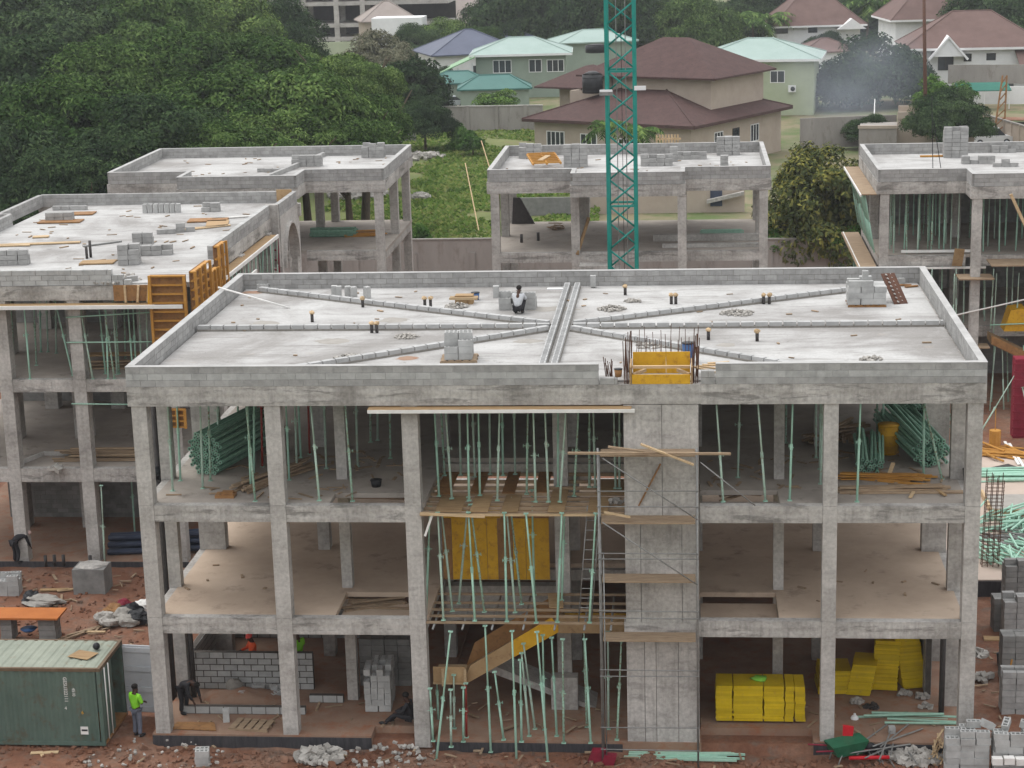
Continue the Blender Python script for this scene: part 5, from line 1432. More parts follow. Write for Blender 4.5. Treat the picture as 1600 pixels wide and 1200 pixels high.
for i in range(5):
    tag(link('concrete_block', block_mesh(.3, .22, .2, M['ply'] if 0 else M['timber_w'], False), None, (bq[0] + .25 + .34 * i, bq[1] - .45, .35 + .02 * (i % 2)), (0, 0, .05 * (i % 3))), ORD[i] + ' cream block from the left in the row at bottom right', 'block', 'cream blocks in front')
sand = (24.268, -0.418)
pile('sack_pile', (sand[0], sand[1] + .1), .9, .3, 24, 1.4, 'bundle of pale split canes left of the big block stack', 'timber', z=-.2, sec=(.05, .03), spread=.25, h=.9)
scatter((22.695, -0.024), 2.3, 16, 1.2, .5, 'tangle of grey scaffold frames before the right bay', .7, -.25, .5, 'steel', .025)
scatter((23.743, 1.656), 2.6, 10, .0, .05, 'green props stacked before the right front column', .6, -.15, .35, 'prop', .04)
blk((*(22.918, 0.685), .12), (0, math.pi / 2, .1), 'tall block standing among the green props at right', None)
heap((23.520, -0.333), .8, .35, 120, 'heap of broken grey concrete left of the big block stack', 'rubble', -.25, .15)
WBR = thing('wheelbarrow', 'green and red wheelbarrow lying before the right bay', 'wheelbarrow', (*(21.501, -0.529), -.2), .4)
MB().prism([(-.5, -.3, .25), (.35, -.22, .2), (.55, -.3, .62), (-.7, -.4, .62)], (0, .65, 0)).build('tray', m_noise('green_tray', lin(30, 84, 60), lin(44, 100, 74), 4, .5), WBR)
MB().tube((.75, -.06, .2), (.75, .06, .2), .2, 14).build('wheel', M['black'], WBR, True)
for s in (-.28, .28):
    MB().tube((-1.2, s, .55), (.8, s * .3, .2), .025, 6).build('handle', M['maroon'], WBR, True)
    MB().tube((-.35, s, .3), (-.5, s, -.1), .022, 6).build('leg', M['steel'], WBR, True)
rd = m_noise('red_paint', lin(176, 26, 38), lin(190, 36, 46), 4, .5)
tag(MB().prism([(-.14, 0, 0), (.14, 0, 0), (.2, 0, .7), (-.12, 0, .75)], (0, .1, 0)).build('red_panel_form', rd, None, False, (*(21.484, -0.260), .0)), 'bright red steel piece standing on the wheelbarrow', 'formwork')
tag(MB().tube((-.6, 0, .08), (.6, .1, .08), .06, 8).build('red_tube', rd, None, True, (*(22.100, -0.868), -.1)), 'red tube lying beside the wheelbarrow', 'tube')
wh = thing('white_ball', 'small white ball-shaped jug before the right column', 'jug', (*(21.876, 1.700), .0))
MB().ball((0, 0, .12), .13, 10, 7).build('body', M['white'], wh, True); MB().tube((0, 0, .22), (0, 0, .3), .04, 8).build('neck', M['white'], wh, True)
for i, (p, mt) in enumerate((((26.353, 5.351, -0.050), 'block_s'), ((26.484, 7.414, -0.050), 'dust'))):
    heap(p, .35, .2, 20, ('small block rubble on the passage floor', 'grey lump on the passage floor')[i], 'rubble', -.05, .16)
ex = thing('concrete_vibrator', 'orange hand tool lying in the passage at right', 'tool', (*(27.010, 4.672), .0))
MB().tube((0, 0, .05), (.15, .1, .9), .03, 6).build('handle', M['orange'], ex); MB().ball((0, 0, .12), .22, 9, 5, (1, .7, .6)).build('head', M['maroon'], ex, True)
bucket((27.163, 6.579, -0.050), 'black bucket in the passage at right', 'black', .2, .4)
board('plank', (*(27.393, 8.900), .0), (1.0, .35, .06), 'tan boards across the passage at right', 'ply', -.05, 'plank')

# ------------------------------------------------------------------ things on the other roofs
for i, (p, nx, ny, nz, rz, l) in enumerate((
        ((-5.815, 20.509, 11.400), 2, 3, 4, .1, 'tall block pack in the middle of the left roof'), ((-5.450, 22.557, 11.400), 4, 2, 2, .1, 'low block pack in the middle of the left roof'), ((-6.028, 23.359, 11.400), 2, 2, 4, .1, 'upright block pack behind on the left roof'),
        ((-10.708, 20.654, 11.400), 3, 2, 3, .1, 'block pack at the left edge of the left roof'), ((-12.458, 32.022, 11.400), 3, 2, 2, .05, 'small block pack by the far left parapet of left roof'), ((-13.042, 35.393, 11.400), 4, 1, 1, 0, 'single block row by the rear parapet of left roof'),
        ((-5.839, 34.370, 11.400), 2, 2, 2, 0, 'block pack on boards by the rear of left roof'), ((-5.545, 28.408, 11.400), 2, 1, 2, .3, 'pair of blocks near the boards of left roof'), ((-6.295, 27.945, 11.400), 2, 1, 1, .2, 'two blocks lying near the boards of left roof'),
        ((-4.822, 16.611, 11.400), 2, 1, 1, .6, 'blocks at the front edge of the left roof'))):
    solid_stack('block_pack', p, nx, ny, nz, rz, l, miss=.25)
for i in range(7):
    p = (-8.087, 34.167, 11.400)
    blk((p[0] - .9 + i * .27, p[1], ZR + .21), (0, math.pi / 2, 1.57), ORD[i] + ' upright block from the left in the row on the left roof', 'upright blocks on the left roof')
for i, (p, L, w_, an, mt) in enumerate((((-7.217, 20.737), 1.4, .8, .1, 'ply'), ((-11.297, 25.455), 3.6, .35, .15, 'timber'), ((-12.352, 25.040), 1.6, .25, .1, 'timber'), ((-11.807, 27.320), .7, .4, .2, 'timber'), ((-5.274, 31.444), 1.8, 1.0, .1, 'ply_b'), ((-4.877, 29.235), 2.4, .25, .6, 'timber'), ((-5.430, 29.101), 3.0, .2, .45, 'timber'), ((-4.589, 30.470), 1.0, 1.6, .2, 'ply'), ((-3.964, 32.276), 2.6, .15, .4, 'timber_w'), ((-12.302, 31.634), 2.0, .9, .05, 'ply_b'), ((-8.394, 25.257), 1.8, .15, .75, 'steel'), ((-12.520, 33.952), 2.2, .9, .05, 'ply_b'))):
    board('board', (p[0], p[1], ZR + .04), (L, w_, .05), ('slatted brown pallet boards', 'long pale plank', 'plank at the left edge', 'small pale board', 'brown pallet near the rear', 'aslant pale timber', 'second aslant timber', 'broad tan sheet', 'thin white batten', 'brown board under blocks', 'dark steel strip', 'brown board under the block row')[i] + ' on the left roof', mt, an, 'board')
for i, p in enumerate(((-8.006, 21.814, 11.400), (-7.934, 22.109, 11.400))):
    tag(MB().tube((0, 0, 0), (0, 0, .5 + .2 * i), .06, 8).build('pipe_stub', M['pvc'], None, True, p), ('shorter', 'taller')[i] + ' dark pipe stub on the left roof', 'pipe')
heap((-5.532, 17.042), 1.2, .05, 60, 'crumbs along the broken front edge of the left roof', 'rubble', ZR, .1)
for i, (p, nx, ny, nz, l) in enumerate((((-1.177, 53.687, 11.400), 3, 3, 4, 'block pack by the rear corner of the rear left roof'), ((-4.346, 50.169, 11.400), 4, 2, 3, 'block pack at the front step of the rear left roof'), ((-5.606, 47.934, 11.400), 5, 2, 1, 'low spread of blocks on the rear left roof'),
        ((7.955, 52.271, 11.400), 3, 3, 4, 'wrapped block pack at the left of the roof behind the mast'), ((10.733, 48.148, 11.400), 3, 3, 6, 'tall block pack left of the crane mast'), ((15.089, 48.161, 11.400), 4, 3, 3, 'block pack right of the crane mast'), ((16.000, 49.641, 11.400), 1, 1, 4, 'narrow upright block pack right of the mast'), ((16.935, 50.611, 11.400), 4, 2, 2, 'loose block heap on the roof behind the mast'), ((18.986, 52.299, 11.400), 3, 3, 5, 'block pack by the rear parapet right of the mast'), ((18.681, 47.225, 11.400), 1, 2, 4, 'small upright block pack at the front right of that roof'),
        ((31.054, 49.683, 11.400), 3, 3, 8, 'tall pale cube of blocks on the right rear roof'), ((31.873, 46.956, 11.400), 4, 2, 2, 'loose block heap on the right rear roof'), ((33.853, 51.246, 11.400), 3, 1, 2, 'blocks near the rear parapet of the right rear roof'), ((33.058, 45.554, 11.400), 3, 1, 2, 'row of blocks at the right of the right rear roof'))):
    solid_stack('block_pack', (p[0], p[1] + .4, p[2]), nx, ny, nz, random.uniform(-.06, .06), l, miss=.4)
board('formwork_strip', (*(30.325, 50.316), ZR + .05), (2.2, .2, .08), 'orange strip beside the tall block cube', 'orange')
op = thing('orange_grid', 'orange formwork grid panel leaning on the roof left of the mast', 'formwork', (8.991, 48.941, 11.600), .25)
for i in range(7):
    MB().obox((0, -.9 + i * .3, .1 + i * .05), (1.5, .08, .08)).build('slat', M['orange'], op)
for x in (-.75, 0, .75):
    MB().bar((x, -.95, .05), (x, .95, .35), .1, .1).build('rail', M['orange'], op)
MB().bar((-.3, -.5, .2), (.3, .3, .34), .3, .04).build('plank', M['timber'], op)
pp = thing('timber_palette', 'pinkish slatted pallet standing behind the mast', 'pallet', (*(15.608, 54.164), ZR))
for i in range(8):
    MB().box(-.65 + i * .17, -.55 + i * .17, 0, .04, 0, 1.0).build('slat', M['timber'], pp)
MB().box(-.66, .76, .045, .1, .2, .3).build('bearer', M['timber'], pp); MB().box(-.66, .76, .045, .1, .7, .8).build('bearer', M['timber'], pp)
# on the floor of the rear buildings
pb = (-2.807, 48.963, 7.600)
tag(bundle('prop_bundle', (pb[0] - 1.3, pb[1] + .5, 7.85), (pb[0] + 1.2, pb[1] + .5, 7.85), .28, 0, '', rad=.05, sq=.9, ring=False), 'bundle of green props on the floor of the rear left building', 'bundle', kind='stuff')
pile('formwork_pile', (-1.211, 49.699), 2.6, .4, 26, .1, 'brown orange formwork pile beside the rear prop bundle', 'orange', sec=(.2, .05), spread=.1, h=.4)
tag(bundle('tube_bundle', (*(17.425, 47.724), 7.9), (*(19.638, 47.566), 7.9), .12, 0, '', 'prop', .04, ring=False), 'pale bundle of tubes on the floor behind the mast', 'bundle', kind='stuff')
pile('debris', (9.459, 51.072), .9, .3, 14, .4, 'brown timber scraps on the floor behind the mast', 'timber_s', spread=1.2, h=.3)
tag(MB().tube((11.616, 44.200, 9.308), (11.021, 43.500, 7.485), .09, 7).build('timber_pole', M['ply'], None, True), 'yellowish pole leaning between the column and the mast', 'pole')
for i, p in enumerate(((7.851, 46.766, 7.600), (8.705, 47.317, 7.600))):
    tag(MB().tube((0, 0, 0), (0, 0, .45), .08, 8).build('pipe_stub', M['pvc'], None, True, p), ('left', 'right')[i] + ' dark pipe stub on the floor behind the mast', 'pipe')
tag(MB().prism([(0, 0, 0), (1.3, 0, 0), (.5, 0, 1.5), (.1, 0, 1.5)], (0, .15, 0)).build('dark_sheet', M['pvc'], None, False, (*(6.775, 53.064), 7.6)), 'dark sheets leaning in the rear left corner behind the mast', 'sheet')

def litter(x0, x1, y0, y1, z, n, label, mats=('timber_s',), L=(.15, .7)):
    mb = MB()
    for i in range(n):
        x, y, a, l = random.uniform(x0, x1), random.uniform(y0, y1), random.uniform(0, 3.14), random.uniform(*L)
        mb.obox((x, y, z + .02), (l, random.uniform(.03, .1), random.uniform(.015, .04)), a)
    tag(mb.build('litter', M[mats[0]], None, kind='stuff'), label, 'litter')
litter(.6, 8.2, .6, 6.0, S2 + .003, 60, 'timber offcuts strewn over the left top storey floor')
litter(17.3, 24.6, 1.7, 6.0, S2 + .003, 60, 'timber offcuts strewn over the right top storey floor')
litter(.6, 5.6, .6, 5.5, S1 + .003, 6, 'few timber offcuts on the left first floor', L=(.1, .3))
litter(20, 24.6, .6, 5.5, S1 + .003, 9, 'few timber offcuts on the right first floor', L=(.1, .3))
litter(.6, 24.6, .4, 2.6, .123, 60, 'timber offcuts on the ground floor')
litter(.6, 24.6, .6, 14.2, S3 + .003, 46, 'small timber bits on the main roof slab', L=(.08, .3))
litter(-13.5, -3.2, 17.2, 36.0, S3 + .003, 60, 'small timber bits on the left roof slab', L=(.1, .5))
litter(7, 20.4, 44.2, 53, S3 + .003, 40, 'small timber bits on the roof behind the mast', L=(.1, .4))
litter(-13, 0, 45.4, 54.5, S3 + .003, 40, 'small timber bits on the rear left roof', L=(.1, .4))
litter(-8, 26, -3.6, -.2, -.22, 120, 'timber splinters over the red soil in front', L=(.1, .5))
litter(-12, -1, 2.4, 15.5, 0.0, 120, 'timber splinters over the soil behind the container', L=(.1, .7))
litter(26, 33, -1, 8, -.03, 60, 'timber splinters over the passage at right', L=(.1, .5))
mb = MB()
for i in range(1500):
    x, y = random.uniform(-8, 28), -.25 - abs(random.gauss(0, 1.3))
    if y < -4: continue
    s_ = random.uniform(.03, .13) * (1.6 if random.random() < .08 else 1)
    mb.obox((x, y, hgt(x, y) + s_ * .2), (s_ * 1.3, s_, s_ * .8), (random.uniform(-.6, .6), random.uniform(-.6, .6), random.uniform(0, 3)))
tag(mb.build('soil_clods', M['soil'], None, kind='stuff'), 'clods of red soil along the front of the building', 'soil')
mb = MB()
for i in range(900):
    x, y = random.uniform(-13, -.6), random.uniform(2.2, 15.5)
    s_ = random.uniform(.03, .12)
    mb.obox((x, y, hgt(x, y) + s_ * .2), (s_ * 1.3, s_, s_ * .8), (random.uniform(-.6, .6), random.uniform(-.6, .6), random.uniform(0, 3)))
tag(mb.build('soil_clods', M['soil'], None, kind='stuff'), 'clods of red soil in the yard behind the container', 'soil')

# ------------------------------------------------------------------ perimeter wall and tower crane mast
M['render_w'] = m_noise('stained_wall_render', lin(136, 131, 126), lin(156, 151, 146), .5, .92, stretch=(1, 1, .35), third=(lin(120, 112, 106), .55, .75))
PW = thing('perimeter_wall', 'long rendered perimeter wall with capping behind the rear buildings', 'wall')
for (x0, x1, zt) in ((-60, 5.2, 3.35), (5.2, 26.0, 3.1), (26.0, 70, 2.55)):
    MB().box(x0, x1 - .01, 73.0, 73.22, -.5, zt).build('wall_run', M['render_w'], PW)
    MB().box(x0, x1 - .01, 72.95, 73.27, zt + .002, zt + .1).build('capping', M['mortar'], PW)
for x in range(-58, 68, 4):
    MB().box(x, x + .35, 72.9, 72.997, -.5, 2.5).build('pier', M['render_w'], PW)

MA = thing('crane_mast', 'teal lattice mast of a tower crane behind the front building', 'crane')
mx, my = 13.87, 30.0
hw = .60
mzt = 26.0
for sx in (-1, 1):
    for sy in (-1, 1):
        MB().box(mx + sx * hw - .075, mx + sx * hw + .075, my + sy * hw - .075, my + sy * hw + .075, -.2, mzt).build('chord', M['mast'], MA)
z = 0.4; k = 0
while z < mzt - 1.0:
    s = 1 if k % 2 else -1
    for sy in (-1, 1):
        MB().tube((mx - s * sy * hw, my + sy * hw, z), (mx + s * sy * hw, my + sy * hw, z + .98), .045, 6).build('diagonal', M['mast'], MA, True)
    for sx in (-1, 1):
        MB().tube((mx + sx * hw, my - s * hw, z), (mx + sx * hw, my + s * hw, z + .98), .038, 6).build('diagonal', M['mast'], MA, True)
    if k % 6 == 0:
        for sy in (-1, 1):
            MB().box(mx - hw + .08, mx + hw - .08, my + sy * hw - .05, my + sy * hw + .05, z - .07, z + .02).build('cross_bar', M['mast'], MA)
    z += .98; k += 1
for x in (mx - .2, mx + .2):
    MB().tube((x, my + .3, 0), (x, my + .3, mzt), .022, 5).build('ladder_rail', M['steel'], MA)
MB().tube((mx + .05, my + .1, 0), (mx + .02, my + .1, mzt), .012, 4).build('cable', M['black'], MA)
lz = (13.160, 17.104)[1]
MB().box(mx - hw - .32, mx - hw + .28, my - hw - .2, my - hw - .08, lz - .1, lz + .05).build('lamp_bracket', M['steel'], MA)
MB().box(mx - hw - .30, mx - hw + .25, my - hw - .22, my - hw - .07, lz + .055, lz + .14).build('lamp', M['white'], MA)
MB().box(mx + hw + .0, mx + hw + .5, my - hw - .2, my - hw - .1, lz + .1, lz + .28).build('lamp', M['white'], MA)

# ------------------------------------------------------------------ foliage
def leafmat(name, dark, mid, lite, tr=.14):
    m = bpy.data.materials.new(name); m.use_nodes = True
    t = m.node_tree; t.nodes.clear()
    out = node(t, 'ShaderNodeOutputMaterial'); df = node(t, 'ShaderNodeBsdfDiffuse'); tl = node(t, 'ShaderNodeBsdfTranslucent'); mx_ = node(t, 'ShaderNodeMixShader')
    mx_.inputs[0].default_value = tr
    gi = node(t, 'ShaderNodeNewGeometry').outputs['Random Per Island']
    v = coords(t)
    n = noisef(t, v, .45, 3)
    ad = node(t, 'ShaderNodeMath', operation='MULTIPLY_ADD'); t.links.new(gi, ad.inputs[0]); ad.inputs[1].default_value = .45
    t.links.new(n, ad.inputs[2])
    c = ramp(t, ad.outputs[0], [(.4, dark), (.7, mid), (1.0, lite)])
    h = node(t, 'ShaderNodeHueSaturation'); t.links.new(c, h.inputs['Color'])
    mr = node(t, 'ShaderNodeMapRange'); t.links.new(node(t, 'ShaderNodeObjectInfo').outputs['Random'], mr.inputs[0]); mr.inputs[3].default_value = .7; mr.inputs[4].default_value = 1.3
    hm = node(t, 'ShaderNodeMapRange'); t.links.new(node(t, 'ShaderNodeObjectInfo').outputs['Random'], hm.inputs[0]); hm.inputs[3].default_value = .512; hm.inputs[4].default_value = .488; t.links.new(hm.outputs[0], h.inputs['Hue'])
    t.links.new(mr.outputs[0], h.inputs['Value'])
    t.links.new(h.outputs[0], df.inputs[0]); t.links.new(h.outputs[0], tl.inputs[0])
    t.links.new(df.outputs[0], mx_.inputs[1]); t.links.new(tl.outputs[0], mx_.inputs[2]); t.links.new(mx_.outputs[0], out.inputs[0])
    return m
M['neem'] = leafmat('neem_leaf', lin(40, 56, 32), lin(66, 89, 48), lin(106, 128, 72))
M['neem2'] = leafmat('dark_leaf', lin(30, 43, 31), lin(47, 64, 43), lin(78, 97, 63))
M['mango'] = leafmat('mango_leaf', lin(44, 52, 34), lin(64, 74, 46), lin(118, 118, 60))
M['grey_leaf'] = leafmat('grey_leaf', lin(78, 80, 64), lin(104, 104, 84), lin(134, 132, 110))
M['fresh'] = leafmat('fresh_leaf', lin(44, 68, 34), lin(68, 98, 48), lin(104, 132, 70))
M['grassb'] = leafmat('grass_blade', lin(70, 96, 42), lin(96, 122, 58), lin(134, 140, 84), .3)
M['bark'] = m_noise('bark', lin(70, 60, 50), lin(96, 84, 70), 4, .95, stretch=(3, 3, .6))

def quads_mesh(name, c, t, b, mat):
    """one small leaf (4 corners) per row of c, spanned by t and b"""
    n = len(c)
    v = np.empty((n, 4, 3), np.float32)
    v[:, 0] = c - t; v[:, 1] = c + b * .9 - t * .1; v[:, 2] = c + t; v[:, 3] = c - b * .9 - t * .1
    v[:, 2, 2] -= np.linalg.norm(t, axis=1) * .35
    me = bpy.data.meshes.new(name)
    me.vertices.add(n * 4); me.vertices.foreach_set('co', v.reshape(-1))
    me.loops.add(n * 4); me.loops.foreach_set('vertex_index', np.arange(n * 4, dtype=np.int32))
    me.polygons.add(n); me.polygons.foreach_set('loop_start', np.arange(0, n * 4, 4, dtype=np.int32))
    me.materials.append(mat)
    me.update(calc_edges=True)
    return me

def crown_mesh(name, rad, lobes, per, leaf, mat, seed, low=-.3, lobe=(.2, .34), inner=.12, flat=.8):
    g = np.random.default_rng(seed)
    cs, ts, bs_ = [], [], []
    for i in range(lobes):
        while True:
            d = g.normal(size=3); d /= np.linalg.norm(d)
            if d[2] > low: break
        rr = g.uniform(.62, .92)
        lc = d * rr * np.array(rad)
        lr = g.uniform(*lobe) * rad[0]
        n = int(per * (lr / rad[0] / .27) ** 2)
        u = g.normal(size=(n, 3)); u /= np.linalg.norm(u, axis=1)[:, None]
        u[:, 2] = np.where(u[:, 2] < -.35, -u[:, 2], u[:, 2])
        p = lc + u * lr * np.array([1, 1, flat]) * (g.uniform(.72, 1.08, n)[:, None])
        nr = u + d * .4 + g.normal(size=(n, 3)) * .5 + np.array([0, 0, .35])
        nr /= np.linalg.norm(nr, axis=1)[:, None]
        a = np.cross(nr, g.normal(size=(n, 3))); a /= np.linalg.norm(a, axis=1)[:, None]
        b = np.cross(nr, a)
        s = g.uniform(.6, 1.25, n)[:, None] * leaf
        cs.append(p); ts.append(a * s); bs_.append(b * s * .5)
    n = int(inner * lobes * per)
    u = g.normal(size=(n, 3)); u /= np.linalg.norm(u, axis=1)[:, None]; u[:, 2] = np.abs(u[:, 2]) - .25
    p = u * np.array(rad) * g.uniform(.3, .75, n)[:, None]
    a = g.normal(size=(n, 3)); a /= np.linalg.norm(a, axis=1)[:, None]
    b = np.cross(a, g.normal(size=(n, 3))); b /= np.linalg.norm(b, axis=1)[:, None]
    cs.append(p); ts.append(a * leaf * 1.6); bs_.append(b * leaf * 1.1)
    return quads_mesh(name, np.concatenate(cs), np.concatenate(ts), np.concatenate(bs_), mat)

CR = {
    'a': crown_mesh('crown', (6.5, 6.5, 5.0), 85, 620, .19, M['neem'], 1, lobe=(.13, .36)),
    'b': crown_mesh('crown', (6.5, 6.5, 4.6), 75, 640, .19, M['neem'], 2, lobe=(.12, .38)),
    'd': crown_mesh('crown', (6.5, 6.5, 5.2), 80, 600, .19, M['neem2'], 3, lobe=(.13, .36)),
    'l': crown_mesh('crown', (6.5, 6.5, 5.4), 66, 330, .24, M['neem2'], 12, low=-.25, lobe=(.14, .3), inner=.04),
    'r': crown_mesh('crown', (5.0, 5.0, 4.6), 90, 190, .24, M['neem2'], 4, low=-.75, lobe=(.2, .28)),
    'm': crown_mesh('crown', (4.0, 4.0, 4.6), 110, 230, .17, M['mango'], 5, low=-.9, lobe=(.2, .32), inner=.3),
    'g': crown_mesh('crown', (5.0, 5.0, 4.0), 60, 150, .22, M['grey_leaf'], 6, lobe=(.14, .3)),
    'f': crown_mesh('crown', (3.0, 3.0, 3.2), 50, 170, .16, M['fresh'], 7, low=-.8),
    's': crown_mesh('crown', (1.2, 1.2, 1.0), 24, 110, .10, M['fresh'], 8, low=-.5),
}
def trunk_mesh(h, r, seed, spread=2.2):
    rg = random.Random(seed)
    mb = MB()
    top = Vector((rg.uniform(-.3, .3), rg.uniform(-.3, .3), h))
    mb.tube((0, 0, -.3), top * .5, r, 8, r * .8, cap=False); mb.tube(top * .5, top, r * .8, 8, r * .6, cap=False)
    for i in range(5):
        a = i * 1.26 + rg.uniform(-.3, .3)
        p = top * rg.uniform(.75, 1.0)
        q = p + Vector((math.cos(a) * spread, math.sin(a) * spread, h * .55))
        mb.tube(p, q, r * .45, 6, r * .2, cap=False)
        mb.tube(q, q + Vector((math.cos(a + .4) * spread * .5, math.sin(a + .4) * spread * .5, h * .25)), r * .2, 5, r * .08, cap=False)
    return mb.mesh('trunk', M['bark'], True)
TR = [trunk_mesh(4.2, .35, 1), trunk_mesh(4.2, .3, 2), trunk_mesh(4.2, .26, 3)]
def tree(x, y, ztop, rad, kind, label, cat='tree', group=None, name='tree', z0=-.2, tall=None):
    me = CR[kind]
    base = {'a': (6.5, 5.0), 'b': (6.5, 4.6), 'd': (6.5, 5.2), 'l': (6.5, 5.4), 'r': (5.0, 4.6), 'm': (4.0, 4.6), 'g': (5.0, 4.0), 'f': (3.0, 3.2), 's': (1.2, 1.0)}[kind]
    s = rad / base[0] / 1.05
    sz = s * (tall or 1.0)
    t = thing(name, label, cat, (x, y, z0), random.uniform(0, 6.28), group)
    zc = ztop - z0 - base[1] * sz * 1.12
    link('crown', me, t, (0, 0, zc), None, None, (s, s, sz))
    th = max(.6, zc) / 4.2 * .8
    link('trunk', TR[random.randrange(3)], t, (0, 0, 0), None, None, (min(th * 1.2, 1.4), min(th * 1.2, 1.4), th))
    return t
def tpx(px_cx, rad, kind, label, **kw):
    (x, z), Y = px_cx
    return tree(x, Y, z, rad, kind, label, **kw)

# dense wood on the left
wood = [
    ((-35.348, 11.355), 84, 7.0, 'd', 'dark spreading tree at the left edge just behind the rear wall'),
    ((-31.041, 13.384), 90, 7.6, 'a', 'broad round-crowned tree beside the left edge behind the roofs'),
    ((-22.441, 12.432), 84, 6.0, 'd', 'dark tree in the gap between the two broad crowns'),
    ((-19.288, 13.472), 92, 7.2, 'b', 'broad light green tree behind the rear left building'),
    ((-12.979, 13.607), 93, 7.4, 'a', 'bright crowned tree at the centre of the wood edge'),
    ((-9.436, 11.111), 98, 4.3, 'b', 'smaller tree at the right end of the wood'),
    ((-13.405, 12.912), 118, 4.6, 'b', 'loose crowned tree before the far concrete frame'),
    ((-42.349, 15.171), 112, 8.0, 'd', 'dark tall tree in the second row at the left edge'),
    ((-34.872, 14.902), 112, 7.0, 'a', 'second row tree above the broad round crown'),
    ((-29.568, 15.189), 118, 8.0, 'a', 'tall second row tree with dense green crown'),
    ((-23.744, 14.582), 122, 7.5, 'b', 'second row tree left of the grey sheet roof'),
    ((-20.839, 13.299), 128, 5.6, 'b', 'second row tree below the grey sheet roof'),
    ((-58.165, 18.429), 150, 9.0, 'd', 'dark third row tree in the top left corner'),
    ((-49.407, 17.685), 150, 9.0, 'd', 'third row tree along the top left of the picture'),
    ((-43.108, 17.736), 155, 9.0, 'a', 'third row tree near the top edge'),
    ((-37.407, 16.907), 165, 8.5, 'a', 'third row tree left of the far concrete frame'),
    ((-25.038, 9.899), 80, 5.0, 'd', 'low dark tree close behind the rear left roof corner'),
    ((-29.827, 9.059), 80, 5.5, 'd', 'low dark tree beside the left roof'),
    ((-74.199, 20.411), 190, 10.0, 'd', 'far dark tree beyond the top left corner'),
    ((-59.867, 19.106), 195, 10.0, 'd', 'far dark tree behind the third row'),
    ((-36.209, 14.709), 190, 7.5, 'd', 'far tree beside the concrete frame'),
    ((-13.192, 10.752), 86, 5.0, 'b', 'low tree right behind the middle of the rear left roof'),
    ((-16.822, 10.682), 82, 4.6, 'a', 'low bushy tree behind the rear left roof'),
    ((-8.775, 10.130), 88, 4.2, 'a', 'low tree at the right end of the wood edge'),
]
for (xz, Y, rad, kind, lab) in wood:
    tree(xz[0], Y, xz[1], rad, kind, lab, group='trees of the wood on the left')
# single trees further off
for (xz, Y, rad, kind, lab, tall) in [
    ((-15.568, 9.011), 170, 5.6, 'r', 'dense dark dome-shaped tree left of the compound wall', 1.0),
    ((-11.354, 5.806), 150, 3.6, 'd', 'bushy green tree before the compound wall', 1.0),
    ((-6.735, 4.573), 178, 3.2, 'f', 'small green tree beside the pale green house', .8),
    ((-17.610, 3.877), 215, 2.6, 'd', 'narrow dark shrub tree before the navy roof', 1.4),
    ((-26.414, 9.630), 215, 6.0, 'g', 'grey leafless-looking tree before the far frame', 1.0),
    ((-21.152, 7.417), 200, 4.5, 'g', 'grey thin tree left of the teal roof', 1.0),
    ((-23.077, 8.081), 260, 6.5, 'a', 'green tree row before the large grey roof', 1.0),
    ((-25.898, 7.912), 250, 5.0, 'd', 'dark tree before the white building', 1.0),
    ((-16.819, 7.218), 255, 5.0, 'b', 'green tree right of the large grey roof', 1.0),
    ((-11.240, 14.578), 270, 11.0, 'd', 'large dark tree left of the crane mast', 1.2),
    ((-1.118, 15.371), 270, 11.5, 'd', 'large dark tree just left behind the mast', 1.2),
    ((8.793, 14.451), 275, 11.0, 'd', 'large dark tree right behind the mast', 1.2),
    ((16.266, 11.847), 270, 9.0, 'a', 'large tree right of the mast above the brown roof', 1.2),
    ((26.534, 9.269), 300, 7.0, 'd', 'dark tree above the palms', 1.0),
    ((34.164, 9.011), 330, 9.0, 'd', 'dark tree left of the hip-roofed house', 1.0),
    ((40.940, 9.685), 195, 8.6, 'l', 'big broad tree wrapped in blue smoke', 1.05),
    ((36.052, 5.609), 190, 4.2, 'l', 'low left limb tree beside the big smoky tree', 1.0),
    ((48.709, 9.071), 320, 10.0, 'd', 'far tree behind the smoky tree', 1.0),
    ((59.384, 7.202), 330, 9.0, 'a', 'far tree left of the rusty pole', 1.0),
    ((43.890, 7.883), 150, 3.6, 'f', 'bright green bushy tree by the white house', 1.0),
    ((42.627, 6.517), 140, 4.4, 'd', 'dark bushy tree below the bright green one', 1.0),
    ((64.451, 12.476), 250, 10.0, 'd', 'dark spreading tree in the top right corner', 1.0),
    ((63.838, 8.410), 220, 7.5, 'd', 'dark tree at the right edge behind the white house', 1.0),
    ((35.746, 2.663), 290, 4.0, 'd', 'dark small tree by the far white wall', 1.0),
    ((40.047, 3.418), 280, 4.5, 'd', 'dark tree before the far hip-roofed house', 1.0),
    ((35.773, 3.063), 150, 2.8, 'd', 'small dark shrub tree under the smoke', .8),
    ((25.753, 9.816), 76, 4.5, 'm', 'yellow-flecked mango tree behind the rear wall', 1.25),
    ((27.221, 4.692), 74.8, 2.2, 'f', 'green bush at the foot of the mango tree', .9),
    ((23.184, 4.279), 75, 2.0, 'f', 'small green bush left of the mango tree', .9),
    ((-7.316, 3.148), 150, 2.0, 's', 'lone bright bush in the middle of the field', 1.2),
    ((-5.748, 2.797), 145, 1.8, 's', 'second bush in the middle of the field', .9),
    ((-2.464, 3.751), 79, 1.5, 's', 'bush beside the rear corner of rear left building', 1.3),
]:
    tree(xz[0], Y, xz[1], rad, kind, lab, tall=tall, z0=-.2)

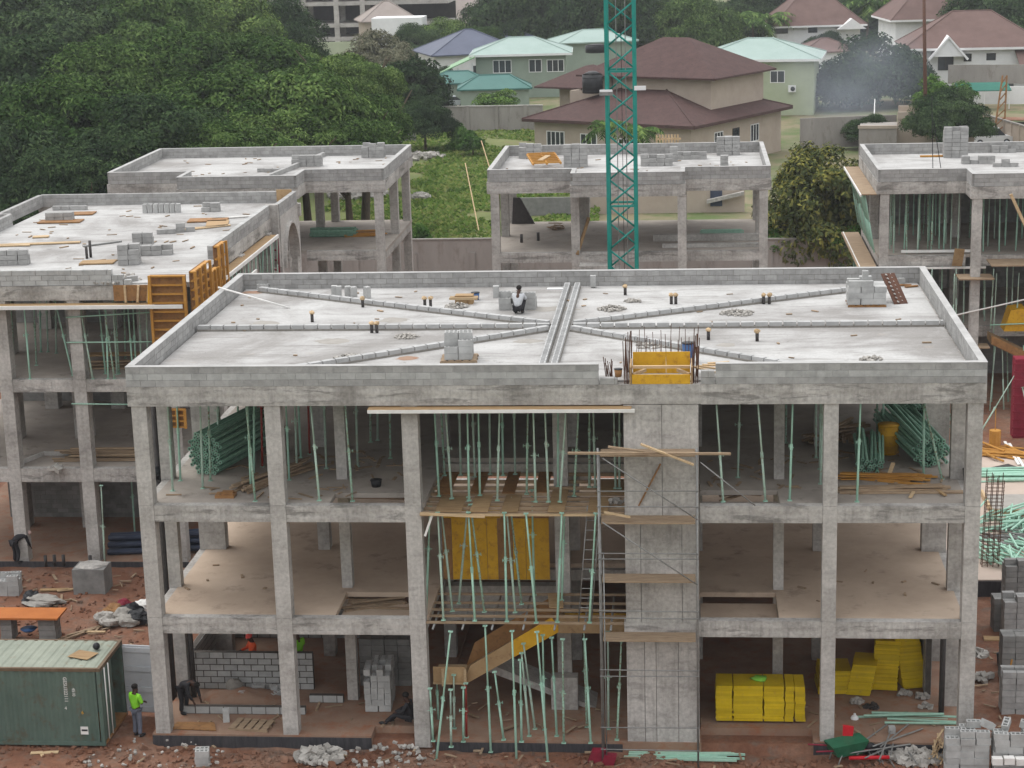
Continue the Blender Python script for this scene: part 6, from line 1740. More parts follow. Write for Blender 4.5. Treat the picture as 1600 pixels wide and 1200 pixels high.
# palms
def palm(x, y, ztop, label, L=3.0, n=18, seed=0):
    g = random.Random(seed)
    t = thing('palm_tree', label, 'palm', (x, y, -.2))
    h = ztop - .6
    MB().tube((0, 0, 0), (.2, 0, h * .5), .22, 8, .18, cap=False).tube((.2, 0, h * .5), (.1, .1, h), .18, 8, .15, cap=False).build('trunk', M['bark'], t, True)
    for i in range(n):
        a = i * 2.4; up = g.uniform(-.2, .9)
        mb = MB()
        p = Vector((.1, .1, h)); d = Vector((math.cos(a), math.sin(a), up)).normalized()
        s = Vector((-math.sin(a), math.cos(a), 0))
        N = 9
        for k in range(N):
            q = p + d * L / N
            w = L * .22 * math.sin(math.pi * (k + 1) / (N + 1.2)) + .05
            for sg in (-1, 1):
                mb.add([p, q, q + s * sg * w + d * .1 + Vector((0, 0, -w * .6)), p + s * sg * w * .9 + Vector((0, 0, -w * .6))], [(0, 1, 3), (1, 2, 3)] if 0 else [(0, 1, 2), (0, 2, 3)][:1])
                mb.add([p, p + d * .05, p + s * sg * w + d * .25 + Vector((0, 0, -w * .7))], [(0, 1, 2)])
            p = q; d = (d + Vector((0, 0, -.16))).normalized()
        mb.build('frond', M['neem'], t)
for i, (xz, Y) in enumerate((((24.909, 6.967), 280), ((27.455, 6.331), 275), ((30.518, 6.359), 285), ((48.742, 7.628), 300), ((53.255, 8.086), 300))):
    palm(xz[0], Y, xz[1], ('left', 'middle', 'right', 'tall left', 'tall right')[i] + ' palm of the ' + ('three behind the pale green roof' if i < 3 else 'pair behind the smoky tree'), 5.0, 18, i)
for i, (xz, Y) in enumerate((((9.412, 6.822), 116), ((12.493, 6.377), 117))):
    palm(xz[0], Y, xz[1], ('left', 'right')[i] + ' garden palm before the brown-roofed house', 2.6, 16, 20 + i)

# grass of the field
g = np.random.default_rng(9)
N = 34000
gy = 76 + (g.random(N) ** 1.4) * 92
gx = -14 + g.random(N) * 24 + (gy - 80) * -.03
keep = np.array([noise.noise((a * .12, b * .12, 2.0)) > -.28 for a, b in zip(gx, gy)])
gx, gy = gx[keep], gy[keep]
n = len(gx)
hh = g.uniform(.15, .5, n)
a = g.uniform(0, 6.28, n)
cpos = np.stack([gx, gy, hh * .5 + .02], 1)
tt = np.stack([np.cos(a) * .12, np.sin(a) * .12, hh * .5], 1)
bb = np.stack([-np.sin(a) * .22, np.cos(a) * .22, np.zeros(n)], 1)
tag(link('grass', quads_mesh('grass', cpos, tt, bb, M['grassb']), None, kind='stuff'), 'rough grass and weeds over the vacant field', 'grass')
for i, (p, r, l) in enumerate((((-13.117, 116.853), 2.6, 'pale heap of broken boards and rubble behind the rear left building'), ((-11.247, 144.017), 2.6, 'pale rubble strip at the edge of the field'), ((-7.078, 114.719), .7, 'small stone pile in the field'))):
    heap(p, r, .9 if i == 0 else .4, 170 if i == 0 else 90, l, 'rubble', .1, .4)
solid_stack('block_pack', (-14.680, 159.101, 0.000), 4, 3, 5, .2, 'old block stack in the field by the wood', 'block_dk', s=(.5, .4, .28), miss=.5)
for i, (a, b) in enumerate((((-1.272, 100.000, 5.093), (0.540, 92.000, 0.879)), ((-0.451, 105.000, 6.305), (0.493, 102.000, 4.437)))):
    tag(MB().tube(a, b, .045, 6).build('pole', M['timber']), ('longer', 'shorter')[i] + ' thin pale pole standing in the field', 'pole')

# ------------------------------------------------------------------ houses of the neighbourhood
M['brown_roof'] = m_noise('brown_shingle', lin(70, 52, 50), lin(84, 63, 60), 1.2, .85, third=(lin(58, 43, 42), .55, .7), bump=.6, bscale=6)
M['tan'] = m_noise('tan_render', lin(164, 151, 138), lin(178, 165, 152), .6, .9)
M['pale_green_roof'] = m_noise('pale_green_sheet_roof', lin(136, 156, 149), lin(150, 168, 162), .4, .5, bump=.2, bscale=3)
M['green_roof2'] = m_noise('moss_sheet_roof', lin(120, 156, 118), lin(136, 170, 132), .4, .5)
M['lime_wall'] = m_noise('pale_lime_render', lin(160, 168, 142), lin(172, 180, 154), .5, .9)
M['grey_green'] = m_noise('grey_green_render', lin(132, 144, 132), lin(144, 156, 144), .5, .9)
M['navy_roof'] = m_noise('navy_sheet_roof', lin(72, 78, 96), lin(84, 90, 108), .4, .5)
M['teal_roof'] = m_noise('teal_sheet_roof', lin(58, 102, 96), lin(70, 114, 108), .4, .5)
M['grey_roof'] = m_noise('grey_tile_roof', lin(138, 128, 122), lin(152, 142, 136), .5, .8, bump=.5, bscale=5)
M['red_roof'] = m_noise('faded_red_tile', lin(96, 77, 72), lin(112, 91, 86), .5, .85, bump=.5, bscale=5)
M['sheet_grey'] = m_noise('grey_sheet_roof', lin(130, 134, 140), lin(146, 150, 156), .6, .5)

def hip(mb, a, b, z, h, oh, rl=None, th=.18):
    """hip roof over an a by b plan with the given overhang"""
    A, B = a / 2 + oh, b / 2 + oh
    if rl is None: rl = max(.2, A - B) if A > B else .2
    if A >= B: r0, r1 = (-rl, 0, z + h), (rl, 0, z + h)
    else:
        rl = max(.2, B - A); r0, r1 = (0, -rl, z + h), (0, rl, z + h)
    e = [(-A, -B, z), (A, -B, z), (A, B, z), (-A, B, z)]
    lo = [(x, y, z - th) for x, y, _ in e]
    vs = e + lo + [r0, r1]
    if A >= B: fs = [(0, 1, 9, 8), (1, 2, 9), (2, 3, 8, 9), (3, 0, 8)]
    else: fs = [(0, 1, 8), (1, 2, 9, 8), (2, 3, 9), (3, 0, 8, 9)]
    fs += [(0, 4, 5, 1), (1, 5, 6, 2), (2, 6, 7, 3), (3, 7, 4, 0), (4, 7, 6, 5)]
    mb.add(vs, fs)

def window(parent, side, u, z, w, h, a, b, mat='white', bars=2):
    """a framed window set proud of the given side (front, right, left) at u along it"""
    if side == 'f': M3 = lambda x, d, zz: (x, -b / 2 - d, zz)
    elif side == 'r': M3 = lambda x, d, zz: (a / 2 + d, x, zz)
    elif side == 'l': M3 = lambda x, d, zz: (-a / 2 - d, -x, zz)
    def bx_(mb, x0, x1, d0, d1, z0, z1):
        p, q = M3(x0, d0, z0), M3(x1, d1, z1)
        mb.box(min(p[0], q[0]), max(p[0], q[0]), min(p[1], q[1]), max(p[1], q[1]), z0, z1)
    mb = MB(); f = .09
    bx_(mb, u - w / 2, u + w / 2, -.02, .06, z, z + f); bx_(mb, u - w / 2, u + w / 2, -.02, .06, z + h - f, z + h)
    for k in range(bars + 1):
        x = u - w / 2 + (w - f) * k / bars
        bx_(mb, x, x + f, -.02, .058, z + f + .002, z + h - f - .002)
    o = mb.build('window', M[mat], parent)
    pn = MB(); bx_(pn, u - w / 2 + f, u + w / 2 - f, -.02, .02, z + f, z + h - f)
    pn.build('pane', M['glass'], o)
    return o

def house(name, label, c, a, b, rz, zw, hr, wall, roof, wins=(), oh=.7, z0=0.0, trim=None, rl=None, cat='house'):
    t = thing(name, label, cat, (c[0], c[1], z0), rz)
    MB().box(-a / 2, a / 2, -b / 2, b / 2, -.5, zw - .19).build('wall', M[wall], t)
    mb = MB(); hip(mb, a, b, zw, hr, oh, rl)
    rf = mb.build('roof', M[roof], t)
    cap = MB()
    for i, j in ((0, 8), (3, 8), (1, 9), (2, 9), (8, 9)) if a >= b else ((0, 8), (1, 8), (2, 9), (3, 9), (8, 9)):
        cap.tube(mb.v[i], mb.v[j], .11, 5)
    cap.build('ridge_cap', M[roof], rf)
    if trim:
        A, B = a / 2 + oh, b / 2 + oh
        fr = MB()
        for (x0, x1, y0, y1) in ((-A - .03, A + .03, -B - .03, -B - .003), (-A - .03, -A - .003, -B, B), (A + .003, A + .03, -B, B)):
            fr.box(x0, x1, y0, y1, zw - .28, zw + .02)
        fr.build('fascia', M[trim], rf)
    for w in wins: window(t, *w[:5], a, b, *(w[5:] or ()))
    return t

# large brown-roofed house behind the mast
bc = (17.349, 131.770, 4.200)
rz = -.52
A_, B_ = 18.4, 19.0
ax, ay = Vector((math.cos(rz), math.sin(rz))), Vector((-math.sin(rz), math.cos(rz)))
cen = Vector((bc[0], bc[1])) - ax * (A_ / 2 + .9) + ay * (B_ / 2 + .9)
H1 = house('brown_roofed_house', 'large tan house with two tiers of brown shingle roof behind the mast', (cen.x, cen.y), A_, B_, rz, 4.2, 3.6, 'tan', 'brown_roof',
           [('f', -6.6, 1.0, 2.2, 2.0, 'white', 4), ('f', -2.6, 1.0, 2.0, 1.9, 'white', 3), ('f', 2.2, 1.2, 2.6, 1.4, 'white', 4), ('r', -4.0, 1.2, 1.8, 1.8, 'white', 3), ('r', -.4, 1.2, 1.4, 1.8, 'dark', 2), ('r', 3.6, 1.2, 1.8, 1.8, 'white', 3)], .9, trim='brown_roof')
up = Vector((.6, 2.6))
MB().box(-7.2 + up.x, 7.2 + up.x, -5.6 + up.y, 5.6 + up.y, 4.6, 8.0).build('upper_wall', M['tan'], H1)
mb = MB()
hip(mb, 14.4, 11.2, 8.2, 3.5, 1.0)
mb.v = [(x + up.x, y + up.y, z) for x, y, z in mb.v]
rf2 = mb.build('upper_roof', M['brown_roof'], H1)
for (x, y, z) in ((-3.2, -3.2, 9.6), (2.0, -2.4, 9.8), (4.8, -.8, 9.4)):
    MB().ball((x + up.x, y + up.y, z), .28, 8, 4, (1, 1, .6)).build('roof_vent', M['brown_roof'], rf2, True)
mb = MB(); mb.box(-4.4 + up.x, -4.3 + up.x, -5.7 + up.y, -5.603 + up.y, 4.7, 8.0)
mb.build('downpipe', M['brown_roof'], H1)
# left wing with parapet terrace and tank
MB().box(-13.0, -9.3, 1.0, 8.0, -.5, 6.3).build('wing_wall', M['tan'], H1)
mb = MB(); hip(mb, 6.5, 8.0, 6.5, 2.0, .8); mb.v = [(x - 11.0, y + 4.0, z) for x, y, z in mb.v]
mb.build('wing_roof', M['brown_roof'], H1)
tw = MB().box(-9.3, -5.2, -2.6, -2.35, 4.3, 6.4).box(-9.3, -9.05, -2.345, 2.0, 4.3, 6.4)
tw.build('terrace_wall', M['tan'], H1)
def water_tank(c, r, h, label, z0=0):
    t = thing('water_tank', label, 'tank', (c[0], c[1], z0))
    MB().tube((0, 0, 0), (0, 0, h * .85), r, 16).build('body', M['black'], t, True)
    MB().tube((0, 0, h * .851), (0, 0, h), r, 16, r * .35).build('lid', M['black'], t, True)
    for k in range(4):
        MB().tube((0, 0, h * (.1 + .2 * k)), (0, 0, h * (.12 + .2 * k)), r * 1.03, 16).build('hoop', M['black'], t, True)
tk = (6.989, 144.000, 6.498)
water_tank(tk, 1.05, 2.2, 'black water tank on the terrace of the brown-roofed house', tk[2])
tk = (5.990, 175.000, 8.349)
water_tank(tk, 1.3, 1.0, 'black water tank on the pale roof left of the mast', tk[2])
# garden wall of that house seen through the rear building
GW = thing('garden_wall', 'tan garden wall with dark openings before the brown-roofed house', 'wall')
for (x0, x1, z1) in ((7.8, 9.8, 2.6), (9.8, 15.0, 1.3), (15.0, 18.2, 2.8), (18.2, 21.5, 2.0)):
    MB().box(x0 + .005, x1 - .005, 108.0, 108.25, -.5, z1).build('wall_run', M['tan'], GW)
MB().box(9.9, 14.9, 110.2, 110.4, -.5, 2.6).build('wall_run', M['dark'], GW)  # not masonry: dark sheet standing in for shade inside the garage opening
MB().box(18.6, 19.6, 107.9, 107.995, .1, 2.2).build('gate_leaf', M['navy'], GW)
MB().prism([(18.3, 107.3, .4), (21.4, 107.3, 1.1), (21.4, 107.3, 1.4), (18.3, 107.3, .7)], (0, .5, 0)).build('ramp', M['core'], GW)
MB().box(2.4, 8.6, 104.0, 104.2, -.5, 1.6).build('wall_run', M['block_dk'], GW)

CW = thing('compound_wall', 'grey compound wall with piers across the end of the field', 'wall')
(c0x, c0y), (c1x, c1y) = (-17.681, 168.983), (-0.538, 168.383)
MB().bar((c0x - 6, c0y, 1.35), (c1x + .5, c1y, 1.35), .22, 3.0).build('wall_run', M['render_w'], CW)
for i in range(7):
    q = Vector((c0x - 6, c0y, 0)).lerp(Vector((c1x + .5, c1y, 0)), (i + .4) / 7)
    MB().box(q.x - .2, q.x + .2, q.y - .3, q.y - .12, -.4, 3.0).build('pier', M['render_w'], CW)
MB().bar((c0x - 6, c0y, 2.93), (c1x + .5, c1y, 2.93), .34, .12).build('capping', M['core'], CW)

h2 = (-6.596, 213.343)
house('green_roofed_house', 'grey green two-storey house with pale green sheet roof left of the mast', (h2[0], h2[1] + 5), 12.5, 9.0, .05, 5.6, 2.0, 'grey_green', 'pale_green_roof',
      [('f', -2.6, 3.0, 2.6, 1.8, 'white', 3), ('f', 2.0, 3.0, 1.8, 1.8, 'white', 2), ('f', 4.8, 3.0, 2.4, 1.7, 'white', 3)], .9, trim='white')
PO = thing('porch_roof', 'mossy green porch roof at the left of the pale green house', 'roof', (h2[0] - 8.0, h2[1] + 2.0, 0))
MB().prism([(-3.4, -3.5, 3.0), (2.0, -4.2, 5.3), (2.0, 4.0, 5.6), (-3.4, 4.0, 3.2)], (0, 0, .15)).build('sheet', M['green_roof2'], PO)
for x in (-2.8, -.5, 1.5):
    MB().box(x, x + .2, -3.0, -2.8, -.3, 3.2 + (x + 3) * .3).build('post', M['white'], PO)
MB().box(-2.6, 1.9, -3.1, -3.03, 1.6, 2.6).build('railing', M['sheet_grey'], PO)
h3 = (-16.063, 228.067)
house('navy_roofed_house', 'house under a navy blue hipped sheet roof', (h3[0], h3[1] + 8), 13, 12, .35, 4.6, 3.2, 'white', 'navy_roof', [('f', 0, 1.5, 2, 1.4)], .8)
h3 = (-14.320, 253.541)
house('navy_roofed_house', 'second navy roof behind the first', (h3[0], h3[1] + 10), 12, 8, .1, 4.6, 1.8, 'white', 'navy_roof', (), .8)
for i, (p, a, b, hh_, l) in enumerate((((-8.664, 196.188), 9, 5, 1.6, 'teal tarpaulin roof below the pale green house'), ((-14.678, 205.815), 8, 5, 1.4, 'teal roof left of the pale green house'), ((-29.527, 270.096), 9, 8, 1.8, 'far teal roof above the dome-shaped tree'))):
    house('teal_shed', l, (p[0], p[1] + 3), a, b, .1, 2.4 if i < 2 else 4.5, hh_, 'grey_green', 'teal_roof', (), .4, cat='shed')
h4 = (25.744, 184.593)
H4 = house('lime_house', 'pale lime two-storey house with pale green roof right of the mast', (h4[0], h4[1] + 6), 14.0, 11.0, -.12, 6.4, 2.2, 'lime_wall', 'pale_green_roof',
           [('f', 2.6, 3.5, 1.8, 1.5, 'white', 2), ('f', -2.2, 4.4, 1.6, .8, 'white', 2), ('f', -5, 3.5, 1.6, 1.4, 'white', 2), ('f', -1.0, .6, 1.2, 1.2, 'white', 2)], .9, trim='white')
for u in (4.4, -3.9):
    ac = MB().box(u - .45, u + .45, -5.95, -5.52, 2.4, 3.2).build('air_conditioner', M['white'], H4)
    MB().tube((u + .1, -5.99, 2.8), (u + .1, -5.955, 2.8), .28, 12).build('fan', M['black'], ac)
h9 = (2.121, 231.503)
house('green_roofed_house', 'small pale green roofed building between the mast and the green house', (h9[0], h9[1] + 14), 11, 8, .25, 5.2, 1.6, 'grey_green', 'pale_green_roof', (), .7)
# far concrete frame and large grey roof
FR = thing('far_building', 'far unfinished multi-storey concrete frame at the top of the picture', 'building', (0, 0, 0))
fy = 300
for k, py_ in enumerate(((-53.269, 2.776)[1], (-53.139, 5.218)[1], (-52.930, 9.154)[1], (-52.715, 13.183)[1])):
    x0, x1 = (-64.448, 6.745)[0], (-38.792, 6.178)[0]
    MB().box(x0 - 4, x1 + 12, fy, fy + 14, py_ - .35, py_ + .35).build('floor_slab', M['frame'], FR)
for px_ in [(-62.887, 6.711)[0], (-59.770, 6.642)[0], (-53.669, 6.507)[0], (-47.586, 6.372)[0], (-42.709, 6.264)[0], (-37.606, 6.152)[0]]:
    for y in (fy - .1, fy + 6.5):
        MB().box(px_ - .45, px_ + .45, y, y + .9, -1, (-52.715, 13.183)[1]).build('column', M['frame'], FR)
MB().box((-64.448, 6.745)[0] - 4, (-38.792, 6.178)[0] + 12, fy + 11, fy + 11.3, -1, (-52.715, 13.183)[1] - .5).build('rear_wall', M['dark'], FR)
hh7 = (-30.804, 0.554)
house('grey_roofed_house', 'large house under a broad grey tiled roof near the top edge', ((-30.032, 4.296)[0], 345), 26, 22, .3, (-30.128, 1.544)[1], 11, 'white', 'grey_roof', [('f', -6, 3, 3, 2)], 1.0)
house('grey_roofed_house', 'gabled grey roof house right of the far concrete frame', ((-36.440, 6.970)[0], 288), 9, 8, .3, (-36.450, 6.748)[1], 3.2, 'tan', 'grey_roof', [('f', 1, (-36.488, 5.863)[1] - 2.4, 1.6, 1.6, 'dark')], .7)
tag(MB().box(-4.2, 4.2, -3, 3, 0, (-30.709, 8.343)[1]).build('white_annex', M['white'], None, False, ((-30.761, 7.106)[0], 265, 0)), 'white flat-roofed building before the far grey roofs', 'building')
house('sheet_roof_house', 'small house with grey ribbed sheet roof left of the far frame', ((-46.154, 9.523)[0], 240), 5.0, 6, .05, (-45.719, 8.563)[1], 1.8, 'grey_green', 'sheet_grey', (), .4)
tag(MB().box(-7, 6, -.2, .2, -.5, (-39.445, 6.090)[1]).build('boundary_wall', M['lime_wall'], None, False, ((-39.490, 5.218)[0], 240, 0)), 'pale lime wall below the far concrete frame', 'wall')
tag(MB().box(-3, 3.2, -2, 2, -.5, (-22.254, 5.175)[1]).prism([(-3.3, -2.3, (-22.254, 5.175)[1]), (3.5, -2.3, (-22.254, 5.175)[1]), (0, -2.3, (-22.215, 6.063)[1])], (0, 4.6, 0)).build('white_cottage', M['white'], None, False, ((-23.096, 4.787)[0], 192, 0)), 'white gabled cottage peeping through the trees', 'house')
# right-hand white houses with brown roofs
h5 = ((53.405, 1.783)[0], 201.0)
H5 = house('white_house', 'white two-storey house with brown hipped roof at the right', (h5[0] + 1, h5[1] + 9), 17, 12, -.03, (52.747, 5.906)[1], 4.4, 'white', 'red_roof',
           [('f', -1.0, 4.1, 1.0, 1.0, 'dark', 1), ('f', 2.0, 4.2, 1.2, .9, 'dark', 1), ('f', -3.8, 3.0, 2.0, 2.2, 'dark', 2), ('f', 1.6, .2, 1.4, 2.4, 'dark', 1), ('f', 4.2, .2, 1.6, 2.4, 'dark', 1), ('f', -1.0, .2, 1.3, 2.0, 'dark', 1)], 1.0, trim='white')
zg = (50.818, 7.065)[1]
mb = MB().prism([(-5.6, -7.4, zg - 2.2), (-1.6, -7.4, zg - 2.2), (-3.6, -7.4, zg + .1)], (0, 3.0, 0))
gb = mb.build('gable', M['white'], H5)
MB().prism([(-6.2, -7.6, zg - 2.5), (-3.6, -7.6, zg + .45), (-3.6, -7.6, zg + .15), (-6.0, -7.6, zg - 2.7)], (0, 4, 0)).build('barge_board', M['white'], gb)
MB().prism([(-1.0, -7.6, zg - 2.5), (-3.6, -7.6, zg + .45), (-3.6, -7.6, zg + .15), (-1.2, -7.6, zg - 2.7)], (0, 4, 0)).build('barge_board', M['white'], gb)
MB().prism([(5.5, -9.5, 2.9), (13, -9.5, 2.9), (13, -6.2, 5.3), (5.0, -6.2, 5.3)], (0, 0, .2)).build('porch_roof', M['red_roof'], H5)
MB().box(5.4, 13, -9.62, -9.51, 2.6, 3.0).build('fascia', M['white'], H5)
for x in (6.0, 9.0, 12.0):
    MB().box(x, x + .5, -9.3, -8.9, -.4, 2.88).build('post', M['white'], H5)
house('white_house', 'second brown-roofed house behind the white house', ((58.946, 8.164)[0], 268), 20, 14, .1, (60.001, 6.333)[1], 7.0, 'white', 'red_roof', (), 1.0, trim='white')
H6 = house('white_house', 'white house with brown hipped roof behind the palms', ((38.437, 2.049)[0], 292), 14.5, 13, .12, (37.102, 4.257)[1], 6.5, 'white', 'red_roof', [('f', -6.5, 3.0, 2.4, 2.2, 'dark', 2), ('f', -1, 3, 1.6, 2, 'dark', 1)], 1.0, trim='white')
zz6 = (43.480, 5.315)[1]
MB().prism([(3.0, -8.2, zz6 - 1.8), (8.0, -8.2, zz6 - 1.8), (5.5, -8.2, zz6)], (0, 3, 0)).build('gable', M['white'], H6)
house('small_brown_house', 'low house with pale and brown roof beside the lime house', ((37.649, 2.969)[0], 248), 8, 7, .2, (37.652, 2.776)[1], 1.8, 'white', 'red_roof', (), .6)
tag(MB().box(-5, 4, -3, 3, 0, (36.361, 0.881)[1]).build('white_annex', M['white'], None, False, ((35.368, 0.100)[0], 258, 0)), 'white wall block behind the lime house', 'building')
# roofless concrete structure and boundary walls at right
RL = thing('roofless_structure', 'low roofless concrete structure of stepped walls right of the mango tree', 'building', (*(39.373, 146.040), 0), -.12)
MB().box(-5.0, -1.2, -3, 3, -.5, 2.4).build('wall', M['render_w'], RL)
MB().box(-1.195, 6.5, -1.5, 4, -.5, 3.2).build('wall', M['tan'], RL)
MB().box(1.6, 2.9, -3.2, -1.505, -.5, 3.9).build('tower', M['tan'], RL)
for (x0, x1, y0, y1, zb, zt) in ((-5.1, -1.2, -3.1, -2.8, 2.405, 2.7), (-1.195, 6.6, -1.6, -1.3, 3.205, 3.9), (-1.195, 6.6, 3.8, 4.1, 3.205, 4.0), (6.3, 6.6, -1.29, 3.79, 3.205, 3.9)):
    MB().box(x0, x1, y0, y1, zb, zt).build('upstand', M['tan'], RL)
MB().tube((4.2, -3.4, 1.8), (4.2, -1.6, 1.8), 1.1, 16).build('round_tank', M['core'], RL, True)
BW7 = thing('boundary_wall', 'grey boundary wall behind the smoke right of the brown house', 'wall')
(a0, b0), (a1, b1) = (28.473, 149.697), (38.656, 151.682)
MB().bar((a0, b0, 1.3), (a1, b1, 1.3), .2, 3.2).build('wall_run', M['render_w'], BW7)
BW8 = thing('boundary_wall', 'pale boundary wall running back at the far right', 'wall')
(a0, b0), (a1, b1) = (47.747, 160.465), (51.607, 140.245)
MB().bar((a0, b0, 1.0), (a1, b1, 1.0), .2, 2.4).build('wall_run', M['tan'], BW8)
for i in range(9):
    q = Vector((a0, b0, 0)).lerp(Vector((a1, b1, 0)), (i + .5) / 9)
    MB().box(q.x - .18, q.x + .18, q.y - .28, q.y - .1, -.4, 2.25).build('pier', M['tan'], BW8)
MB().bar((a0, b0, 2.26), (a1, b1, 2.26), .34, .14).build('capping', M['mortar'], BW8)
BW9 = thing('boundary_wall', 'white and brown garden wall before the white house', 'wall')
(a0, b0), (a1, b1) = (49.962, 192.011), (61.392, 189.880)
MB().bar((a0, b0, .9), (a1, b1, .9), .2, 2.2).build('wall_run', M['white'], BW9)
MB().bar((a0, b0 + 6, 3.0), (a1, b1 + 6, 3.0), .2, 2.4).build('wall_run', M['render_w'], BW9)
CP = thing('car_shelter', 'dark green canvas shelter before the white garden wall', 'shelter', (*(52.857, 187.489), 0))
MB().prism([(-3.2, -1.6, 1.9), (3.2, -1.6, 1.9), (3.2, 1.6, 2.6), (-3.2, 1.6, 2.6)], (0, 0, .1)).build('canvas', m_noise('dark_green_canvas', lin(36, 92, 80), lin(48, 106, 92), 1), CP)
for x in (-3, 0, 3):
    MB().tube((x, -1.4, -.3), (x, -1.4, 1.95), .05, 6).build('post', M['white'], CP)
for (a, b, c_, d_, l, mt) in (((47.795, 157.403), 26, 3.5, -.2, 'grass verge along the far right wall', 'field'), ((52.029, 169.480), 22, 3.0, -.2, 'red earth strip along the far right wall', 'soil')):
    o = tag(MB().obox((0, 0, 0), (b, c_, .1)).build('verge', M[mt], None, False, (a[0] + 4, a[1] + 2, .02), 'structure'), l)
    o.rotation_euler = (0, 0, d_)
# poles
def pole(base, top, r, label, mat, name='pole', lattice=False, cat='pole'):
    if not lattice:
        return tag(MB().tube(base, top, r, 8, r * .7).build(name, M[mat], None, True), label, cat)
    t = thing(name, label, cat)
    b, tp = Vector(base), Vector(top)
    for s in (-1, 1):
        MB().tube(b + Vector((s * r, 0, 0)), tp + Vector((s * r * .4, 0, 0)), .10, 5).build('chord', M[mat], t)
    for i in range(8):
        u, w = i / 8, (i + 1) / 8
        MB().tube(b.lerp(tp, u) + Vector((-r * (1 - .6 * u), 0, 0)), b.lerp(tp, w) + Vector((r * (1 - .6 * w), 0, 0)), .07, 5).build('lacing', M[mat], t)
pole((*(41.099, 145.811), 0), (40.883, 150.000, 18.674), .22, 'tall rusty brown pole rising past the top edge', 'rebar')
pole((*(49.076, 150.232), 0), (49.782, 152.000, 6.742), .55, 'leaning lattice pole by the far right wall', 'ply_b', 'lattice_pole', True)
pole((*(46.224, 147.294), 0), (46.107, 148.000, 5.061), .08, 'thin pale lamp pole by the far right wall', 'timber_w', 'lamp_pole')
pole((*(37.270, 162.040), 0), (38.101, 170.000, 2.751), .08, 'thin pale pole in the smoke', 'timber_w')
# crane hoist ropes hanging over the right rear roof
for i, (a, b) in enumerate((((28.865, 43.000, 15.379), (29.036, 43.000, 11.057)), ((28.991, 43.000, 14.106), (29.434, 43.000, 11.600)))):
    tag(MB().tube(a, b, .018, 4).build('rope', M['black']), ('left', 'right')[i] + ' dark rope hanging over the right rear roof', 'rope')
# vehicles
M['car_w'] = m_noise('white_car_paint', lin(206, 208, 210), lin(216, 218, 220), 1, .3, bump=0, spec=.5)
M['car_g'] = m_noise('silver_car_paint', lin(150, 156, 160), lin(162, 168, 172), 1, .3, bump=0, spec=.5)
def car(c, rz, label, mat, suv=True):
    t = thing('parked_car', label, 'car', (c[0], c[1], 0), rz, 'parked cars')
    h = 1.75 if suv else 1.45
    body = [(-2.2, .35), (2.2, .35), (2.25, .8), (1.5, 1.0), (-2.1, 1.05), (-2.25, .8)]
    MB().prism([(x, -.88, z) for x, z in body], (0, 1.76, 0)).build('body', M[mat], t)
    cab = [(-2.0, 1.055), (1.3, 1.005), (.6, h), (-1.7, h)]
    MB().prism([(x, -.8, z) for x, z in cab], (0, 1.6, 0)).build('cabin', M['glass'], t)
    MB().box(-1.72, .62, -.78, .78, h + .002, h + .05).build('roof', M[mat], t)
    for x in (-1.4, 1.4):
        for y in (-.9, .72):
            w = MB().tube((x, y, .34), (x, y + .18, .34), .34, 14).build('wheel', M['black'], t, True)
            MB().tube((x, y - .01, .34), (x, y + .19, .34), .19, 10).build('rim', M['car_g'], w, True)
    for y in (-.6, .6):
        MB().box(2.2, 2.27, y - .2, y + .2, .68, .84).build('headlight', M['white'], t)
car((47.976, 148.155), .15, 'white off-road car beyond the right rear roof', 'car_w')
car((33.621, 210.871), .3, 'white car beside the lime house', 'car_w')
car((-14.256, 197.191), .2, 'silver car behind the compound wall', 'car_g', False)

# ------------------------------------------------------------------ people
M['skin'] = m_noise('skin', lin(62, 42, 34), lin(78, 54, 43), 6, .6, bump=0)
M['hair'] = m_noise('hair', lin(24, 21, 20), lin(34, 30, 28), 9, .8, bump=0)
M['lime'] = m_noise('lime_shirt', lin(118, 190, 40), lin(136, 206, 58), 6, .8, bump=0)
M['grey_tr'] = m_noise('grey_trousers', lin(88, 92, 104), lin(106, 110, 122), 6, .9, bump=0)
M['dark_cl'] = m_noise('dark_clothes', lin(36, 36, 40), lin(52, 51, 54), 6, .9, bump=0)
M['pale_sh'] = m_noise('pale_shirt', lin(168, 170, 174), lin(186, 188, 190), 6, .9, bump=0)
M['orange_sh'] = m_noise('orange_overall', lin(196, 76, 42), lin(210, 92, 54), 6, .9, bump=0)
M['helmet'] = m_noise('red_helmet', lin(214, 70, 62), lin(222, 84, 74), 6, .4, bump=0)
M['cap_p'] = m_noise('pale_cap', lin(206, 176, 168), lin(214, 188, 180), 6, .8, bump=0)

def skinned(name, joints, edges, radii, root, mat, parent):
    ks = list(joints)
    me = bpy.data.meshes.new(name)
    me.from_pydata([joints[k] for k in ks], [(ks.index(a), ks.index(b)) for a, b in edges], [])
    me.materials.append(mat)
    o = link(name, me, parent)
    md = o.modifiers.new('Skin', 'SKIN')
    md.use_smooth_shade = True
    sv = me.skin_vertices[0].data
    for i, k in enumerate(ks):
        r = radii[k]
        sv[i].radius = r if isinstance(r, tuple) else (r, r)
        sv[i].use_root = (k == root)
    sd = o.modifiers.new('Subdivision', 'SUBSURF')
    sd.levels = 1; sd.render_levels = 2
    return o

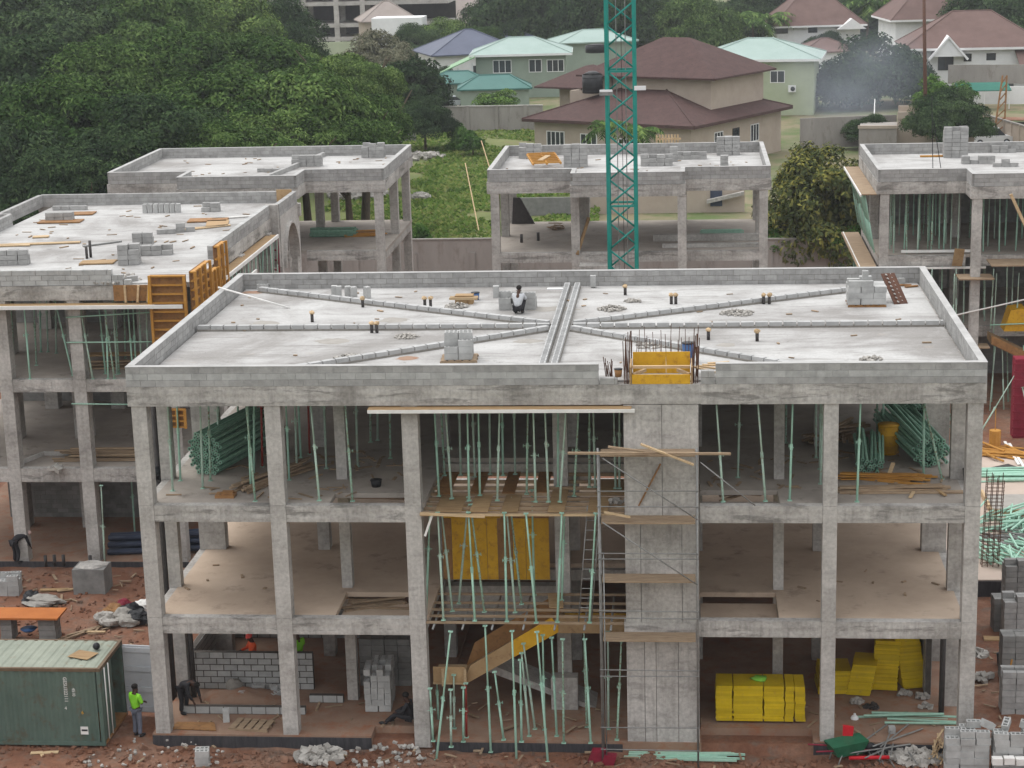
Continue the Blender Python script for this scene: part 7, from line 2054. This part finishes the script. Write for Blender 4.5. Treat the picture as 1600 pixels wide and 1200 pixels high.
STAND = dict(pel=(0, 0, .93), wst=(0, .01, 1.08), chs=(0, .01, 1.28), nck=(0, .01, 1.46), hd0=(0, -.01, 1.55), hd1=(0, -.02, 1.66), nose=(0, -.105, 1.58),
             shl=(-.18, .01, 1.40), ell=(-.24, .02, 1.12), wrl=(-.22, -.08, .90), shr=(.18, .01, 1.40), elr=(.24, .02, 1.12), wrr=(.22, -.08, .90),
             hpl=(-.095, 0, .88), knl=(-.10, -.02, .48), anl=(-.11, .02, .09), tol=(-.12, -.15, .04), hpr=(.095, 0, .88), knr=(.10, -.02, .48), anr=(.11, .02, .09), tor=(.12, -.15, .04))
def pose(**kw):
    d = dict(STAND); d.update(kw); return d
POSES = {
    'folded': pose(ell=(-.25, -.04, 1.14), wrl=(.04, -.20, 1.14), elr=(.25, -.04, 1.13), wrr=(-.02, -.24, 1.10)),
    'working': pose(ell=(-.25, -.10, 1.16), wrl=(-.16, -.36, 1.14), elr=(.25, -.10, 1.16), wrr=(.14, -.36, 1.12), hd0=(0, -.05, 1.54), hd1=(0, -.09, 1.64), nose=(0, -.165, 1.55)),
    'bent': pose(wst=(0, -.10, 1.03), chs=(0, -.30, 1.10), nck=(0, -.46, 1.13), hd0=(0, -.54, 1.12), hd1=(0, -.64, 1.12), nose=(0, -.60, 1.02), shl=(-.18, -.40, 1.10), shr=(.18, -.40, 1.10),
                 ell=(-.22, -.46, .84), wrl=(-.16, -.58, .62), elr=(.22, -.46, .84), wrr=(.16, -.60, .62), pel=(0, .06, .90), hpl=(-.095, .05, .86), hpr=(.095, .05, .86), knl=(-.12, -.06, .48), knr=(.12, -.04, .48)),
    'squat': pose(pel=(0, .10, .24), wst=(0, .06, .38), chs=(0, -.03, .56), nck=(0, -.09, .73), hd0=(0, -.13, .80), hd1=(0, -.17, .90), nose=(0, -.24, .81), shl=(-.18, -.08, .67), shr=(.18, -.08, .67),
                  ell=(-.24, -.22, .48), wrl=(-.14, -.44, .44), elr=(.24, -.22, .48), wrr=(.14, -.44, .44), hpl=(-.095, .08, .22), hpr=(.095, .08, .22), knl=(-.16, -.28, .46), knr=(.16, -.28, .46), anl=(-.13, -.02, .08), anr=(.13, -.02, .08), tol=(-.13, -.20, .04), tor=(.13, -.20, .04)),
    'seated': pose(pel=(0, 0, .30), wst=(0, .0, .44), chs=(0, -.03, .62), nck=(0, -.05, .80), hd0=(0, -.09, .88), hd1=(0, -.12, .99), nose=(0, -.20, .90), shl=(-.18, -.04, .74), shr=(.18, -.04, .74),
                   ell=(-.24, -.16, .52), wrl=(-.16, -.38, .46), elr=(.24, -.16, .52), wrr=(.16, -.38, .46), hpl=(-.095, -.02, .28), hpr=(.095, -.02, .28), knl=(-.13, -.42, .42), knr=(.13, -.44, .38), anl=(-.13, -.62, .09), anr=(.13, -.78, .08), tol=(-.13, -.76, .04), tor=(.13, -.92, .05)),
}
def person(loc, rz, ps, label, shirt, trousers, hat=None, scale=1.0, long_sleeve=False):
    J = dict(POSES[ps])
    t = thing('person', label, 'person', loc, rz)
    t.scale = (scale,) * 3
    E = [('pel', 'wst'), ('wst', 'chs'), ('chs', 'nck'), ('nck', 'hd0'), ('hd0', 'hd1'), ('hd0', 'nose'), ('chs', 'shl'), ('shl', 'ell'), ('ell', 'wrl'), ('chs', 'shr'), ('shr', 'elr'), ('elr', 'wrr'),
         ('pel', 'hpl'), ('hpl', 'knl'), ('knl', 'anl'), ('anl', 'tol'), ('pel', 'hpr'), ('hpr', 'knr'), ('knr', 'anr'), ('anr', 'tor')]
    Rr = dict(pel=.12, wst=.11, chs=.13, nck=.055, hd0=.082, hd1=.088, nose=.014, shl=.06, ell=.042, wrl=.03, shr=.06, elr=.042, wrr=.03, hpl=.085, knl=.058, anl=.042, tol=.035, hpr=.085, knr=.058, anr=.042, tor=.035)
    for s in 'lr':
        w = Vector(J['wr' + s]); d = (w - Vector(J['el' + s])).normalized()
        sd = Vector((1, 0, 0)) if abs(d.x) < .8 else Vector((0, 0, 1))
        J['pm' + s] = tuple(w + d * .07); Rr['pm' + s] = (.035, .02); E.append(('wr' + s, 'pm' + s))
        for k, (off, ln) in enumerate(((-.03, .07), (-.01, .085), (.01, .08), (.03, .065))):
            a = w + d * .09 + sd * off; b = a + d * ln + Vector((0, 0, -.02))
            J['f%d%s' % (k, s)] = tuple(a); J['g%d%s' % (k, s)] = tuple(b); Rr['f%d%s' % (k, s)] = .009; Rr['g%d%s' % (k, s)] = .008
            E += [('pm' + s, 'f%d%s' % (k, s)), ('f%d%s' % (k, s), 'g%d%s' % (k, s))]
        J['th' + s] = tuple(w + d * .05 + sd * (.05 if s == 'l' else -.05)); Rr['th' + s] = .01; E.append(('wr' + s, 'th' + s))
    skinned('body', J, E, Rr, 'pel', M['skin'], t)
    el = ('ell', 'elr')
    K = {k: J[k] for k in ('pel', 'wst', 'chs', 'shl', 'shr', 'ell', 'elr')}
    K['nk'] = tuple(Vector(J['chs']).lerp(Vector(J['nck']), .75))
    Es = [('pel', 'wst'), ('wst', 'chs'), ('chs', 'nk'), ('chs', 'shl'), ('chs', 'shr'), ('shl', 'ell'), ('shr', 'elr')]
    Rs = dict(pel=.15, wst=.14, chs=.155, nk=.075, shl=.085, shr=.085, ell=.062, elr=.062)
    if long_sleeve:
        K['wrl'] = J['wrl']; K['wrr'] = J['wrr']; Es += [('ell', 'wrl'), ('elr', 'wrr')]; Rs['wrl'] = Rs['wrr'] = .045
    skinned('shirt', K, Es, Rs, 'pel', M[shirt], t)
    K = {k: J[k] for k in ('pel', 'hpl', 'hpr', 'knl', 'knr', 'anl', 'anr')}
    skinned('trousers', K, [('pel', 'hpl'), ('hpl', 'knl'), ('knl', 'anl'), ('pel', 'hpr'), ('hpr', 'knr'), ('knr', 'anr')], dict(pel=.13, hpl=.105, hpr=.105, knl=.082, knr=.082, anl=.07, anr=.07), 'pel', M[trousers], t)
    for s in 'lr':
        a, b = Vector(J['an' + s]), Vector(J['to' + s])
        MB().ball(a.lerp(b, .6) + Vector((0, 0, -.01)), .075, 8, 5, (.8, 1.9, .75)).build('shoe', M['black'], t, True)
    h = Vector(J['hd1'])
    ax_ = (h - Vector(J['hd0'])).normalized()
    MB().ball(h + ax_ * .03 + Vector((0, .015, 0)), .102, 12, 8, (1, 1.08, .9)).build('helmet' if hat == 'helmet' else 'cap' if hat else 'hair', M[hat] if hat else M['hair'], t, True)
    if hat:
        MB().tube(h + ax_ * .0, h + ax_ * .012, .125, 14).build('brim', M[hat], t, True)
    f0 = Vector(J['hd0']).lerp(h, .45); fw_ = (Vector(J['nose']) - Vector(J['hd0'])).normalized()
    for s in (-.032, .032):
        MB().ball(f0 + fw_ * .082 + Vector((s, 0, 0)), .011, 6, 4).build('eye', M['black'], t)
        MB().ball(f0 + Vector((s * 2.75, .01, -.02)), .02, 6, 4, (.5, 1, 1.3)).build('ear', M['skin'], t)
    return t
gx_, gy_ = (-0.579, 0.170)
person((gx_, gy_, -.07), R(150), 'folded', 'person in lime shirt and grey trousers standing by the open container door', 'lime', 'grey_tr', None, 1.0)
rx_, ry_ = (10.932, 10.186)
person((rx_, ry_ - .25, 11.41), R(170), 'squat', 'person in pale shirt and black trousers crouching at the roof block stack', 'pale_sh', 'dark_cl', None, .95)
person((q0[0] + 2.0, q0[1] + .5, .12), R(-60), 'working', 'person in red helmet and orange overall working behind the block wall', 'orange_sh', 'orange_sh', 'helmet', 1.0, True)
person((q0[0] + 3.5, q0[1] + .75, .12), R(-140), 'working', 'person in lime vest standing behind the block wall beside the column', 'lime', 'dark_cl', None, 1.0)
px5 = (0.402, 1.675)
person((px5[0] + .15, px5[1] - .1, .12), R(60), 'bent', 'person in dark clothes bending over the low block course', 'dark_cl', 'dark_cl', None, 1.0, True)
px6 = (7.997, 0.690)
person((px6[0], px6[1] + .15, .12), R(-100), 'seated', 'person in dark clothes sitting beside the third front column', 'dark_cl', 'dark_cl', None, 1.0, True)
px7 = (-9.935, 15.774)
person((px7[0] - .1, px7[1] + .3, .1), R(140), 'bent', 'person with pale cap and dark clothes stooping in the left building', 'dark_cl', 'dark_cl', 'cap_p', 1.0, True)

# ------------------------------------------------------------------ smoke and haze
def volume(name, color, dens, noise_=None):
    m = bpy.data.materials.new(name); m.use_nodes = True
    t = m.node_tree; t.nodes.clear()
    o = node(t, 'ShaderNodeOutputMaterial'); v = node(t, 'ShaderNodeVolumePrincipled')
    v.inputs['Color'].default_value = color
    v.inputs['Density'].default_value = dens
    v.inputs['Anisotropy'].default_value = 0.2
    t.links.new(v.outputs[0], o.inputs['Volume'])
    return m, t, v
hz, _, _ = volume('haze_air', (.93, .95, .98, 1), 0.0002)
tag(MB().box(-920, 1120, -140, 2420, -2.0, 40).build('haze', hz, None, kind='stuff'), 'thin grey haze over the whole site and town', 'haze')

def smoke_puff(c, r, dens, label, seed):
    m, t, v = volume('smoke_air', (.78, .86, .97, 1), dens)
    n = noisef(t, coords(t, True, (.16, .16, .12)), 1.0, 4, .6, .5)
    tc = node(t, 'ShaderNodeTexCoord').outputs['Object']
    ln = node(t, 'ShaderNodeVectorMath', operation='LENGTH'); t.links.new(tc, ln.inputs[0])
    fo = node(t, 'ShaderNodeMapRange'); t.links.new(ln.outputs['Value'], fo.inputs[0]); fo.inputs[1].default_value = .2; fo.inputs[2].default_value = 1.0; fo.inputs[3].default_value = 1.0; fo.inputs[4].default_value = 0.0
    nr = node(t, 'ShaderNodeMapRange'); t.links.new(n, nr.inputs[0]); nr.inputs[1].default_value = .4; nr.inputs[2].default_value = .7; nr.inputs[3].default_value = 0.05; nr.inputs[4].default_value = dens
    mu = node(t, 'ShaderNodeMath', operation='MULTIPLY'); t.links.new(fo.outputs[0], mu.inputs[0]); t.links.new(nr.outputs[0], mu.inputs[1])
    mm = node(t, 'ShaderNodeMath', operation='MULTIPLY'); t.links.new(mu.outputs[0], mm.inputs[0]); mm.inputs[1].default_value = 1.0
    t.links.new(mm.outputs[0], v.inputs['Density'])
    o = MB().ball((0, 0, 0), 1.0, 16, 10).build('smoke', m, None, True, c, 'stuff')
    o.scale = r
    tag(o, label, 'smoke')
smoke_puff((*(34.348, 156.365), 3.0), (7, 6, 4.5), .012, 'blue grey smoke low before the boundary wall', 1)
_sx, _sz = (36.148, 5.654)
smoke_puff((_sx, 175, _sz), (11, 7, 6.5), .003, 'blue grey smoke drifting through the big tree', 2)
